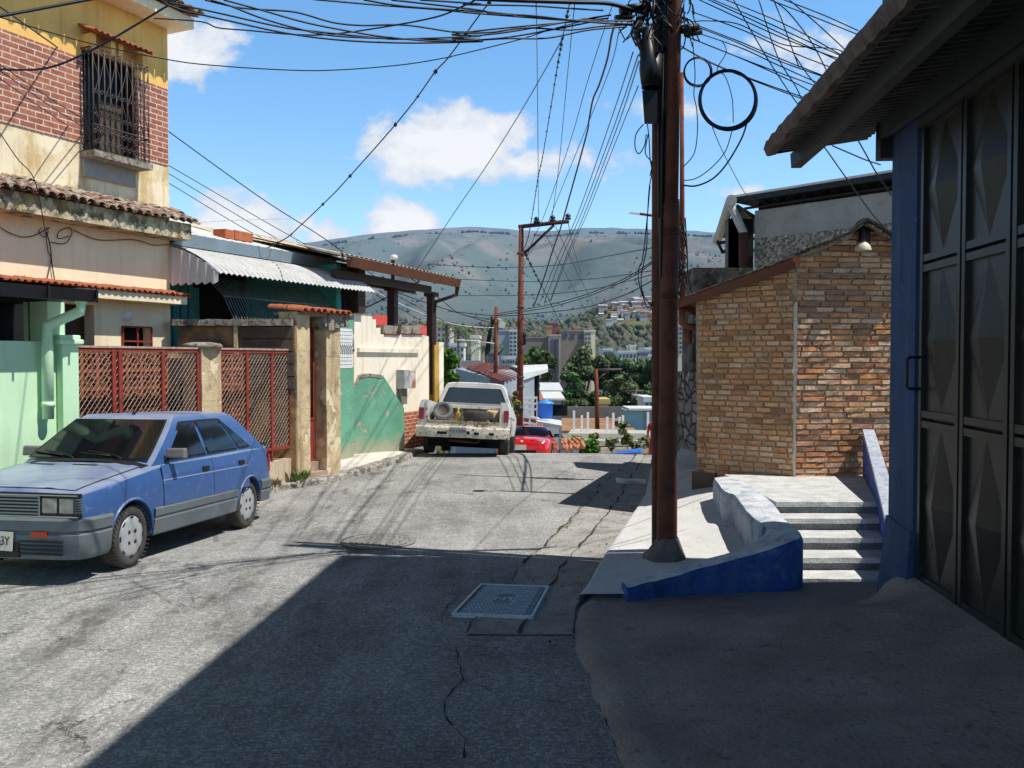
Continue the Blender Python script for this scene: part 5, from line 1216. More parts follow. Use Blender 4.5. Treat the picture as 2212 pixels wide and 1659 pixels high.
# front: grille, lamps
b = MB(); b.bb(-.76, -.735, .545, .76, -.7, .755); b.build('front_panel', TRIM, BC, world=False)
b = MB()
for k in range(6): b.bb(-.36, -.752, .575+k*.029, .36, -.73, .588+k*.029)
b.bb(.36, -.75, .565, .372, -.73, .74); b.bb(-.372, -.75, .565, -.36, -.73, .74); b.build('grille', pm('grey grille', (.2, .22, .23), .5, var=None, bump=None), BC, world=False)
for s_ in (1, -1):
    for x0, x1 in ((.395, .54), (.565, .705)):
        b = MB(); b.prism([(s_*x0, -.748, .585), (s_*x1, -.742, .585), (s_*x1, -.742, .715), (s_*x0, -.748, .715)][::s_], (0, .02, 0)); b.build('headlight', LENS, BC, world=False, bevel=.01)
    b = MB()
    for k in range(6): b.bb(min(s_*.715, s_*.765), -.745, .59+k*.022, max(s_*.715, s_*.765), -.7, .602+k*.022)
    b.build('corner_rib', GREYP, BC, world=False)
b = MB(); b.bb(-.75, -.75, .553, .75, -.72, .562); b.bb(-.74, -.748, .735, .74, -.72, .742); b.build('chrome_strip', pm('dull chrome', (.5, .5, .48), .3, metal=.6, var=None, bump=None), BC, world=False)
# bumpers and side cladding by sweeping a profile along plan paths
def sweep(path, prof, name, mat, closed_ends=True):
    pts = [V((x, y, 0)) for x, y in path]; vs = []; n = len(prof)
    for i, p in enumerate(pts):
        d = (pts[min(i+1, len(pts)-1)]-pts[max(i-1, 0)]).normalized(); nn = V((d.y, -d.x, 0))
        vs += [p+nn*o+V((0, 0, z)) for o, z in prof]
    b = MB(); b.add(vs, [(i*n+k, i*n+n+k, i*n+n+(k+1) % n, i*n+(k+1) % n) for i in range(len(pts)-1) for k in range(n)], 0, True)
    b.add(vs[:n], [tuple(range(n))[::-1]]); b.add(vs[-n:], [tuple(range(n))]); return b.build(name, mat, BC, world=False, sharp=30)
BP_ = [(-.8, -.33), (-.805, -.5), (-.79, -.62), (-.74, -.71), (-.6, -.755), (-.3, -.77), (0, -.775), (.3, -.77), (.6, -.755), (.74, -.71), (.79, -.62), (.805, -.5), (.8, -.33)]
sweep(BP_, [(-.08, .2), (-.03, .19), (.0, .24), (.015, .4), (.0, .425), (.02, .44), (.03, .525), (.01, .548), (-.06, .55)], 'front_bumper', GREYP)
sweep([(x, 3.16-(y+.71)*1.) for x, y in BP_[::-1]][:], [(-.08, .28), (-.0, .28), (.015, .4), (.0, .425), (.02, .44), (.03, .525), (.01, .548), (-.06, .55)], 'rear_bumper', GREYP)
for s_ in (1, -1):
    ys_ = np.linspace(.36, 2.14, 12); pr_ = [(.0, .235), (.012, .25), (.016, .385), (.006, .4), (.006, .41), (.018, .425), (.016, .49), (.0, .505)]
    b = MB(); vs = [(s_*(sx(y, z)+o), y, z) for y in ys_ for o, z in pr_]; n = 8
    b.add(vs, [((i*n+k, i*n+n+k, i*n+n+k+1, i*n+k+1) if s_ > 0 else (i*n+k+1, i*n+n+k+1, i*n+n+k, i*n+k)) for i in range(11) for k in range(n-1)], 0, False); b.build('side_cladding', GREYP, BC, world=False)
    for yc, r_ in ((0, .345), (2.483, .335)):
        b = MB(); b.tube([(s_*(sx(yc+r_*math.cos(t), .285+r_*math.sin(t))+.004), yc+r_*math.cos(t), .285+r_*math.sin(t)) for t in np.linspace(.1, math.pi-.1, 18)], .014, 6); b.build('arch_lip', CP, BC, world=False)
    # mirror
    b = MB(); b.hexa([(s_*.74, .66, .965), (s_*.95, .68, .955), (s_*.95, .76, .955), (s_*.74, .76, .965), (s_*.745, .67, 1.055), (s_*.945, .69, 1.06), (s_*.945, .755, 1.06), (s_*.745, .755, 1.055)] if s_ > 0 else [(-.95, .68, .955), (-.74, .66, .965), (-.74, .76, .965), (-.95, .76, .955), (-.945, .69, 1.06), (-.745, .67, 1.055), (-.745, .755, 1.055), (-.945, .755, 1.06)])
    b.build('mirror', pm('grey mirror shell', (.17, .16, .155), .6, var=(9, .15), bump=None), BC, world=False, bevel=.015)
    for yy, xo in ((0, 0), (2.483, -.02)): wheel(BC, s_*(.715+xo), yy, .283, .285, .165, s_, 'slots', HUB, RUBBERD, .69)
    b = MB(); b.bb(min(s_*.33, s_*.47), -.805, .385, max(s_*.33, s_*.47), -.76, .43); b.build('indicator', AMB, BC, world=False)
    b = MB(); b.bb(min(s_*.56, s_*.75), 3.12, .62, max(s_*.56, s_*.75), 3.17, .84); b.build('tail_light', pm('red lens', (.3, .01, .01), .25, spec=.7, var=None, bump=None), BC, world=False)
b = MB()
for k in range(4): b.bb(.2, -.79, .235+k*.035, .62, -.765, .25+k*.035); b.bb(-.62, -.79, .235+k*.035, -.2, -.765, .25+k*.035)
b.bb(-.2, -.795, .21, .2, -.76, .34); b.build('bumper_slot', TRIM, BC, world=False)
PLATE = pm('white number plate', (.6, .57, .5), .5, var=(9, .12), bump=None)
b = MB(); b.hexa([(-.16, -.815, .275), (.155, -.815, .265), (.155, -.81, .265), (-.16, -.81, .275), (-.16, -.805, .435), (.155, -.805, .425), (.155, -.8, .425), (-.16, -.8, .435)]); pl = b.build('number_plate', PLATE, BC, world=False)
vs, fs = text_mesh('33Y', .11, .001); b = MB(); b.add([(p.x*.8+.06, -.8165-p.z+.01*(p.y/.11)*.6, .347+p.y) for p in vs], fs); b.build('plate_lettering', TRIM, pl, world=False)
b = MB(); b.tube([(.05, 1.2, 1.39), (.05, 1.22, 1.41), (.22, 1.85, 1.52)], .004, 5); b.box((.05, 1.2, 1.395), (.03, .05, .02)); b.build('aerial', TRIM, BC, world=False)
b = MB(); b.bb(-.62, -.3, .2, .62, 2.9, .3); b.build('underbody', DARK, BC, world=False)
# ================================================================= white pickup, nose down over the crest
TX = thing('pickup_truck', 'battered white pickup with missing tailgate and rusty bumper seen from behind', 'truck', (-1.02, 19.5, -.05))
TX.rotation_euler = (-R(5.2), R(2.4), -R(2.6))
WTP = carpaint('chalky white paint', (.78, .775, .75), .5, (.84, .83, .81), (.4, .33, .25)); RUSTW = pm('rusty white steel', (.68, .63, .52), .7, var=(6, .2), dirt=[(6, .56, .64, (.22, .1, .04), .85), (14, .55, .62, (.08, .04, .02), .8)], bump=(25, .4))
TRK = lambda nm, mt, **k: b.build(nm, mt, TX, world=False, **k)
for s_ in (1, -1):
    b = MB()
    pr_ = [(.9, .42), (.95, .48), (.975, .62), (.965, .8), (.985, .84), (.97, 1.0), (.93, 1.12), (.9, 1.14), (.78, 1.14), (.77, .72)]
    vs = [(s_*x*(.985 if y in (-.98,) else 1), y, z) for y in (-.98, -.9, -.4, .4, 1.0, 1.42) for x, z in pr_]; n = len(pr_)
    b.add(vs, [((i*n+k, i*n+n+k, i*n+n+(k+1) % n, i*n+(k+1) % n) if s_ < 0 else (i*n+(k+1) % n, i*n+n+(k+1) % n, i*n+n+k, i*n+k)) for i in range(5) for k in range(n)], 0, False)
    b.add(vs[:n], [tuple(range(n))]); b.add(vs[-n:], [tuple(range(n))])
    bed = b.build('bed_side', WTP); weld_body(bed, [cyl_cutter(s_*.79, s_*1.3, 0, .36, .43)], TX, 25)
b = MB(); b.bb(-.77, -1.0, .64, .77, 1.4, .71); TRK('bed_floor', RUSTW)
b = MB(); b.bb(-.77, 1.36, .7, .77, 1.42, 1.1); DDS = pm('dusty dark steel', (.06, .06, .065), .8, var=(5, .4), dirt=[(9, .52, .62, (.3, .28, .25), .6)], bump=None); TRK('bulkhead', DDS)
for x0 in (-.76, .6): b = MB(); b.bb(x0, -.38, .71, x0+.16, .38, .9); TRK('wheel_well', DDS)
b = MB(); b.bb(-.8, -1.0, .6, .8, -.95, .715); TRK('bed_sill', RUSTW); b = MB(); b.bb(-.79, 1.33, 1.06, .79, 1.44, 1.11); TRK('bed_header', RUSTW)
for s_ in (1, -1): b = MB(); b.bb(min(s_*.765, s_*.81), -1.0, .7, max(s_*.765, s_*.81), -.93, 1.13); TRK('tailgate_post', RUSTW)
for s_ in (1, -1):
    b = MB(); b.bb(min(s_*.85, s_*.955), -1.012, .72, max(s_*.85, s_*.955), -.97, .97); TRK('tail_light', pm('dull red lens', (.25, .012, .015), .35, spec=.6, var=(9, .3), bump=None))
    b = MB(); b.bb(min(s_*.86, s_*.945), -1.016, .66, max(s_*.86, s_*.945), -.97, .72); TRK('reversing_light', LENS)
# dented bumper
b = MB(); vs = []; nb = 30
for i in range(nb+1):
    t = -1+2*i/nb; x = t*.99; j = .02*mnoise.noise(V((t*4, 0, 3))); k = .025*mnoise.noise(V((t*3, 5, 3))); yb = -1.16+.05*t*t*t*t*2+k
    vs += [(x, yb+.2, .37+j), (x, yb+.01, .36+j), (x, yb-.01, .45+j), (x, yb, .56+j*1.2), (x, yb+.03, .6+j), (x, yb+.2, .59+j)]
b.add(vs, [(6*i+k, 6*i+6+k, 6*i+6+(k+1) % 6, 6*i+(k+1) % 6) for i in range(nb) for k in range(6)]); b.add(vs[:6], [tuple(range(6))[::-1]]); b.add(vs[-6:], [tuple(range(6))])
TRK('rear_bumper', RUSTW, sharp=30)
b = MB()
for x in (-.42, .3, .62): b.box((x, -1.165, .455+.01*x), (.2 if x < 0 else .1, .03, .055))
b.box((.13, -1.165, .47), (.06, .03, .07)); TRK('bumper_hole', DARK)
b = MB(); b.box((-.08, -1.18, .5), (.34, .02, .15)); pl = TRK('number_plate', pm('grey plate', (.3, .31, .33), .6, var=(8, .2), bump=None))
vs, fs = text_mesh('K2 LG3N', .085, .001); b = MB(); b.add([(p.x-.08, -1.192-p.z, .5+p.y) for p in vs], fs); b.build('plate_lettering', TRIM, pl, world=False)
# cab
b = MB(); cs = []
cabp = [(0, .42), (.8, .42), (.94, .46), (.97, .65), (.96, .86), (.93, 1.06), (.9, 1.1), (.72, 1.6), (.66, 1.665), (.5, 1.69), (0, 1.7)]
for y, k, dz in ((1.5, .985, -.02), (1.54, 1, 0), (2.1, 1, .0), (2.55, .99, -.01)): cs.append((y, [(x*k, z+(dz if z > 1.2 else 0)) for x, z in cabp]))
loft(b, cs); ob = b.build('cab', WTP); weld_body(ob, [], TX, 35)
b = MB(); cs = []
for y, k, dz in ((2.5, 1, 0), (3.2, 1, -.02), (3.9, .97, -.06), (4.05, .93, -.12)): cs.append((y, [(0, .4), (.8, .4), (.94*k, .45), (.97*k, .65), (.96*k, .86), (.93*k, 1.02+dz), (.85*k, 1.07+dz), (.5, 1.1+dz), (.3, 1.11+dz), (.1, 1.115+dz), (0, 1.12+dz)]))
loft(b, cs); ob = b.build('bonnet', WTP); weld_body(ob, [cyl_cutter(.7, 1.3, 3.25, .36, .42), cyl_cutter(-.7, -1.3, 3.25, .36, .42)], TX, 35)
def rw(k, y):
    return [(x*k, y, 1.38+(z-1.38)*k) for x, z in ((-.74, 1.2), (.74, 1.2), (.76, 1.23), (.635, 1.53), (.6, 1.56), (-.6, 1.56), (-.635, 1.53), (-.76, 1.23))]
b = MB(); b.add(rw(1.0, 1.492), [tuple(range(8))]); TRK('window_seal', TRIM)
b = MB(); b.add(rw(.955, 1.486), [tuple(range(8))]); TRK('rear_window', glass('grimy rear window', (.025, .027, .028), .12, .6))
for s_ in (1, -1):
    b = MB(); q = [(s_*.918, 1.75, 1.13), (s_*.918, 2.5, 1.13), (s_*.79, 2.35, 1.5), (s_*.775, 1.78, 1.55)]; b.add(q, [(0, 1, 2, 3) if s_ > 0 else (3, 2, 1, 0)]); TRK('side_window', WIN)
    b = MB(); b.lathe([(0, .03), (.09, .02), (.1, 0), (.06, -.05), (0, -.06)], 16, Matrix.Translation((s_*1.06, 2.35, 1.12)) @ Matrix.Rotation(R(90), 4, 'X')); b.tube([(s_*.95, 2.4, 1.05), (s_*1.05, 2.37, 1.1)], .012, 5); TRK('mirror', BLACKM)
    for yy in (0, 3.25): wheel(TX, s_*.83, yy, .34, .345, .22, s_, 'plain', pm('dusty white rim', (.4, .38, .34), .6, var=(8, .2), bump=None), RUBBERD, .6)
b = MB(); b.bb(-.72, -.85, .3, .72, 3.2, .62); b.bb(-.78, -.62, .16, -.3, -.56, .6); b.bb(.5, -.62, .16, .78, -.56, .6); b.bb(-.8, 1.2, .14, .8, 1.25, .5); b.tube([(-.7, 0, .34), (.7, 0, .34)], .05, 8); b.lathe([(0, .16), (.13, .1), (.16, 0), (.13, -.1), (0, -.16)], 14, Matrix.Translation((.0, 0, .34)) @ Matrix.Rotation(R(90), 4, 'X')); TRK('axle', DARK)
b = MB(); b.tube(smooth_pts([(-.3, -.9, .3), (.1, -.95, .28), (.3, -.9, .28), (.34, -.9, .36)]), .03, 8); TRK('exhaust', RUSTD)
def on_truck(x, y, z): return wm(TX) @ V((x, y, z))
# load
ld = thing('spare_tyre', 'worn grey tyre standing at the left of the pickup bed', 'tyre', on_truck(-.5, -.55, .715)); ld.rotation_euler = TX.rotation_euler
b = MB(); M = Matrix.Translation((0, .05, .2)) @ Matrix.Rotation(R(62), 4, 'X') @ Matrix.Scale(.82, 4)
b.lathe([(.15, -.06), (.2, -.1), (.25, -.09), (.265, -.04), (.265, .04), (.25, .09), (.2, .1), (.15, .06), (.15, -.06)], 32, M); b.build('tyre', pm('grey old tyre', (.16, .16, .165), .8, var=(8, .3), bump=(40, .3)), ld, world=False); b = MB(); b.lathe([(.15, .06), (.12, .03), (0, .04)], 20, M); b.lathe([(.15, -.05), (.08, -.02), (0, -.03)], 20, M); b.build('rim', IRON, ld, world=False)
ld = thing('old_tyre', 'black tyre lying flat in the pickup bed beside the cardboard', 'tyre', on_truck(.28, -.5, .715)); ld.rotation_euler = TX.rotation_euler
b = MB(); b.lathe([(.17, .02), (.24, .0), (.31, .02), (.33, .07), (.33, .17), (.31, .22), (.24, .24), (.17, .22), (.17, .02)], 36); b.build('tyre', RUBBERD, ld, world=False)
ld = thing('cardboard_sheet', 'torn tan cardboard leaning on the tyre in the pickup bed', 'cardboard', on_truck(.6, -.6, .72)); ld.rotation_euler = TX.rotation_euler
b = MB(); b.hexa([(-.12, 0, .0), (.1, .06, 0), (.1, .08, 0), (-.12, .02, 0), (-.17, .05, .22), (.12, .1, .2), (.12, .12, .2), (-.17, .07, .22)]); b.hexa([(-.17, .05, .22), (.12, .1, .2), (.1, .3, .26), (-.12, .28, .27), (-.17, .05, .23), (.12, .1, .21), (.1, .3, .27), (-.12, .28, .28)]); b.build('sheet', pm('cardboard', (.5, .33, .18), .9, bump=(20, .3)), ld, world=False)
ld = thing('oil_bottle', 'yellowish plastic oil bottle beside the grey tyre in the pickup bed', 'bottle', on_truck(-.17, -.5, .715)); ld.rotation_euler = TX.rotation_euler
b = MB(); b.lathe([(0, 0), (.06, 0), (.062, .15), (.05, .19), (.02, .22), (.02, .25), (0, .25)], 14); b.build('bottle', pm('yellow oil bottle', (.4, .25, .03), .35, var=None, bump=None), ld, world=False); b = MB(); b.lathe([(.024, .25), (.024, .28), (0, .28)], 10); b.build('cap', pm('yellow cap', (.6, .5, .02), .4, var=None, bump=None), ld, world=False)
LIT = pm('rubbish', (.25, .22, .15), .95, attr=True, var=(20, .3), bump=None)
b = MB()
for k in range(240):
    x, y = random.uniform(-.72, .72), random.uniform(-.9, 1.2); c = on_truck(x, y, .718+random.uniform(0, .05)); s_ = random.uniform(.01, .045); b.cc = random.choice([(.3, .26, .18), (.12, .1, .06), (.35, .33, .2), (.1, .12, .05)])
    d1 = V((random.uniform(-1, 1), random.uniform(-1, 1), random.uniform(-.3, .6))).normalized()*s_; d2 = V((random.uniform(-1, 1), random.uniform(-1, 1), random.uniform(-.3, .6))).normalized()*s_; b.add([c-d1, c-d2, c+d1, c+d2], [(0, 1, 2, 3)])
tag(b.build('bed_litter', LIT), 'dry leaves and rubbish strewn over the pickup bed floor', 'litter', kind='stuff')
# ================================================================= red coupe climbing from below the crest
RC_ = thing('red_coupe', 'glossy red coupe with oval headlights climbing the hill behind the pickup', 'car', (.36, 25.9, drop(25.9)-.0)); RC_.rotation_euler = (-math.atan(.1716), 0, -R(7))
REDP = pm('glossy red paint', (.62, .012, .012), .2, spec=.6, var=(2, .05), bump=None, coat=.6)
RD = lambda nm, mt, **k: b.build(nm, mt, RC_, world=False, **k)
secs = []
for y, w, bt_, tc, zb_ in ((-.83, .5, .5, .52, .3), (-.8, .62, .56, .58, .24), (-.7, .74, .61, .66, .2), (-.45, .81, .67, .735, .18), (0, .84, .73, .81, .18), (.45, .845, .78, .875, .2), (.75, .845, .81, .91, .2), (1.6, .84, .86, .92, .2), (2.3, .84, .89, .95, .2), (2.9, .81, .9, .97, .24), (3.2, .74, .86, .95, .3), (3.28, .65, .8, .88, .4)):
    secs.append((y, [(0, zb_), (w*.8, zb_), (w*.97, zb_+.05), (w*1., (zb_+bt_)*.5), (w*.985, bt_-.12), (w*.95, bt_-.03), (w*.9, bt_+.005), (w*.7, bt_+(tc-bt_)*.6), (w*.4, bt_+(tc-bt_)*.9), (0, tc)]))
b = MB(); loft(b, secs); ob = b.build('body', REDP); weld_body(ob, [cyl_cutter(s_*.6, s_*1.2, y, .29, .34) for s_ in (1, -1) for y in (0, 2.45)], RC_, 40)
b = MB(); rings = []
for z, w, ya_, yb_ in ((.84, .77, .62, 3.0), (.95, .73, .8, 2.85), (1.1, .65, 1.08, 2.6), (1.22, .57, 1.35, 2.35), (1.28, .46, 1.6, 2.15), (1.3, .25, 1.75, 2.0)):
    rings.append([(w*math.copysign(abs(math.cos(t))**.55, math.cos(t)), (ya_+yb_)/2+(yb_-ya_)/2*math.copysign(abs(math.sin(t))**.8, math.sin(t)), z) for t in np.linspace(0, 2*math.pi, 25)[:-1]])
vs = [q for r_ in rings for q in r_]; b.add(vs, [(i*24+j, i*24+(j+1) % 24, i*24+24+(j+1) % 24, i*24+24+j) for i in range(5) for j in range(24)], 0, True); b.add(rings[-1], [tuple(range(24))], 0); RD('roof', REDP)
def rws(u, v):
    z = .9+v*.31; w = lerp_tab([(.84, .74), (.95, .69), (1.1, .6), (1.22, .5)], z); y = lerp_tab([(.84, .62), (.95, .8), (1.1, 1.08), (1.22, 1.35)], z); a = u*2-1
    return (w*a, y-.03+.14*a*a*a*a, z+.012)
b = MB(); b.grid(rws, 12, 5); RD('windscreen', WIN)
for s_ in (1, -1):
    b = MB(); b.grid(lambda u, v: (s_*(lerp_tab([(.84, .775), (.95, .735), (1.1, .655), (1.22, .58)], .92+v*.25)+.006), 1.05+v*.35+u*(1.5-v*.55), .92+v*.25), 4, 3, flip=s_ < 0); RD('side_window', WIN)
    M = Matrix.Translation((s_*.54, -.71, .605)) @ Matrix.Rotation(R(62), 4, 'X') @ Matrix.Diagonal((.15, .085, 1, 1))
    b = MB(); b.lathe([(0, .022), (.5, .018), (.85, .008), (1, -.02)], 20, M); RD('headlight', LENS)
    b = MB(); M2 = Matrix.Translation((s_*.3, -.755, .585)) @ Matrix.Rotation(R(65), 4, 'X') @ Matrix.Diagonal((.1, .07, 1, 1)); b.lathe([(0, .02), (.6, .016), (1, -.01)], 16, M2); RD('fog_light', pm('dark lens', (.06, .012, .012), .2, spec=.7, var=None, bump=None))
    b = MB(); b.hexa([(s_*.8-.0, .78, .86), (s_*.8+s_*.17, .8, .87), (s_*.8+s_*.17, .87, .87), (s_*.8, .87, .86), (s_*.8, .79, .96), (s_*.8+s_*.16, .81, .97), (s_*.8+s_*.16, .87, .97), (s_*.8, .87, .96)]); RD('mirror', BLACKM)
    for yy in (0, 2.45): wheel(RC_, s_*.745, yy, .29, .295, .19, s_, 'plain', HUB, RUBBER, .68)
b = MB(); b.bb(-.42, -.845, .27, .42, -.79, .35); RD('air_intake', DARK)
b = MB(); b.box((-.04, -.85, .42), (.36, .02, .15)); RD('number_plate', PLATE)
b = MB(); b.lathe([(.0, .01), (.035, .006), (.04, 0)], 14, Matrix.Translation((0, -.8, .6)) @ Matrix.Rotation(R(65), 4, 'X')); RD('badge', ZINC)
b = MB(); b.tube([(.35, .7, .9), (-.2, .85, .96)], .008, 5); b.tube([(-.2, .68, .9), (-.6, .9, .95)], .008, 5); RD('wiper', TRIM)
# ================================================================= main power pole
def cc(ox, oy, s): return lambda x, y: ((ox+x/s)/1.15732, (oy+y/s)/1.15732)
cA, cB, cC, cD, cE = cc(400, 0, 2.765), cc(1000, 0, 3.072), cc(1480, 0, 3.456), cc(1120, 500, 3.456), cc(0, 0, 3.456)
MP = thing('power_pole', 'tall rusty power pole with black cable boxes standing on the pavement by the blue wall', 'utility pole', P(1440, 1205, 8.5))
RUSTP = pm('pole rust', (.13, .04, .022), .8, var=(4, .3), dirt=[(3, .5, .66, (.05, .018, .012), .8)], peel=((.22, .14, .09), .69, 4), bump=(30, .25))
b = MB(); YP = 8.5
b.tube([P(1440, 1212, YP), P(1441, 1100, YP), P(1446, 640, YP), P(1449, 500, YP)], [.1, .098, .083, .08], 18)
b.tube([P(1449, 502, YP), P(1450, 440, YP)], [.078, .077], 18, cap=True); b.tube([P(1450, 440, YP), P(1458, 0, YP), P(1464, -420, YP)], [.067, .064, .06], 18); b.build('front_pole', RUSTP, MP)
b = MB(); b.tube([P(1424, 1200, YP+.25), P(1421, 500, YP+.25), P(1421, 0, YP+.25), P(1421, -300, YP+.25)], [.075, .06, .055, .05], 14); b.build('rear_pole', RUSTP, MP)
b = MB(); b.tube([P(1437, 1195, YP+.1), P(1434, 500, YP+.12), P(1434, -300, YP+.12)], .05, 8)
for k in range(7):
    x = 1424+k*3.2; b.tube(smooth_pts([P(x+random.uniform(-2, 2), y, YP+.02+.02*k) for y in (470, 380, 280, 200, 120, 40, -60, -250)]), .014, 6)
b.tube([P(1430, 600, YP), P(1430, 330, YP), P(1434, 100, YP)], .02, 6); b.build('riser_cable', WIRE, MP)
b = MB(); BOXM = pm('black splice case', (.01, .01, .012), .45, var=None, bump=None)
b.tube([P(1399, 60, YP-.05), P(1401, 150, YP-.05), P(1398, 182, YP-.05)], [.05, .09, .06], 12); b.tube([P(1409, 120, YP), P(1408, 190, YP)], .1, 12); b.build('splice_case', BOXM, MP)
b = MB(); b.hexa([P(1392, 268, YP-.06), P(1420, 268, YP-.06), P(1420, 268, YP+.1), P(1392, 268, YP+.1), P(1387, 195, YP-.06), P(1420, 195, YP-.06), P(1420, 195, YP+.1), P(1387, 195, YP+.1)]); b.build('cable_box', BOXM, MP)
b = MB(); b.tube(smooth_pts([P(1405, 130, YP), P(1384, 100, YP-.05), P(1377, 70, YP-.05), P(1380, 45, YP-.05), P(1392, 30, YP), P(1405, -20, YP)]), .03, 10); b.build('conduit_bend', BOXM, MP)
b = MB()
for k in range(34):
    x0, y0 = random.uniform(1372, 1430), random.uniform(-20, 60); pts = [P(x0, y0, YP+random.uniform(-.1, .1))]
    for q in range(3): x0 += random.uniform(-26, 26); y0 += random.uniform(2, 34); pts.append(P(x0, y0, YP+random.uniform(-.15, .1)))
    b.tube(smooth_pts(pts, 4), random.choice([.006, .009, .012]), 5)
for k in range(16):
    x0, y0 = random.uniform(1472, 1490), random.uniform(-20, 55); pts = [P(x0, y0, YP)]
    for q in range(3): x0 += random.uniform(-9, 12); y0 += random.uniform(2, 28); pts.append(P(x0, y0, YP+random.uniform(-.1, .05)))
    b.tube(smooth_pts(pts, 4), .007, 5)
for (x, y, r) in ((1357, 22, .05), (1347, 38, .045), (1372, 16, .05), (1490, 62, .06), (1497, 72, .04)): b.tube([P(x-18, y+2, YP-.05), P(x+18, y-3, YP-.02)], r*.7, 8)
b.build('cable_tangle', WIRE, MP)
b = MB()
for pts in ([(1390, 268), (1374, 290), (1372, 318), (1380, 332), (1392, 315), (1396, 290)], [(1398, 265), (1402, 300), (1404, 340), (1408, 372), (1402, 410), (1398, 480)], [(1400, 290), (1394, 330), (1408, 352), (1404, 380)], [(1398, 480), (1396, 540), (1385, 600), (1391, 640), (1413, 662)], [(1404, 400), (1398, 470), (1388, 560), (1380, 580), (1380, 610), (1392, 650), (1400, 664), (1413, 652)]):
    b.tube(smooth_pts([P(x, y, YP-.06) for x, y in pts]), .0055, 5)
b.build('loose_wire', WIRE, MP)
b = MB(); fc = P(1441, 1208, YP)-UP*.02; b.grid(lambda u, v: (lambda t, r_, z_: fc+V((math.cos(t)*r_, math.sin(t)*r_, z_)))(-6.2832*u, (.31-.21*v**.7)*(1+.28*mnoise.noise(V((math.cos(6.2832*u)*1.4, math.sin(6.2832*u)*1.4, v*1.5)))), -.06+.3*v+.05*mnoise.noise(V((math.cos(6.2832*u)*2, math.sin(6.2832*u)*2, 4+v*3)))*(1-v)), 22, 6, smooth=False); b.build('concrete_foot', pm('dark foot', (.16, .13, .115), .95, var=(7, .3), bump=(22, .9)), MP)
for (x, y, r) in ((1449, 503, .083), (1446, 640, .088)): b = MB(); b.tube([P(x, y-6, YP), P(x, y+6, YP)], r, 16); b.build('pole_collar', RUSTD, MP)
# coils
def coil(name, label, cx, cy, rpx, n, Y, tr, jit):
    o = thing(name, label, 'cable coil', P(cx, cy, Y)); b = MB()
    for k in range(n):
        r = rpx*(1+random.uniform(-jit, jit)); ox, oy = random.uniform(-jit, jit)*rpx*.8, random.uniform(-jit, jit)*rpx*.8
        b.tube([P(cx+ox+r*math.cos(t), cy+oy+r*1.04*math.sin(t), Y+.03*math.sin(t+k)) for t in np.linspace(0, 2*math.pi, 41)[:-1]], tr, 5, closed=True)
    b.build('coil', WIREB, o); return o
coil('cable_coil', 'large coil of spare cable hanging beside the main power pole', 1359, 0, 0, 0, 8.3, .006, 0) if False else None
coil('cable_coil', 'large round coil of spare cable hanging right of the main power pole', 1572, 215, 60, 11, 8.3, .0065, .05)
coil('cable_coil', 'small cable loop hanging close to the main power pole', 1507, 156, 29, 3, 8.35, .0055, .05)
# ================================================================= other poles
def pole(name, label, pts, rad, mat, n=12):
    o = thing(name, label, 'utility pole', pts[0]); b = MB(); b.tube(pts, rad, n); b.build('pole', mat, o); return o
p2 = pole('power_pole', 'rusty power pole with long crossarm standing behind the pickup', [P(1122, 960, 32), P(1124, 760, 32), P(1126, 487, 32)], [.125, .115, .085], RUST)
b = MB(); b.tube([P(1120, 490, 32), P(1229, 478, 31.6)], .075, 4); b.build('crossarm', RUSTD, p2)
b = MB(); b.tube([P(1132, 548, 32), P(1197, 486, 31.7)], .05, 4); b.build('brace', RUSTD, p2)
INS = pm('glazed insulator', (.03, .04, .05), .3, var=None, bump=None)
for x, y in ((1159, 478), (1194, 475), (1227, 471)):
    b = MB(); b.lathe([(.0, -.2), (.03, -.2), (.03, -.05), (.11, -.05), (.12, .0), (.06, .03), (.1, .06), (.1, .1), (.04, .16), (0, .17)], 12, Matrix.Translation(P(x, y, 31.8))); b.build('insulator', INS, p2)
for y in (548, 663, 815, 835, 742): b = MB(); b.tube([P(1124.4, y-2, 32), P(1124.4, y+2, 32)], .14, 10); b.build('pole_band', IRON, p2)
b = MB(); b.tube([P(1133, 720, 31.8), P(1133, 745, 31.8)], .06, 6); b.build('fuse', WIRE, p2)
p3 = pole('power_pole', 'thin rusty pole with street lamp near the rust roofed house', [P(1070, 870, 40), P(1072, 663, 40)], [.11, .085], RUST)
b = MB(); b.tube([P(1073, 688, 40), P(1082, 692, 39.9)], .04, 6); c_ = [P(1080, 690, 39.9), P(1093, 697, 39.9), P(1088, 710, 39.9), P(1077, 706, 39.9)]; b.prism(c_, V((0, .35, 0))); b.build('street_lamp', pm('lamp cover', (.7, .66, .5), .5, var=None, bump=None), p3)
b = MB(); b.tube([P(1064, 684, 40), P(1064, 700, 40)], .1, 8)
for k in range(6): b.tube(smooth_pts([P(1064+random.uniform(-3, 3), 700, 40), P(1060-k*1.5, 730, 40), P(1058-k*2, 760+k*2, 40)]), .018, 4)
b.tube([P(1066, 775, 40), P(1090, 752, 40)], .04, 4); b.build('fittings', WIRE, p3)
p4 = pole('steel_post', 'slender rusty post wrapped in cables behind the brick eave', [P(1474, 700, 14.5), P(1473.5, 420, 14.5), P(1473, 157, 14.5)], [.05, .04, .028], RUST)
b = MB()
for k in range(16):
    y0 = random.uniform(440, 600); x0 = random.uniform(1466, 1478); pts = [P(x0, y0, 14.5)]
    for q in range(3): y0 += random.uniform(8, 26); x0 = random.uniform(1463, 1484); pts.append(P(x0, y0, 14.5+random.uniform(-.15, .1)))
    b.tube(smooth_pts(pts, 4), .012, 4)
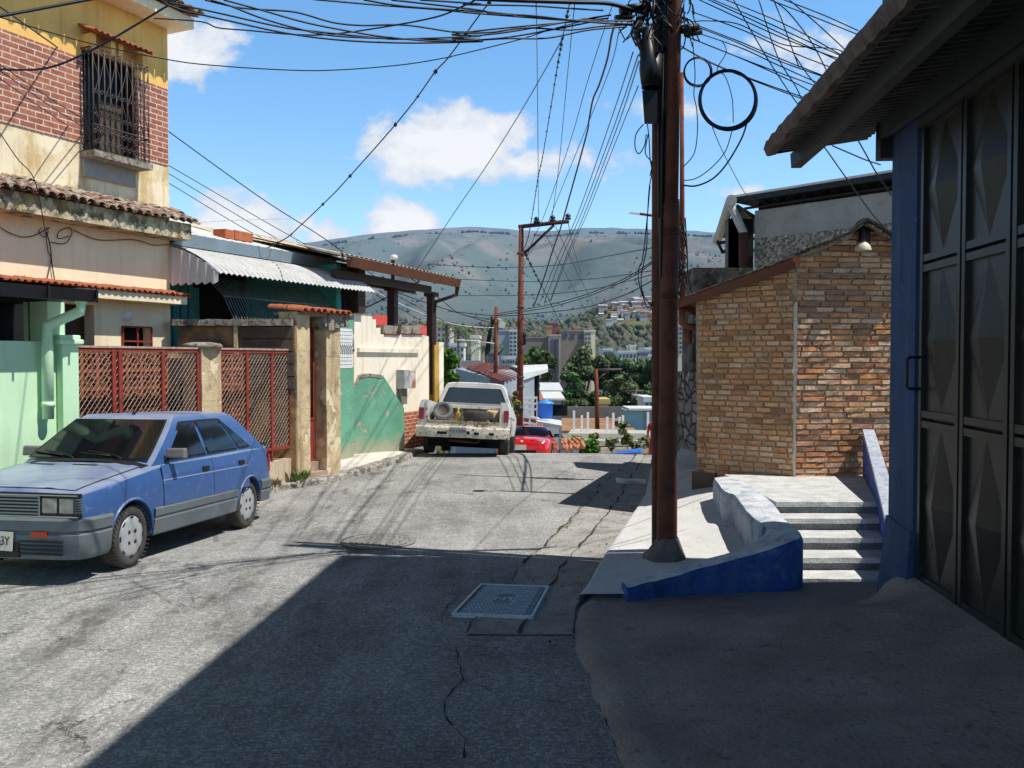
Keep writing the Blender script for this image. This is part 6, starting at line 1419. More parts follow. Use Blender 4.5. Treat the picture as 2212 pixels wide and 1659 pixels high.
b.tube(smooth_pts([P(1480, 470, 14.4), P(1484, 540, 14.4), P(1487, 600, 14.4), P(1497, 640, 14.4)]), .012, 4); b.tube(smooth_pts([P(1466, 430, 14.4), P(1467, 520, 14.4), P(1470, 640, 14.4)]), .014, 4); b.build('cable_wrap', WIRE, p4)
p5 = thing('street_light', 'street light arm with white lamp head reaching left from behind the main pole', 'street light', P(1425, 500, 13))
b = MB(); b.tube([P(1426, 468, 13), P(1382, 462, 13)], .02, 6); b.tube([P(1426, 900, 13), P(1426, 460, 13)], .05, 8); b.build('arm', RUST, p5); b = MB(); b.hexa([P(1358, 462, 12.9), P(1382, 465, 12.9), P(1382, 465, 13.1), P(1358, 462, 13.1), P(1360, 458, 12.9), P(1381, 460, 12.9), P(1381, 460, 13.1), P(1360, 458, 13.1)]); b.build('lamp_head', WHITEP, p5)
p6 = pole('power_pole', 'distant rusty pole with pale crossarm in front of the dark trees', [P(1291, 960, 62), P(1289, 850, 62), P(1288, 797, 62)], [.17, .15, .12], RUST)
b = MB(); b.tube([P(1287, 799, 62), P(1343, 798, 62)], .09, 4); b.tube([P(1291, 820, 62), P(1307, 806, 62)], .07, 4); b.build('crossarm', IRON, p6)
p7 = thing('transformer_pole', 'distant twin post pole carrying a transformer before the dark trees', 'utility pole', P(1370, 880, 85)); b = MB(); b.tube([P(1373, 885, 85), P(1373, 842, 85)], .13, 6); b.tube([P(1366, 885, 85), P(1366, 848, 85)], .1, 6); b.build('post', IRON, p7); b = MB(); b.tube([P(1345, 846, 85), P(1390, 844, 85)], .1, 4); b.build('crossarm', IRON, p7); b = MB(); b.tube([P(1369.5, 851, 84.6), P(1369.5, 860, 84.6)], .25, 8); b.build('transformer', pm('transformer', (.3, .22, .2), .6, bump=None), p7)
# ================================================================= wires
NW_ = [0]
def wire(label, group, pts, Y, r=.0065, mat=None, name='overhead_wire', knots=0, n=5):
    """pts in picture measure, with the depth running from Y[0] to Y[1] along it"""
    L = [0]
    for p, q in zip(pts, pts[1:]): L.append(L[-1]+math.hypot(p[0]-q[0], p[1]-q[1]))
    W = [P(x, y, Y[0]+(Y[-1]-Y[0])*l/L[-1] if len(Y) == 2 else Y[i]) for i, ((x, y), l) in enumerate(zip(pts, L))]
    sp = smooth_pts(W, 8 if len(pts) > 2 else 2); b = MB(); rr = [r*(1+(k.y/sp[0].y-1)*.35) for k in sp]; b.tube(sp, rr, n)
    o = b.build(name, mat or WIREB); tag(o, label, 'wire', group)
    if knots:
        for k in range(knots):
            b = MB()
            t = (k+.5+random.uniform(-.3, .3))/knots*(len(sp)-1.01); i = int(t); c = sp[i].lerp(sp[i+1], t-i); s_ = r*random.uniform(2., 3.6)
            b.lathe([(0, -s_*1.3), (s_*.8, -s_*.6), (s_, 0), (s_*.6, s_*.7), (0, s_*1.4)], 6, Matrix.Translation(c))
            for q in range(5): b.tube([c, c+V((random.uniform(-1, 1), random.uniform(-.5, .5), random.uniform(-1, 1)))*s_*2.2], r*.3, 3)
            b.build('moss_tuft', WIRE, o)
    return o
GLh = 'sagging cables from the main pole to the yellow house side'
Ls = [([(50, 15), (400, 90), (800, 180), (1000, 210), (1500, 262), (1700, 270), (2212, 250)], [(0, 287), (400, 265), (800, 215), (1400, 160), (1600, 140)], 'cable of the left bundle starting at the roof corner of the yellow house'),
 ([(0, -6), (120, 60), (500, 150), (900, 235), (1300, 282), (1750, 298), (2212, 288)], [(0, 330), (400, 322), (800, 290), (1200, 222), (1550, 150)], 'lowest cable of the sagging left bundle'),
 ([(-40, 128), (280, 150), (400, 192), (600, 210), (900, 237), (1150, 240), (1500, 195), (1900, 120), (2100, 40), (2200, -10)], None, 'cable curving from the roof tile corner back up to the top of the picture'),
 ([(310, 0), (500, 45), (620, 62), (880, 78), (1000, 100), (1200, 157), (1400, 177), (1600, 172), (1750, 180), (2050, 225), (2212, 228)], [(0, 192), (400, 245), (680, 250), (960, 215), (1300, 230), (1520, 205), (1740, 190)], 'wavy cable dipping in two steps above the left roofs'),
 ([(440, 0), (700, 70), (1000, 155), (1300, 215), (1550, 255), (1900, 285), (2212, 275)], [(0, 297), (400, 292), (800, 250), (1300, 165), (1620, 115)], 'steep cable falling from the top left into the bundle'),
 ([(350, 0), (480, 40), (700, 125), (960, 200), (1200, 248), (1600, 268), (2212, 285)], [(0, 312), (500, 318), (800, 296), (1130, 292), (1450, 230), (1740, 205)], 'cable crossing the left bundle from above'),
 ([(1060, -4), (1500, 35), (1900, 65), (2212, 95)], [(0, 45), (500, 95), (1000, 135), (1300, 155), (1800, 160)], 'thick straight cable near the top left of the main pole'),
 ([(1410, 0), (1700, 45), (2212, 80)], [(0, 10), (600, 85), (1100, 135), (1500, 170), (1800, 185)], 'thin straight cable just above the thick one'),
 ([(1600, 0), (2212, 72)], [(0, 55), (700, 110), (1000, 120), (1400, 165), (1780, 195)], 'upper thin cable of the straight pair'),
 ([(1800, 0), (2212, 28)], [(0, -5), (500, 35), (1000, 45), (1300, 65), (1560, 80)], 'topmost short cable reaching the black splice')]
for a, c, lab in Ls:
    pts = [cA(*q) for q in a]+([cB(*q) for q in c[1:]] if c else []); wire(lab, GLh, pts, (6.6, 8.4) if c else (9.5, 6.5), .0075)
wire('heavy black trunk cable along the top edge to the main pole', GLh, [cB(*q) for q in ((560, -10), (900, 5), (1300, 18), (1560, 25), (1680, 45), (1850, 95))], (7.6, 8.5), .02, WIRE)
wire('lone thin wire sagging low across the whole left sky', GLh, [cE(0, 150), cE(700, 355), cE(1430, 512), *[cA(*q) for q in ((400, 455), (950, 487), (1300, 480), (1700, 445), (2000, 395))], *[cB(*q) for q in ((370, 440), (700, 360), (950, 295), (1200, 215), (1560, 125))]], (7, 8.4), .005)
wire('rope like wire with knots dropping from the top centre to the awning', None, [(1062, 0), *[cA(*q) for q in ((2212, 100), (2000, 390), (1900, 500), (1750, 710), (1560, 940), (1270, 1265), (1180, 1360), (970, 1560), (850, 1659), (560, 1800))]], (9, 17), .008, WIRE, knots=9)
GP_ = 'four service wires slanting down past the yellow house'
wire('thickest of the wires slanting down across the barred window', GP_, [cE(0, 60), cE(690, 550), cE(1430, 1100), cA(0, 865), cA(700, 1370), cA(1150, 1659), (800, 590), (870, 636), (1060, 698)], (9, 38), .009)
for i, (a, lab) in enumerate((((0, 1110), 'slanting wire just under the brick band corner'), ((0, 1165), 'slanting wire below the first under the brick band'), ((0, 1230), 'faint lowest slanting wire at the house corner'))):
    e = [(cA(950, 1659), (990, 712)), (cA(825, 1659), (905, 690)), (cA(730, 1659), (760, 600))][i]; y0 = (560, 590, 640)[i]
    wire(lab, GP_, [cE(0, y0+20*i), cE(690, 1010+70*i), cA(*a), e[0], e[1]], (8.5, 28), .006)
wire('dark cable swinging from the top left across the window hood', None, [cE(-40, 600), cE(400, 590), cE(800, 430), cE(1200, 200), cE(1530, 0), cE(1700, -110)], (7, 7.5), .009)
wire('pair of dark cables at the top left corner under the soffit', None, [cE(-20, 145), cE(300, 85), cE(700, 10), cE(850, -20)], (6.5, 7), .012)
wire('thin wire over the cream wall corner below the sill', None, [cE(-20, 1120), cE(150, 1370), cE(300, 1560), (97, 496)], (9.5, 11.7), .006)
wire('short horizontal wire from the white roof to the slanting cable', None, [(395, 485), (480, 477), cA(900, 1510)], (15, 16), .007, WIREW)
wire('white wire descending over the awning to the far street pole', None, [(640, 520), (740, 580), (830, 640), (950, 692), (1010, 705), (1068, 708)], (18, 40), .013, WIREW)
wire('lower white wire in front of the palm trees', None, [(985, 734), (1030, 737), (1068, 742)], (30, 40), .02, WIREW)
GF_ = 'fan of wires dropping from the main pole to the crossarm pole'
fan = [([(1045, 25), (1055, 640), (1065, 1659)], (797, 185), 'leftmost vertical wire of the fan ending at the first insulator', 0, .0055), ([(1345, -10), (1280, 640), (1215, 1320), (1170, 1659)], (910, 170), 'fan wire ending at the middle insulator', 0, .0055),
 ([(1640, 30), (1580, 190), (1430, 660), (1290, 1140), (1105, 1659)], (660, 560), 'fan wire passing left behind the crossarm', 0, .0055), ([(1680, 250), (1600, 560), (1420, 1010), (1160, 1650)], (870, 190), 'fan wire crossing the brace', 0, .0055),
 ([(1790, 400), (1620, 920), (1360, 1659)], (800, 870), 'first wire of the close trio right of the crossarm', 0, .0065), ([(1830, 420), (1640, 980), (1385, 1659)], (830, 890), 'second wire of the close trio right of the crossarm', 0, .0065), ([(1835, 470), (1660, 1000), (1410, 1659)], (880, 880), 'third wire of the close trio right of the crossarm', 0, .0065), ([(1830, 660), (1640, 1130), (1430, 1659)], (890, 870), 'outer right wire of the fan', 0, .0055)]
for a, e, lab, k, r in fan:
    end = cD(*e); pts = [cB(*q) for q in a]; lx, ly = pts[-1]
    mid = ((lx*1.0+end[0])/2+(-3 if e[1] > 400 else 0), (ly+end[1])/2); wire(lab, GF_, pts+([mid, end] if e[1] > 400 else [end]), (8.4, 31.8), r)
wire('moss hung wire with dark tufts beaded along it to the crossarm pole', GF_, [cB(*q) for q in ((1310, -10), (1250, 285), (1210, 505), (1150, 875), (1095, 1205), (1060, 1365))]+[cD(*q) for q in ((745, 20), (715, 200), (690, 330), (660, 420))], (8.4, 31.8), .007, WIRE, knots=46)
wire('heavy wavy cable bundle hanging left of the main pole', GF_, [cB(*q) for q in ((1690, 120), (1630, 250), (1590, 460), (1530, 650), (1480, 770), (1450, 930), (1420, 1080), (1260, 1659))]+[cD(*q) for q in ((960, 280), (900, 450), (840, 640), (800, 760), (740, 920))], (8.4, 34), .013, WIRE)
wire('wire running off the fan diagonally to the lower left roofs', None, [cB(*q) for q in ((1255, 285), (1055, 640), (850, 985), (640, 1310), (400, 1659))]+[(905, 575), (880, 605)], (9.5, 30), .007)
wire('tufted wire falling from the crossarm pole towards the town', None, [cD(*q) for q in ((660, 440), (740, 610), (860, 840), (970, 1060), (1060, 1230))], (32, 90), .02, WIRE, knots=22)
for k, (x0, y0, x1, y1) in enumerate(((830, 270, 1250, 1065), (930, 230, 1330, 1045), (1040, 210, 1150, 640), (820, 290, 700, 480))):
    wire(['thin wire from the brace down to the valley, left one', 'thin wire from the crossarm down to the valley, right one', 'short thin wire below the crossarm end', 'faint wire below the crossarm left end'][k], None, [cD(x0, y0), cD((x0+x1)/2-6, (y0+y1)/2+4), cD(x1, y1)], (32, 80), .013)
GV = 'cables strung from behind the main pole down to the far street pole'
for k, (a, lab) in enumerate((([(1780, 520), (1500, 690), (1150, 830), (800, 920), (430, 980)], 'upper cable of the valley pair'), ([(1780, 535), (1520, 700), (1170, 845), (830, 935), (430, 995)], 'second cable of the valley pair'), ([(1775, 690), (1500, 830), (1170, 930), (800, 975), (430, 1000), (0, 960)], 'lower thick cable across the valley'), ([(1780, 410), (1400, 480), (1000, 555), (660, 580), (300, 580), (-180, 555)], 'high thin cable across the hill face'), ([(1770, 610), (1200, 685), (650, 705), (0, 680)], 'middle thin cable across the hill face'), ([(1780, 640), (1300, 760), (900, 810), (500, 825), (80, 825)], 'thin cable across the lower hill face'))):
    wire(lab, GV, [cD(*q) for q in a], (13, 38), .011 if k < 3 else .008, WIRE)
wire('slack black wire from the cream house porch post to the far pole', None, [(723, 690), (800, 660), (850, 634), (905, 608)], (18, 21), .014, WIRE)
wire('black wire drooping from the porch roof to the far street pole', None, [(890, 603), (950, 645), (1000, 680), (1068, 690)], (22, 40), .014, WIRE)
wire('dark wire linking the porch to the lower street', None, [(945, 745), (1010, 712), (1045, 692), (1070, 690)], (24, 40), .014, WIRE)
GR = 'cables strung from the main pole over the canopy'
rt = [([(930, 0), (1340, 190), (1700, 350), (2140, 510)], 'cable of the steep upper right bundle'), ([(1040, -5), (1500, 190), (1850, 350), (2170, 490)], 'second cable of the upper right bundle'), ([(1000, -5), (1400, 180), (1800, 370), (2130, 525)], 'third cable of the upper right bundle'), ([(860, 100), (1300, 260), (1700, 440), (2070, 585)], 'cable starting just below the hub on the right'), ([(900, 230), (1200, 345), (1600, 520), (2005, 665)], 'doubled cable in the middle of the right bundle'), ([(900, 215), (1250, 350), (1620, 505), (2000, 655)], 'upper strand of the doubled cable'), ([(800, 310), (1330, 520), (1650, 640), (1940, 745)], 'lower cable of the right bundle'), ([(880, 340), (1300, 510), (1700, 690), (1890, 790)], 'second lower cable of the right bundle'), ([(770, 400), (1040, 545), (1400, 690), (1840, 845)], 'lowest right cable above the big coil'), ([(780, 410), (1060, 560), (1430, 710), (1830, 860)], 'lowest but one right cable touching the coil'), ([(930, 290), (1300, 420), (1600, 560), (1960, 720)], 'thin right cable between the bundles'), ([(850, 190), (1000, 180), (1250, 205), (1500, 320), (1700, 395), (2080, 420), (2200, 470)], 'wavy cable curving across the right bundle'), ([(1220, -5), (1500, 480), (1700, 790), (1800, 930)], 'first of the steep wires crossing behind the right bundle'), ([(1440, -5), (1600, 480), (1750, 730), (1820, 870)], 'second steep wire crossing behind the right bundle'), ([(1570, 0), (1650, 200), (1740, 450), (1790, 580)], 'short steep wire ending at a hooked splice'), ([(1560, 0), (1700, 110), (1900, 370), (2040, 640)], 'curved steep wire reaching the canopy edge'), ([(1700, -5), (1950, 210), (2230, 470)], 'straight wire to the upper canopy edge'), ([(1530, -5), (1900, 140), (2300, 300)], 'heavy pair of wires at the top right, lower one'), ([(1650, -5), (2000, 130), (2300, 265)], 'heavy pair of wires at the top right, upper one'), ([(1150, -5), (1600, 180), (1900, 330), (2160, 480)], 'thin wire inside the upper right bundle'), ([(1760, 490), (1860, 640), (1960, 760)], 'short thin wire under the hooked splice')]
for a, lab in rt: wire(lab, GR, [cC(*q) for q in a], (8.45, 8.7), .0058)
wire('slack loop hanging below the large coil back to the pole', GR, [cC(*q) for q in ((1340, 1050), (1290, 1200), (1160, 1420), (1040, 1545), (900, 1605), (790, 1600))], (8.3, 8.5), .0085)
wire('second slack loop below the large coil', GR, [cC(*q) for q in ((1210, 1130), (1150, 1310), (1030, 1450), (900, 1540), (790, 1560))], (8.3, 8.5), .005)
wire('thin wire looping down from the small coil', GR, [cC(*q) for q in ((870, 360), (890, 640), (880, 820), (905, 950), (910, 1150), (880, 1330), (790, 1440))], (8.3, 8.5), .005)
wire('thin wire inside the large coil', GR, [cC(*q) for q in ((1120, 350), (1160, 450), (1080, 600), (1150, 660), (1210, 850), (1220, 1060))], (8.3, 8.3), .0045)
wire('faint diagonal wire below the large coil', GR, [cC(*q) for q in ((1040, 1100), (1140, 1330), (1310, 1650))]+[(1625, 430)], (8.6, 19), .005)
for k, (a, lab) in enumerate(((((715, 1180), (860, 1385), (1060, 1659)), 'wire from under the canopy to the brick gable'), (((990, 1170), (1080, 1330), (1195, 1500)), 'wire from the canopy end down behind the pilaster'), (((870, 1175), (1000, 1230), (1110, 1265)), 'short slack wire at the canopy end'))):
    q = [((1840+x/3.072)/1.15732, y/3.072/1.15732) for x, y in a]
    q.insert(0, (2*q[0][0]-q[1][0], 2*q[0][1]-q[1][1]))
    if k == 0: q.append((1925, 505))
    wire(lab, None, q, (8.6, 11) if k == 0 else (8.3, 9), .007, WIRE)
# ================================================================= foliage
def leafmat(name, hazef=0.):
    m, N, bb = new_mat(name); a = N('ShaderNodeAttribute', attribute_name='Col').outputs['Color']
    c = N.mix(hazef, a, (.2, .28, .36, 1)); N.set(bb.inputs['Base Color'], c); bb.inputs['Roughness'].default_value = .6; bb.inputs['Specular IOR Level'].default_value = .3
    tr = N('ShaderNodeBsdfTranslucent', {0: c}); ms = N('ShaderNodeMixShader', {0: .25, 1: bb.outputs[0], 2: tr.outputs[0]}); N.set(m.node_tree.nodes['Material Output'].inputs[0], ms.outputs[0]); return m
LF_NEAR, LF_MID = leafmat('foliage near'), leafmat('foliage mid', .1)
BARK = pm('bark', (.13, .1, .07), .95, var=(4, .3), bump=(12, .6))
def leaf_mesh(name, mat, clumps, nleaf, size, cols, parent, rng, aspect=.55):
    """clumps: [(centre, radius)], leaves scattered on and in each"""
    K = len(clumps); C = np.array([c for c, _ in clumps]); Rr = np.array([r for _, r in clumps]); n = nleaf
    idx = rng.integers(0, K, n); d = rng.normal(size=(n, 3)); d /= np.linalg.norm(d, axis=1)[:, None]; rad = rng.random(n)**.4
    p = C[idx]+d*(Rr[idx]*rad)[:, None]*np.array([1, 1, .75])
    nrm = d+rng.normal(size=(n, 3))*.7+np.array([0, 0, .5]); nrm /= np.linalg.norm(nrm, axis=1)[:, None]
    t = np.cross(nrm, rng.normal(size=(n, 3))); t /= np.linalg.norm(t, axis=1)[:, None]; bt = np.cross(nrm, t)
    s = size*(.6+.8*rng.random(n))[:, None]
    v = np.stack([p-t*s, p-bt*s*aspect, p+t*s, p+bt*s*aspect], 1).reshape(-1, 3)
    me = bpy.data.meshes.new(name); me.from_pydata(v.tolist(), [], np.arange(4*n).reshape(-1, 4).tolist()); me.materials.append(mat)
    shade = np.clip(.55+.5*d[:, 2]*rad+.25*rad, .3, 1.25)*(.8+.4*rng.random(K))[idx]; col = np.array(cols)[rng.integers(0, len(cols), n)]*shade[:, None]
    at = me.color_attributes.new('Col', 'FLOAT_COLOR', 'CORNER'); at.data.foreach_set('color', np.repeat(np.c_[col, np.ones(n)], 4, axis=0).ravel())
    o = bpy.data.objects.new(name, me); COL.objects.link(o); attach(o, parent); return o
GRN = [(.11, .19, .035), (.14, .23, .04), (.08, .14, .03), (.19, .28, .06)]; OLV = [(.14, .18, .05), (.18, .2, .07), (.1, .14, .035)]; DKG = [(.07, .135, .035), (.1, .18, .04), (.05, .095, .025), (.13, .2, .055)]; BRT = [(.09, .24, .015), (.14, .32, .02), (.05, .14, .012)]
seed_ = [11]
def tree(name, label, cx, cy, rx, ry, Y, cols, mat, n=3500, base=None, size=None, cat='tree', group=None, flat=1., trunk=True, nb=16):
    """crown centre (cx,cy) and half sizes in picture measure at depth Y"""
    seed_[0] += 1; rng = np.random.default_rng(seed_[0]); c = P(cx, cy, Y); k = Y/FPX; a, h = rx*k, ry*k
    zb_ = base if base is not None else c.z-h*2.4
    o = thing(name, label, cat, (c.x, c.y, zb_), group=group); cl = []
    for i in range(nb):
        d = rng.normal(size=3); d /= np.linalg.norm(d); d[2] = d[2]*.9+.1; q = rng.random()**.45*.82
        cl.append((np.array([c.x+d[0]*a*q, c.y+d[1]*a*q*.8, c.z+d[2]*h*q*flat]), a*rng.uniform(.22, .42)*min(1, h/a+.15)))
    if trunk:
        b = MB(); b.tube(smooth_pts([V((c.x, c.y, zb_)), V((c.x+a*.05, c.y, (zb_+c.z)/2)), V((c.x-a*.03, c.y, c.z))], 4), [a*.09*(1-.5*i/8) for i in range(9)], 8)
        for q, r in cl[:9]: b.tube(smooth_pts([V((c.x, c.y, zb_+(c.z-zb_)*rng.uniform(.45, .8))), V(((c.x+q[0])/2, (c.y+q[1])/2, (c.z*.6+q[2]*.4)-h*.05)), V(q)], 3), [a*.045, a*.04, a*.035, a*.03, a*.02, a*.016, a*.012], 5)
        b.build('trunk', BARK, o)
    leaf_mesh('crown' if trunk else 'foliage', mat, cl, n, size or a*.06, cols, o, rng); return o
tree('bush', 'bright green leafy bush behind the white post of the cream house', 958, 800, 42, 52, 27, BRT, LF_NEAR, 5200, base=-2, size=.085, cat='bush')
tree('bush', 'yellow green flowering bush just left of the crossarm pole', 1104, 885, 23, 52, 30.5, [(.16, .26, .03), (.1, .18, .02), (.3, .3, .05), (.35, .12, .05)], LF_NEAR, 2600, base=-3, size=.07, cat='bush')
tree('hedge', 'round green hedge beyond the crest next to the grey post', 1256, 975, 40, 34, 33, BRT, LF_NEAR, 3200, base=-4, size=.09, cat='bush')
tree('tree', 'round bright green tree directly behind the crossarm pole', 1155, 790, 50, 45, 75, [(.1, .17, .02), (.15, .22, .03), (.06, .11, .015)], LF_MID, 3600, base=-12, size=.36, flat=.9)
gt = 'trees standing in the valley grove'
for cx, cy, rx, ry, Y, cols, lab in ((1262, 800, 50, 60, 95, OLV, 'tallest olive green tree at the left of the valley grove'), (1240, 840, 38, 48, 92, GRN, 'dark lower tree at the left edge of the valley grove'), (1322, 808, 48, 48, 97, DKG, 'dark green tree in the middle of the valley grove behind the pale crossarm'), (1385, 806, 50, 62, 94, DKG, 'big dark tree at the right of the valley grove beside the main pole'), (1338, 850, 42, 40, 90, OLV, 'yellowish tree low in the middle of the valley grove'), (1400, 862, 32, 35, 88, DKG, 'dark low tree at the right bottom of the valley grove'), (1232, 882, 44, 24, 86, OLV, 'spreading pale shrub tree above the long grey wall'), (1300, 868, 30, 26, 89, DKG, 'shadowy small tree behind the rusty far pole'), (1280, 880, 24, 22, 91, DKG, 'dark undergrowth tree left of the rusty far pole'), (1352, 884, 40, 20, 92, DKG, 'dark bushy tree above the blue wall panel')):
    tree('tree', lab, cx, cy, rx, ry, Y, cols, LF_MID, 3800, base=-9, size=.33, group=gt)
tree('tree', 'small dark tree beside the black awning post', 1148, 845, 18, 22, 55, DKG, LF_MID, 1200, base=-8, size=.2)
# palms
def palm(label, x, ytop, Y, h, r, n=14):
    c = P(x, ytop, Y); o = thing('palm_tree', label, 'palm tree', c-UP*h, group='palm trees in the valley'); b = MB(); b.tube([c-UP*h, c-UP*h*.5+V((.1, 0, 0)), c], [.2, .15, .12], 7); b.build('trunk', BARK, o); b = MB()
    for k in range(n):
        an = 6.283*k/n+random.uniform(-.2, .2); dv = V((math.cos(an), math.sin(an), 0)); up_ = random.uniform(.1, .9); pts = [c+dv*r*t+UP*r*(up_*t-1.15*t*t) for t in np.linspace(0, 1, 7)]
        for p, q in zip(pts, pts[1:]):
            for f in (0, .5):
                m_ = p.lerp(q, f)
                for s_ in (1, -1):
                    w_ = V((-dv.y, dv.x, 0))*s_*r*.2+dv*r*.1-UP*r*.12; b.cc = random.choice([(.12, .17, .05), (.2, .24, .08), (.07, .11, .03)]); b.add([m_, m_+dv*r*.05, m_+w_], [(0, 1, 2)])
    b.build('crown', LF_MID, o)
palm('left tall palm with drooping fronds before the dark hill', 964, 700, 80, 9, 2.1); palm('second tall palm right of the left one with lower crown', 990, 712, 82, 9, 1.9); palm('small palm beside the white block tower', 1050, 748, 70, 6, 1.7)
# ================================================================= street beyond the crest
GRH = thing('grey_house', 'grey blue house with rust red sloping roof below the crest', 'house', P(1050, 850, 38))
GRW = pm('grey blue wall', (.31, .33, .36), .9, var=(1.5, .12), bump=None)
a0, a1, a2 = P(985, 820, 44), P(1088, 826, 36), P(1135, 806, 40); zt_ = a1.z
b = MB(); q = [V((a0.x, a0.y, 0)), V((a1.x, a1.y, 0)), V((a2.x+.4, a2.y, 0)), V((a0.x+2, a0.y+4, 0))]; b.hexa([p-UP*6 for p in q]+[q[0]+UP*P(1000, 796, 44).z, q[1]+UP*(P(1084, 824, 36).z), q[2]+UP*P(1130, 802, 40).z, q[3]+UP*P(1040, 790, 47).z]); b.build('wall', GRW, GRH)
b = MB(); q = [P(1005, 794, 43.6), P(1086, 824, 35.6), P(1152, 806, 40), P(1042, 784, 48)]
n = V((0, 0, 1))
def rr(u, v): return q[0]*(1-u)*(1-v)+q[1]*u*(1-v)+q[2]*u*v+q[3]*(1-u)*v+UP*.05*math.sin(v*60)
b.grid(rr, 4, 60); b.prism([q[0]-UP*.02, q[1]-UP*.02, q[1]-UP*.22, q[0]-UP*.22], V((0, .06, 0))); b.build('roof', pm('rust sheet roof', (.22, .07, .05), .8, var=(2, .3), dirt=[(2, .5, .65, (.1, .04, .03), .6)], bump=None), GRH)
b = MB(); p_ = P(1106, 850, 36.3); b.bb(p_.x-.02, p_.y-.1, -6, p_.x+.5, p_.y, p_.z+.45); b.build('pillar', WHITEP, GRH)
AW = thing('white_awning', 'white curved sheet awning on a black post behind the crossarm pole', 'awning', P(1155, 820, 42))
b = MB(); q0, q1, q2, q3 = P(1090, 793, 46), P(1130, 806, 38), P(1184, 797, 42), P(1180, 792, 47)
b.grid(lambda u, v: q0*(1-u)*(1-v)+q1*(1-u)*v+q2*u*v+q3*u*(1-v)+UP*(.18*math.sin(math.pi*v)), 20, 8); b.prism([q1, q2, q2-UP*.14, q1-UP*.3], V((0, .05, 0))); b.build('sheet', ZINC, AW); b = MB(); b.tube([P(1160, 880, 42), P(1160, 806, 42)], .12, 8); b.build('post', BLACKM, AW)
BAL = thing('balustrade', 'white lattice balustrade wall with orange tiles right of the crossarm pole', 'balustrade', P(1140, 900, 33))
b = MB(); x0, x1, y0, y1 = 1128, 1161, 863, 925; Yb = 33
def pq_(u, v, d=0): return P(x0+(x1-x0)*u, y1+(y0-y1)*v-u*4*(1 if v > .5 else -1), Yb+d)
for i in range(3): u = i/2; b.prism([pq_(max(0, u-.07), 0), pq_(min(1, u+.07), 0), pq_(min(1, u+.07), 1), pq_(max(0, u-.07), 1)], V((0, .15, 0)))
for j in range(6): v = j/5; b.prism([pq_(0, v-.035, -.01), pq_(1, v-.035, -.01), pq_(1, v+.035, -.01), pq_(0, v+.035, -.01)], V((0, .14, 0)))
b.build('lattice', WHITEP, BAL)
b = MB(); b.prism([pq_(.1, .05, .05), pq_(.9, .05, .05), pq_(.9, .38, .05), pq_(.1, .38, .05)], V((0, .05, 0))); b.build('clay_infill', CB, BAL)
b = MB()
for k in range(9): p = P(1128+k*5.2, 926-k*1.1, 32.8); b.tube([p, p+V((.02, -.25, -.16))], .05, 6)
b.build('tile_edge', TILE, BAL)
TK = thing('water_tank', 'blue plastic water tank with light lid on the low white roof', 'water tank', P(1178, 905, 36)); c = P(1178, 904, 36); k = 36/FPX
b = MB(); b.lathe([(0, 0), (13*k, 0), (15.5*k, 10*k), (16*k, 30*k), (17*k, 31*k), (16.5*k, 33*k)], 24, Matrix.Translation(c)); b.build('tank', PLASTB, TK); b = MB(); b.lathe([(18.5*k, 32*k), (18.5*k, 34*k), (10*k, 38.5*k), (5*k, 39*k), (5*k, 42*k), (0, 42*k)], 24, Matrix.Translation(c)); b.build('lid', pm('light blue lid', (.06, .3, .72), .4, var=None, bump=None), TK)
WHS = thing('white_house', 'low white walled house under the blue tank beside the red coupe', 'house', P(1190, 950, 34))
b = MB(); q = [P(1140, 916, 35), P(1207, 925, 34), P(1207, 925, 38), P(1140, 916, 39)]; b.hexa([V((p.x, p.y, -6)) for p in q]+q); b.build('wall', pm('bright white wall', (.85, .85, .84), .8, var=(2, .04), bump=None), WHS)
b = MB(); q = [P(1136, 912, 34.8), P(1214, 926, 33.6), P(1212, 914, 38), P(1150, 905, 39)]; b.prism(q, UP*.12); b.build('roof', ZINC, WHS)
GPO = thing('gate_post', 'grey wall end crowned by a heap of loose orange tiles beyond the red coupe', 'gate post', P(1235, 980, 31)); b = MB(); q = P(1212, 962, 31); q2 = P(1250, 962, 31); b.bb(q.x, 31, -5, q2.x, 31.5, q.z); b.build('wall', GRW, GPO)
b = MB()
for i in range(6):
    for j in range(4):
        p = P(1213+i*8+j*1.5+random.uniform(-2, 2), 949+j*5-i*.6+random.uniform(-2, 2), 30.9-j*.12); b.tube([p, p+V((random.uniform(-.08, .14), -.2, -.14+random.uniform(-.06, .06)))], .06, 6)
b.build('loose_tile', pm('loose tile', (.5, .2, .11), .9, var=(8, .3), bump=None), GPO)
SLB = thing('concrete_house', 'long low pale concrete roofed house across the valley street', 'house', P(1310, 940, 46))
b = MB(); q = [P(1215, 951, 45), P(1420, 953, 45), P(1420, 930, 60), P(1236, 926, 60)]; b.prism(q, -UP*.28); b.build('roof_slab', pm('pale slab', (.5, .46, .4), .9, var=(2, .12), dirt=[(2, .55, .7, (.3, .27, .22), .5)], bump=None), SLB)  # pale concrete base with darker patches at random
b = MB(); q = P(1222, 960, 45.6); q2 = P(1420, 960, 45.6); b.bb(q.x, 45.6, -10, q2.x, 50, q.z+.2); b.build('wall', pm('grey block wall', (.24, .23, .2), .95, var=(2, .3), dirt=[(2, .5, .62, (.08, .09, .05), .6)], bump=None), SLB)
for x in (1303, 1330, 1352, 1385): b = MB(); q, q2 = P(x, 972, 45.5), P(x+15, 958, 45.5); b.bb(q.x, 45.5, q.z, q2.x, 45.7, q2.z); b.build('window', DARK, SLB)
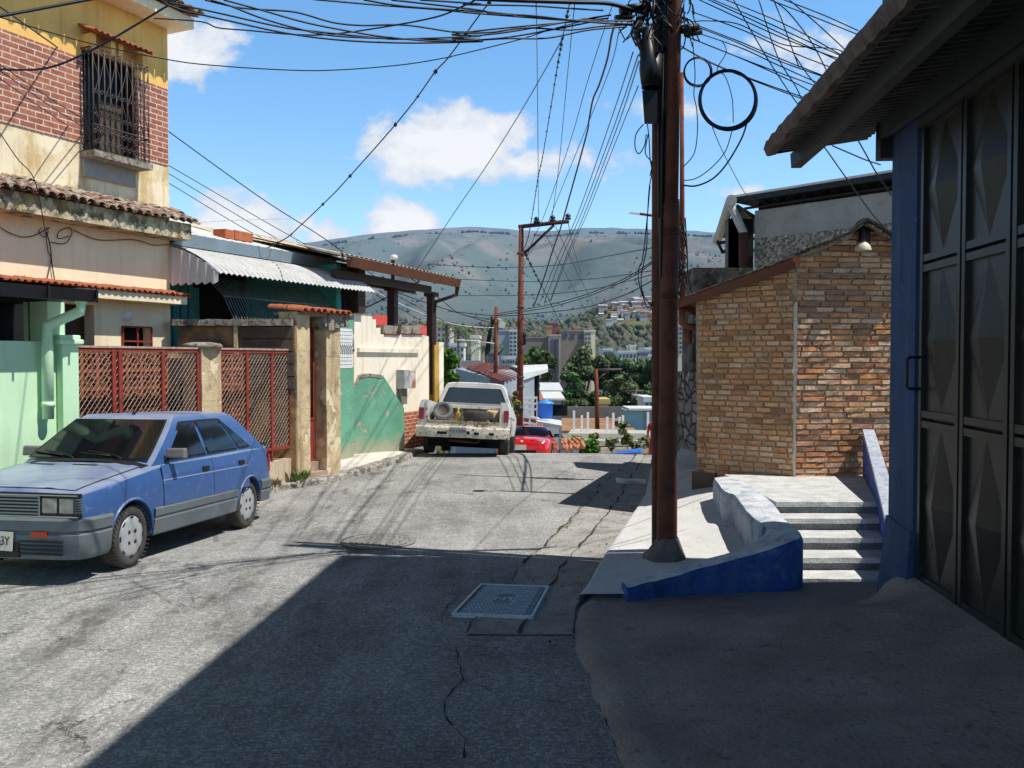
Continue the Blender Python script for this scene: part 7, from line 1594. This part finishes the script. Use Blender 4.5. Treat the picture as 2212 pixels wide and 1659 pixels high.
for k, x in enumerate((1240, 1257, 1270, 1312, 1325, 1339, 1346, 1400)):
    q = P(x, 918, 55); o = thing('column_stub', ['first', 'second', 'third', 'fourth', 'fifth', 'sixth', 'seventh', 'last'][k]+' pale column stub from the left on the concrete roof', 'column', q, group='column stubs on the concrete roof'); b = MB(); hh = (.9, .6, .8, .5, .75, .5, .6, .8)[k]; b.bb(q.x-.07, 55, q.z-.6, q.x+.07, 55.14, q.z+hh); b.build('stub', WHITEP, o)
GWL = thing('long_wall', 'long grey wall with brown earth bank below the valley trees', 'wall', P(1300, 890, 72)); b = MB(); q, q2 = P(1190, 879, 72), P(1430, 879, 72); b.bb(q.x, 72, -8, q2.x, 72.5, q.z); b.build('wall', pm('grey long wall', (.19, .18, .17), .95, var=(.5, .2), dirt=[(.8, .5, .65, (.1, .09, .08), .6)], bump=None), GWL)
b = MB(); q, q2, q3 = P(1190, 906, 70), P(1352, 906, 70), P(1352, 930, 64); b.hexa([(q.x, 64, -9), (q2.x, 64, -9), (q2.x, 71.8, -9), (q.x, 71.8, -9), (q.x, 64, q3.z), (q2.x, 64, q3.z), (q2.x, 71.8, q.z), (q.x, 71.8, q.z)]); b.build('earth_bank', pm('orange earth', (.3, .17, .09), .95, var=(.8, .3), bump=None), GWL)
BLP = thing('blue_shed', 'pale blue flat walled shed against the long grey wall', 'shed', P(1370, 905, 66)); b = MB(); q, q2 = P(1351, 920, 66), P(1390, 886, 66); b.bb(q.x, 66, -8, q2.x, 69, q2.z); b.build('wall', pm('pale blue wall', (.25, .42, .5), .8, var=(1, .1), bump=None), BLP); b = MB(); q3 = P(1420, 884, 66); b.bb(q2.x, 66.2, -8, q3.x, 69, q3.z-.1); b.build('side_wall', GRW, BLP); b = MB(); b.bb(q.x+.2, 65.6, q2.z, q3.x, 69.5, q2.z+.15); b.build('roof', CONCL, BLP)
BAW = thing('blue_awning', 'flat bright blue awning sheet just past the crest on the right', 'awning', P(1350, 975, 33)); b = MB(); q = [P(1312, 981, 31), P(1386, 975, 31.5), P(1386, 967, 33), P(1330, 976, 33)]; b.prism(q, -UP*.05); b.build('sheet', pm('blue sheet', (.02, .14, .6), .4, var=None, bump=None), BAW); b = MB(); b.tube([P(1380, 985, 32), P(1380, 972, 32)], .03, 5); b.build('post', IRON, BAW)
PVW = thing('garden_wall', 'pale broken garden wall behind the blue awning', 'wall', P(1330, 975, 38)); b = MB(); q, q2 = P(1290, 968, 38), P(1415, 966, 38); b.bb(q.x, 38, -8, q2.x, 38.3, q.z); b.build('wall', TANWALL, PVW)
def sapling(label, x, yb, yt, Y, cols=((.2, .22, .06), (.12, .16, .04), (.3, .28, .12))):
    o = thing('sapling', label, 'plant', P(x, yb, Y), group='spindly plants by the garden wall'); b = MB(); b.tube([P(x, yb, Y), P(x+1, (yb+yt)/2, Y), P(x-2, yt, Y)], .04, 5); b.build('stem', pm('pale stem', (.4, .33, .22), .9, bump=None), o); rng = np.random.default_rng(int(x)); k = Y/FPX
    leaf_mesh('foliage', LF_NEAR, [(np.array(P(x+rng.uniform(-9, 9), yt+rng.uniform(-4, 16), Y)), 7*k) for _ in range(5)], 160, .11, cols, o, rng)
for a in (('spindly plant left by the concrete house', 1285, 975, 945, 36), ('pale stemmed papaya like plant in the middle', 1355, 970, 940, 35), ('twiggy plant with bare branch reaching up', 1350, 960, 920, 37), ('brown dry plant low by the garden wall', 1322, 978, 955, 34), ('leafy plant beside the person in red', 1402, 980, 950, 34), ('dry plant right of the middle one', 1375, 972, 955, 35)): sapling(*a)
# low shed roofs left of the grove
for (x0, x1, yt, yb, Y, mt, lab) in ((1140, 1216, 834, 846, 62, ZINC, 'low blue white sheet roofed shed right of the awning post'), (1128, 1175, 858, 868, 50, TILE, 'low rust roofed shed above the white lattice'), (1165, 1220, 856, 864, 56, CONCL, 'flat pale roofed shed beside the shrub tree')):
    o = thing('shed', lab, 'shed', P((x0+x1)/2, yb, Y)); q, q2 = P(x0, yb, Y), P(x1, yt, Y); b = MB(); b.bb(q.x+.2, Y, -12, q2.x-.2, Y+5, q.z); b.build('wall', GRW, o); b = MB(); b.hexa([(q.x, Y-.4, q.z), (q2.x, Y-.4, q.z), (q2.x, Y+5, q2.z), (q.x, Y+5, q2.z), (q.x, Y-.4, q.z+.12), (q2.x, Y-.4, q.z+.12), (q2.x, Y+5, q2.z+.12), (q.x, Y+5, q2.z+.12)]); b.build('roof', mt, o)
    for k in range(3): b = MB(); xx = q.x+(q2.x-q.x)*(k+.7)/3.4; b.bb(xx, Y-.05, q.z-1.0, xx+.5, Y+.1, q.z-.3); b.build('window', DARK, o)
# ================================================================= town buildings
def col_(c, h=0.): return tuple(c[i]*(1-h)+(.3, .36, .45)[i]*h for i in range(3))  # distance haze blended into each far wall and roof colour
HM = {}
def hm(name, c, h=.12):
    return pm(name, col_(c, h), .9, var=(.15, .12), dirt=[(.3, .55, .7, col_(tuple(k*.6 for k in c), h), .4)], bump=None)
CREAMB, BROWNB, GREYB, WHITEB, OCHB, PINKB = hm('far cream', (.62, .55, .42)), hm('far brown', (.3, .235, .19)), hm('far grey', (.4, .4, .41)), hm('far white', (.72, .71, .69)), hm('far orange', (.5, .27, .12)), hm('far pink', (.5, .36, .3))
FWIN = pm('far window', (.07, .08, .1), .3, var=None, bump=None); FROOF = hm('far roof', (.26, .13, .1)); FSTRIPE = hm('far stripe', (.06, .06, .08))
_wm = {}
def bld(label, x0, x1, yt, Y, dep, mat, rows=0, cols=0, roof=None, zb_=-22, winmat=None, wy=(.15, .9), name='apartment_block', cat='building', turn=0, frac=.55, vis=60):
    q, q2 = P(x0, yt, Y), P(x1, yt, Y); w = q2.x-q.x; o = thing(name, label, cat, (q.x, Y, q.z))
    b = MB(); b.bb(q.x, Y, zb_, q2.x, Y+dep, q.z); b.build('wall', mat, o)
    b = MB(); b.bb(q.x-.15, Y-.15, q.z, q2.x+.15, Y+dep, q.z+.45); b.build('roof', roof or mat, o)
    if rows and cols:
        vh = vis*Y/FPX; cw, ch = w/cols, vh/rows; b = MB(); b.bb(0, 0, 0, cw*frac, .3, ch*.55); first = None
        for j in range(rows):
            for i in range(cols):
                p = (q.x+cw*(i+.5-frac/2), Y-.08, q.z-ch*(j+.8))
                if first is None: first = b.build('window', winmat or FWIN); win = first
                else: win = first.copy(); COL.objects.link(win)
                win.location = p; attach(win, o)
    return o
bld('grey slab tower right of the thin street lamp pole', 1075, 1101, 716, 210, 14, GREYB, zb_=-20)
bld('thin white latticed tower block beside the grey slab', 1100, 1117, 716, 208, 10, WHITEB, 9, 2, frac=.7, vis=80)
bld('wide brown office slab behind the round tree', 1128, 1188, 731, 235, 16, BROWNB)
o = bld('brown tower with dark vertical stripes and cream cap', 1186, 1211, 726, 228, 14, hm('far tan', (.5, .38, .27)))
for x in (1190, 1199.5): b = MB(); q, q2 = P(x, 812, 227.6), P(x+7.5, 733, 227.6); b.bb(q.x, 227.5, -14, q2.x, 228.2, q2.z); b.build('window_strip', FSTRIPE, o)
bld('brown block right of the striped tower', 1211, 1262, 716, 245, 16, BROWNB, 1, 3, vis=20)
bld('cream apartment block with balconies at the right of the brown blocks', 1263, 1276, 717, 243, 12, CREAMB, 6, 2, frac=.6, vis=55); bld('narrow pale yellow tower beside the cream block', 1277, 1286, 716, 246, 12, hm('far yellow', (.75, .7, .5)))
bld('orange topped penthouse row on the brown slab', 1180, 1192, 707, 250, 8, OCHB, name='rooftop_house', cat='house'); bld('dark red rooftop house above the striped tower', 1186, 1206, 700, 258, 8, hm('far maroon', (.25, .09, .09)), name='rooftop_house', cat='house'); bld('small ochre rooftop house on the right brown block', 1240, 1252, 708, 255, 6, OCHB, name='rooftop_house', cat='house')
bld('long white low block right of the cream tower', 1303, 1322, 757, 200, 10, WHITEB, 2, 4, vis=25); bld('grey office block in the middle of the far town', 1322, 1340, 761, 205, 10, GREYB, 2, 4, vis=25); bld('wide white block with roof hut in the far town', 1336, 1375, 762, 190, 12, WHITEB, 1, 5, vis=14); bld('pale roof hut on the wide white block', 1361, 1374, 749, 195, 6, CREAMB, name='rooftop_house', cat='house'); bld('grey block beside the main pole in the far town', 1378, 1400, 760, 195, 12, GREYB, 2, 4, vis=22); bld('white block half hidden by the main pole', 1396, 1425, 755, 200, 12, WHITEB, 2, 4, vis=24)
bld('white cube tower behind the small palm', 1018, 1034, 730, 130, 8, hm('far ivory', (.75, .68, .52)), name='tower_block'); bld('low white house with terrace left of the white cube tower', 972, 1002, 748, 125, 9, WHITEB, 2, 4, vis=26, name='town_house', cat='house'); bld('cream tower block behind the downpipe', 944, 972, 705, 150, 10, CREAMB, 5, 3, vis=60); bld('old white arcaded house above the rust roof', 1000, 1040, 792, 66, 6, WHITEB, 1, 4, vis=20, roof=hm('old roof', (.3, .26, .22)), name='town_house', cat='house'); bld('brick house with small terrace left of the grey slab', 1040, 1068, 746, 140, 8, PINKB, 1, 3, vis=16, name='town_house', cat='house'); bld('blue grey narrow block under the grey slab', 1052, 1075, 762, 110, 8, hm('far slate', (.25, .29, .36)), 2, 3, vis=22, name='town_house', cat='house'); bld('cream low block at the foot of the white tower', 1085, 1112, 776, 120, 8, WHITEB, 2, 5, vis=22, name='town_house', cat='house'); bld('orange gabled house behind the black awning post', 1148, 1165, 818, 70, 6, OCHB, 1, 2, vis=14, name='town_house', cat='house'); bld('small white house by the tree shadows', 1393, 1412, 868, 80, 5, WHITEB, 1, 2, vis=10, name='town_house', cat='house'); bld('yellow stall under the grove trees', 1296, 1315, 872, 84, 4, hm('far mustard', (.7, .5, .15)), name='stall', cat='stall')
bld('mauve and white house seen between the porch posts', 902, 925, 716, 60, 6, hm('far mauve', (.42, .38, .48)), 1, 1, vis=22, name='town_house', cat='house', roof=hm('far dark roof', (.25, .08, .1)))
bld('tall lattice fronted block behind the stone wall', 1456, 1512, 705, 90, 10, CREAMB, 6, 6, vis=60, frac=.5)
# small houses on the village knoll and at the hill foot: each a thing with wall and roof
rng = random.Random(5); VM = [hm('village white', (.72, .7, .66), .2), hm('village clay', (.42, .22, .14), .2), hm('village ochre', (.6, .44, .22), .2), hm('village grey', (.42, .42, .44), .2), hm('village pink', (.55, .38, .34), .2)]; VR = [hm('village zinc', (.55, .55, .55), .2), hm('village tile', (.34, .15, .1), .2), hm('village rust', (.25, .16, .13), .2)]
nmv = ['white', 'brick red', 'ochre', 'grey', 'pink']
def hut(x, y, w, d, h, mi, ri, zoff, label, group):
    z = terr(x, y)+zoff; o = thing('hill_house', label, 'house', (x, y, z), group=group); b = MB(); b.bb(x-w/2, y-d/2, z-4, x+w/2, y+d/2, z+h); b.build('wall', VM[mi], o); b = MB(); b.hexa([(x-w*.55, y-d*.56, z+h), (x+w*.55, y-d*.56, z+h), (x+w*.55, y+d*.56, z+h+1.1), (x-w*.55, y+d*.56, z+h+1.1), (x-w*.55, y-d*.56, z+h+.3), (x+w*.55, y-d*.56, z+h+.3), (x+w*.55, y+d*.56, z+h+1.4), (x-w*.55, y+d*.56, z+h+1.4)]); b.build('roof', VR[ri], o)
gv = 'small houses crowded on the village knoll'
n_ = 0
while n_ < 95:
    x = rng.gauss(118, 32); y = 715+rng.random()*85
    if not 75 < x < 165: continue
    mi = rng.choice([0, 0, 0, 1, 2, 3, 4]); hut(x, y, rng.uniform(4, 8), 6, rng.uniform(2.5, 5.5), mi, rng.choice([0, 0, 1, 1, 2]), 0, 'tiny '+nmv[mi]+' house among the crowded houses on the village knoll', gv+', '+nmv[mi]+' ones'); n_ += 1
gv2 = 'scattered houses at the foot of the hill'
for k in range(34):
    x = rng.uniform(-45, 125); y = rng.uniform(300, 560); mi = rng.choice([0, 0, 1, 2, 3]); hut(x, y, rng.uniform(4, 8), 6, rng.uniform(2.5, 5), mi, rng.choice([0, 1, 1, 2]), 0, 'small '+nmv[mi]+' house scattered at the foot of the hill behind the blocks', gv2+', '+nmv[mi]+' ones')
# scrub and groves on the hills, nobody could count them
ico = [V(p) for p in ((0, 0, 1), (.894, 0, .447), (.276, .851, .447), (-.724, .526, .447), (-.724, -.526, .447), (.276, -.851, .447), (.724, .526, -.447), (-.276, .851, -.447), (-.894, 0, -.447), (-.276, -.851, -.447), (.724, -.526, -.447), (0, 0, -1))]
icf = [(0, 1, 2), (0, 2, 3), (0, 3, 4), (0, 4, 5), (0, 5, 1), (1, 6, 2), (2, 7, 3), (3, 8, 4), (4, 9, 5), (5, 10, 1), (6, 7, 2), (7, 8, 3), (8, 9, 4), (9, 10, 5), (10, 6, 1), (11, 7, 6), (11, 8, 7), (11, 9, 8), (11, 10, 9), (11, 6, 10)]
def blobs(name, label, n, where, size, cols, mat, tall=(.9, 1.6)):
    vs, fs, cc_ = [], [], []
    for k in range(n):
        p = where();
        if p is None: continue
        s_ = rng.uniform(*size); h_ = s_*rng.uniform(*tall); c = rng.choice(cols); m_ = rng.uniform(.75, 1.2); bs = len(vs); vs += [(p[0]+q.x*s_*rng.uniform(.7, 1.25), p[1]+q.y*s_, p[2]+h_*.6+q.z*h_*rng.uniform(.75, 1.2)) for q in ico]; fs += [[bs+i for i in f] for f in icf]; cc_ += [tuple(v*m_*rng.uniform(.85, 1.15) for v in c)]*20
    me = bpy.data.meshes.new(name); me.from_pydata(vs, [], fs); me.materials.append(mat); me.polygons.foreach_set('use_smooth', [True]*len(fs)); at = me.color_attributes.new('Col', 'FLOAT_COLOR', 'CORNER'); at.data.foreach_set('color', [v for c in cc_ for _ in range(3) for v in (*c, 1)]); o = bpy.data.objects.new(name, me); COL.objects.link(o); tag(o, label, 'trees', kind='stuff')
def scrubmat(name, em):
    m, N, bb = new_mat(name); N.set(bb.inputs['Base Color'], N('ShaderNodeAttribute', attribute_name='Col').outputs['Color']); bb.inputs['Roughness'].default_value = 1; bb.inputs['Specular IOR Level'].default_value = 0; bb.inputs['Emission Color'].default_value = (.3, .45, .75, 1); bb.inputs['Emission Strength'].default_value = em; return m  # faint blue emission added so the foliage looks hazed by distance
def on_hill():
    t = rng.random()**2.4; px = rng.uniform(640, 1620); q = hill_pt(px, t)
    if mnoise.noise(V((q.x*.0045, q.y*.0018, 3))) < .05 and rng.random() < .85: return None
    return q
blobs('hillside_scrub', 'dark scrub and scattered trees dotting the dry hillside', 3600, on_hill, (1., 2.6), [(.09, .12, .12), (.1, .13, .12), (.085, .11, .115)], scrubmat('hill scrub', .1))
blobs('ridge_trees', 'fringe of trees along the top of the far ridge', 500, lambda: (lambda px: None if mnoise.noise(V((px*.02, 0, 8))) < -.05 else hill_pt(px, 1.0))(rng.uniform(700, 1720)), (2.5, 6), [(.07, .1, .12), (.085, .115, .13)], scrubmat('ridge scrub', .13), (.8, 1.3))
def grove():
    px = rng.uniform(700, 1640); y = rng.uniform(560, 1030); x = (px-CW/2)/FPX*y
    if ((x-118)/48)**2+((y-755)/60)**2 < 1 and rng.random() < .93: return None
    return (x, y, terr(x, y) if y < 850 else hill_pt(px, (y-850)/2150).z)
blobs('foothill_grove', 'dense mixed woodland covering the lower slope behind the town', 8000, grove, (1.2, 3.4), [(.075, .095, .06), (.095, .11, .07), (.12, .11, .085), (.06, .08, .06), (.15, .13, .1)], scrubmat('grove leaf', .035))
def valley():
    px = rng.uniform(900, 1640); y = rng.uniform(130, 600); x = (px-CW/2)/FPX*y; return (x, y, terr(x, y))
blobs('valley_woodland', 'patches of trees filling the gaps between the town buildings', 2200, valley, (1., 2.8), [(.04, .075, .022), (.06, .1, .03), (.09, .11, .05), (.03, .055, .02)], scrubmat('valley leaf', .012))
b = MB()
for x, h in ((1007, 8), (1018, 6)): o = thing('radio_mast', ['taller radio mast on the ridge crest', 'shorter radio mast on the ridge crest'][x > 1010], 'mast', P(x, 505, 3000)); b = MB(); b.tube([P(x, 507, 3000), P(x, 505-h*1.3, 3000)], [1.6, .8], 4); b.build('mast', GREYB, o)
# ================================================================= person in red, half behind the pole
PS = thing('person', 'person in red t-shirt and red trousers standing half hidden behind the main pole', 'person', (4.72, 29, drop(29)+.08))
SK = pm('skin', (.3, .16, .1), .55, var=(8, .08), bump=None); CLR = pm('red cloth', (.5, .015, .02), .85, var=(6, .12), bump=(40, .2)); HAIR = pm('dark hair', (.012, .009, .008), .7, var=None, bump=None); SHOE = pm('dark shoe', (.02, .02, .022), .6, bump=None)
z0 = PS.location.z; X0 = PS.location.x
def skin_body(verts, edges, radii, name, mat, parent, sub=2):
    me = bpy.data.meshes.new(name); me.from_pydata(verts, edges, []); o = bpy.data.objects.new(name, me); COL.objects.link(o); md = o.modifiers.new('s', 'SKIN'); md.use_smooth_shade = True
    for v, r in zip(me.skin_vertices[0].data, radii): v.radius = r if isinstance(r, tuple) else (r, r)
    me.skin_vertices[0].data[0].use_root = True; sb = o.modifiers.new('d', 'SUBSURF'); sb.levels = sub; sb.render_levels = sub
    dg = bpy.context.evaluated_depsgraph_get(); m2 = bpy.data.meshes.new_from_object(o.evaluated_get(dg)); o.modifiers.clear(); o.data = m2; bpy.data.meshes.remove(me); m2.name = name; m2.materials.clear(); m2.materials.append(mat); o.parent = parent; return o
# pelvis, spine, neck, head; arms with hands and fingers; legs with feet (local, facing the camera)
vv = [(0, 0, .92), (0, 0, 1.1), (0, .01, 1.28), (0, .01, 1.4), (0, 0, 1.46), (0, -.01, 1.53), (0, -.015, 1.6), (0, -.01, 1.67)]; ee = [(i, i+1) for i in range(7)]; rr_ = [(.15, .11), (.13, .1), (.15, .1), (.1, .075), (.05, .05), (.06, .07), (.078, .095), (.06, .075)]
for s_ in (-1, 1):
    k = len(vv); vv += [(s_*.16, .01, 1.37), (s_*.23, .02, 1.12), (s_*.22, -.05, .9), (s_*.21, -.07, .84)]; ee += [(3, k), (k, k+1), (k+1, k+2), (k+2, k+3)]; rr_ += [.056, .043, .033, (.036, .02)]
    h_ = k+3
    for f, (dx, dl) in enumerate(((-.028, .075), (-.01, .085), (.01, .08), (.026, .062))):
        q = len(vv); vv += [(s_*.21, -.07+dx, .79), (s_*.2, -.075+dx, .79-dl*.5), (s_*.185, -.075+dx, .79-dl)]; ee += [(h_, q), (q, q+1), (q+1, q+2)]; rr_ += [.0095, .0085, .007]
    q = len(vv); vv += [(s_*.2, -.115, .82), (s_*.19, -.125, .785)]; ee += [(h_, q), (q, q+1)]; rr_ += [.0105, .0085]
    k = len(vv); vv += [(s_*.09, 0, .86), (s_*.1, -.015, .48), (s_*.105, .02, .09), (s_*.11, -.1, .04)]; ee += [(0, k), (k, k+1), (k+1, k+2), (k+2, k+3)]; rr_ += [.088, .058, .042, (.04, .03)]
skin_body(vv, ee, rr_, 'body', SK, PS)
vt = [(0, 0, .88), (0, 0, 1.1), (0, .01, 1.28), (0, .01, 1.41)]; et = [(0, 1), (1, 2), (2, 3)]; rt_ = [(.185, .14), (.16, .125), (.18, .125), (.115, .085)]
for s_ in (-1, 1): k = len(vt); vt += [(s_*.165, .01, 1.37), (s_*.215, .018, 1.2)]; et += [(3, k), (k, k+1)]; rt_ += [.072, .068]
skin_body(vt, et, rt_, 'shirt', CLR, PS)
vt = [(0, 0, .93)]; et = []; rt_ = [(.165, .125)]
for s_ in (-1, 1): k = len(vt); vt += [(s_*.09, 0, .84), (s_*.1, -.015, .48), (s_*.105, .015, .12)]; et += [(0, k), (k, k+1), (k+1, k+2)]; rt_ += [.105, .082, .07]
skin_body(vt, et, rt_, 'trousers', CLR, PS)
b = MB(); M = Matrix.Translation((0, .012, 1.62)) @ Matrix.Diagonal((.9, 1.05, 1.05, 1)); b.lathe([(.094, -.04), (.1, .02), (.09, .07), (.06, .1), (0, .112)], 18, M); b.box((0, .07, 1.58), (.15, .06, .12)); b.build('hair', HAIR, PS, world=False)
b = MB()
for s_ in (-1, 1): b.lathe([(0, .014), (.012, .006), (.014, 0)], 8, Matrix.Translation((s_*.032, -.098, 1.61)) @ Matrix.Rotation(R(90), 4, 'X'))
b.build('eye', HAIR, PS, world=False)
b = MB(); b.add([(-.012, -.1, 1.565), (.012, -.1, 1.565), (0, -.128, 1.57), (0, -.1, 1.615)], [(0, 1, 2), (0, 2, 3), (1, 3, 2)]); b.build('nose', SK, PS, world=False)
b = MB(); b.box((0, -.098, 1.54), (.045, .012, .01)); b.build('mouth', pm('lips', (.25, .07, .06), .5, bump=None), PS, world=False)
for s_ in (-1, 1): b = MB(); b.box((s_*.078, 0, 1.6), (.014, .03, .05)); b.build('ear', SK, PS, world=False, bevel=.006); b = MB(); b.hexa([(s_*.11-.045, -.17, 0), (s_*.11+.045, -.17, 0), (s_*.11+.04, .08, 0), (s_*.11-.04, .08, 0), (s_*.11-.035, -.15, .06), (s_*.11+.035, -.15, .06), (s_*.11+.04, .07, .1), (s_*.11-.04, .07, .1)]); b.build('shoe', SHOE, PS, world=False, bevel=.01)
# small white slat lying across the gutter
SLT = thing('curved_slat', 'white curved strip lying on the shaded gutter near the crest', 'strip', G(1350, 1040, .03)); b = MB(); pts = [G(1332, 1037, .05), G(1350, 1039.5, .05), G(1375, 1039, .05), G(1396, 1041, .05)]; sp = smooth_pts(pts, 5); vs = []
for p in sp: vs += [p, p+V((0, .1, .03)), p+V((0, .1, .0)), p-V((0, 0, .05))]
b.add(vs, [(4*i+k, 4*i+4+k, 4*i+5+k, 4*i+1+k) for i in range(len(sp)-1) for k in range(3)]); b.build('strip', WHITEP, SLT)

# dry leaves, grit and scraps on the road edges
b = MB(); rr2 = random.Random(3)
for k in range(700):
    y = rr2.uniform(6, 18); side = rr2.random() < .45
    x = lerp_tab(KL, y)+abs(rr2.gauss(.1, .45))+.05 if side else lerp_tab(KR, y)-abs(rr2.gauss(.3, .4))-.02
    if rr2.random() < .12: x = rr2.uniform(lerp_tab(KL, y)+.2, lerp_tab(KR, y)-.1)
    s_ = rr2.uniform(.006, .02); an = rr2.uniform(0, 6.28); d1 = V((math.cos(an), math.sin(an), rr2.uniform(-.3, .3)))*s_; d2 = V((-math.sin(an), math.cos(an), rr2.uniform(-.4, .4)))*s_*rr2.uniform(.4, .9); c = V((x, y, road_z(x, y)+.016+s_*.3))
    b.cc = rr2.choice([(.16, .11, .06), (.1, .075, .05), (.25, .2, .13), (.05, .045, .04), (.33, .3, .26), (.2, .13, .05)]); b.add([c-d1, c-d2, c+d1, c+d2], [(0, 1, 2, 3)])
tag(b.build('road_litter', LIT), 'dry leaves and grit scattered along the gutters', 'litter', kind='stuff')
b = MB()
for k in range(16):
    y = rr2.uniform(7.6, 15); x = lerp_tab(KR, y)-rr2.choice([.02, .38, .75])+rr2.uniform(-.02, .02)
    for q in range(7):
        an = rr2.uniform(0, 6.28); l = rr2.uniform(.02, .055); p = V((x, y, road_z(x, y)+.012)); d = V((math.cos(an)*l*.7, math.sin(an)*l*.7, l)); s_ = V((-math.sin(an), math.cos(an), 0))*.005; b.cc = rr2.choice([(.1, .16, .04), (.18, .19, .07), (.25, .22, .1)]); b.add([p-s_, p+s_, p+d], [(0, 1, 2)])
tag(b.build('gutter_weeds', LEAFM), 'tiny weeds sprouting from the joints of the gutter strip', 'weeds', kind='stuff')
w = bpy.data.worlds.new('World'); sc.world = w; w.use_nodes = True
N = NT(w.node_tree); bg = w.node_tree.nodes['Background']
SUNEL, SX, SY = 60., .958, -.287
sky = N('ShaderNodeTexSky', sky_type='NISHITA'); sky.sun_disc = False; sky.sun_elevation = R(SUNEL); sky.sun_rotation = math.atan2(SX, SY)
sky.air_density = 1.1; sky.dust_density = .6; sky.ozone_density = 2.2; sky.altitude = 1200
d = N('ShaderNodeTexCoord').outputs['Generated']
s3 = N('ShaderNodeSeparateXYZ', {0: d}); dx, dz = s3.outputs[0], s3.outputs[2]
el = N.ramp(dz, 0., 1.)
rp_ = N('ShaderNodeValToRGB', {0: el}); cr = rp_.color_ramp
cr.elements[0].position = 0; cr.elements[0].color = (2.75, 2.87, 2.95, 1); cr.elements[1].position = .42; cr.elements[1].color = (2.0, 3.05, 3.4, 1); e_ = cr.elements.new(.6); e_.color = (.4, .46, .48, 1); e_ = cr.elements.new(1.); e_.color = (.2, .22, .22, 1)
base = N.mix(1., sky, rp_.outputs[0], 'MULTIPLY')
# cumulus: noise inside soft elliptical banks, by world direction (x, z): centre azimuth tangent, elevation, half sizes, weight
clouds = [(-.07, .243, .125, .055, 1.25), (.03, .222, .12, .03, .85), (-.128, .15, .055, .036, 1.3), (-.3, .15, .075, .045, 1.15), (-.21, .142, .045, .025, .85), (-.37, .345, .085, .05, 1.05), (.155, .285, .11, .028, .6), (.33, .36, .1, .045, .8), (.16, .225, .07, .03, .5), (-.05, .133, .05, .012, .7), (.02, .132, .05, .014, .7), (.45, .28, .1, .03, .6), (.25, .19, .05, .018, .7), (.3, .42, .07, .02, .6), (-.24, .1525, .04, .02, .8), (-.6, .3, .2, .06, .6), (.9, .3, .3, .08, .7), (-1.2, .35, .3, .1, .7)]
dy = N.math('MAXIMUM', s3.outputs[1], .05); tx = N.math('DIVIDE', dx, dy); tz = N.math('DIVIDE', dz, dy)
msk = None
for cx, cz, a, h, wt in clouds:
    e = N.math('ADD', N.math('POWER', N.math('DIVIDE', N.math('SUBTRACT', tx, cx), a), 2.), N.math('POWER', N.math('DIVIDE', N.math('SUBTRACT', tz, cz), h), 2.))
    g = N.math('MULTIPLY', N.math('EXPONENT', N.math('MULTIPLY', e, -1.3)), wt)
    msk = g if msk is None else N.math('MAXIMUM', msk, g)
wv = N('ShaderNodeCombineXYZ', {0: tx, 1: N.math('MULTIPLY', tz, 1.35), 2: 0.}).outputs[0]
n = N.noise(wv, 13., 9, .6, .2)
dens = N.math('ADD', N.math('MULTIPLY', msk, 1.), N.math('MULTIPLY', N.math('SUBTRACT', n, .5), 2.))
a = N.ramp(dens, .42, .7)
n2 = N.noise(N.scaled(wv, 1, 1.2, 1), 24., 5, .6)
shade = N.ramp(N.math('ADD', dens, N.math('MULTIPLY', N.math('SUBTRACT', n2, .5), .7)), .45, 1.0)
ccol = N.mix(shade, (9., 10.4, 12.5, 1), (14., 14.2, 14.7, 1))
fin = N.mix(N.math('MULTIPLY', a, .95), base, ccol)
N.set(bg.inputs[0], fin); bg.inputs[1].default_value = .066
sun = bpy.data.lights.new('sun', 'SUN'); so = bpy.data.objects.new('sun', sun); COL.objects.link(so)
sun.energy = 5.; sun.angle = R(.53); sun.color = (1., .965, .9)
ce = math.cos(R(SUNEL)); sv = V((SX*ce, SY*ce, math.sin(R(SUNEL)))); so.rotation_euler = sv.to_track_quat('Z', 'Y').to_euler()
so.location = sv*60
sc.view_settings.view_transform = 'Standard'; sc.view_settings.look = 'None'; sc.view_settings.exposure = 0
sc.render.engine = 'CYCLES'; sc.cycles.use_denoising = True
sc.cycles.max_bounces = 6; sc.cycles.diffuse_bounces = 3; sc.cycles.transparent_max_bounces = 8
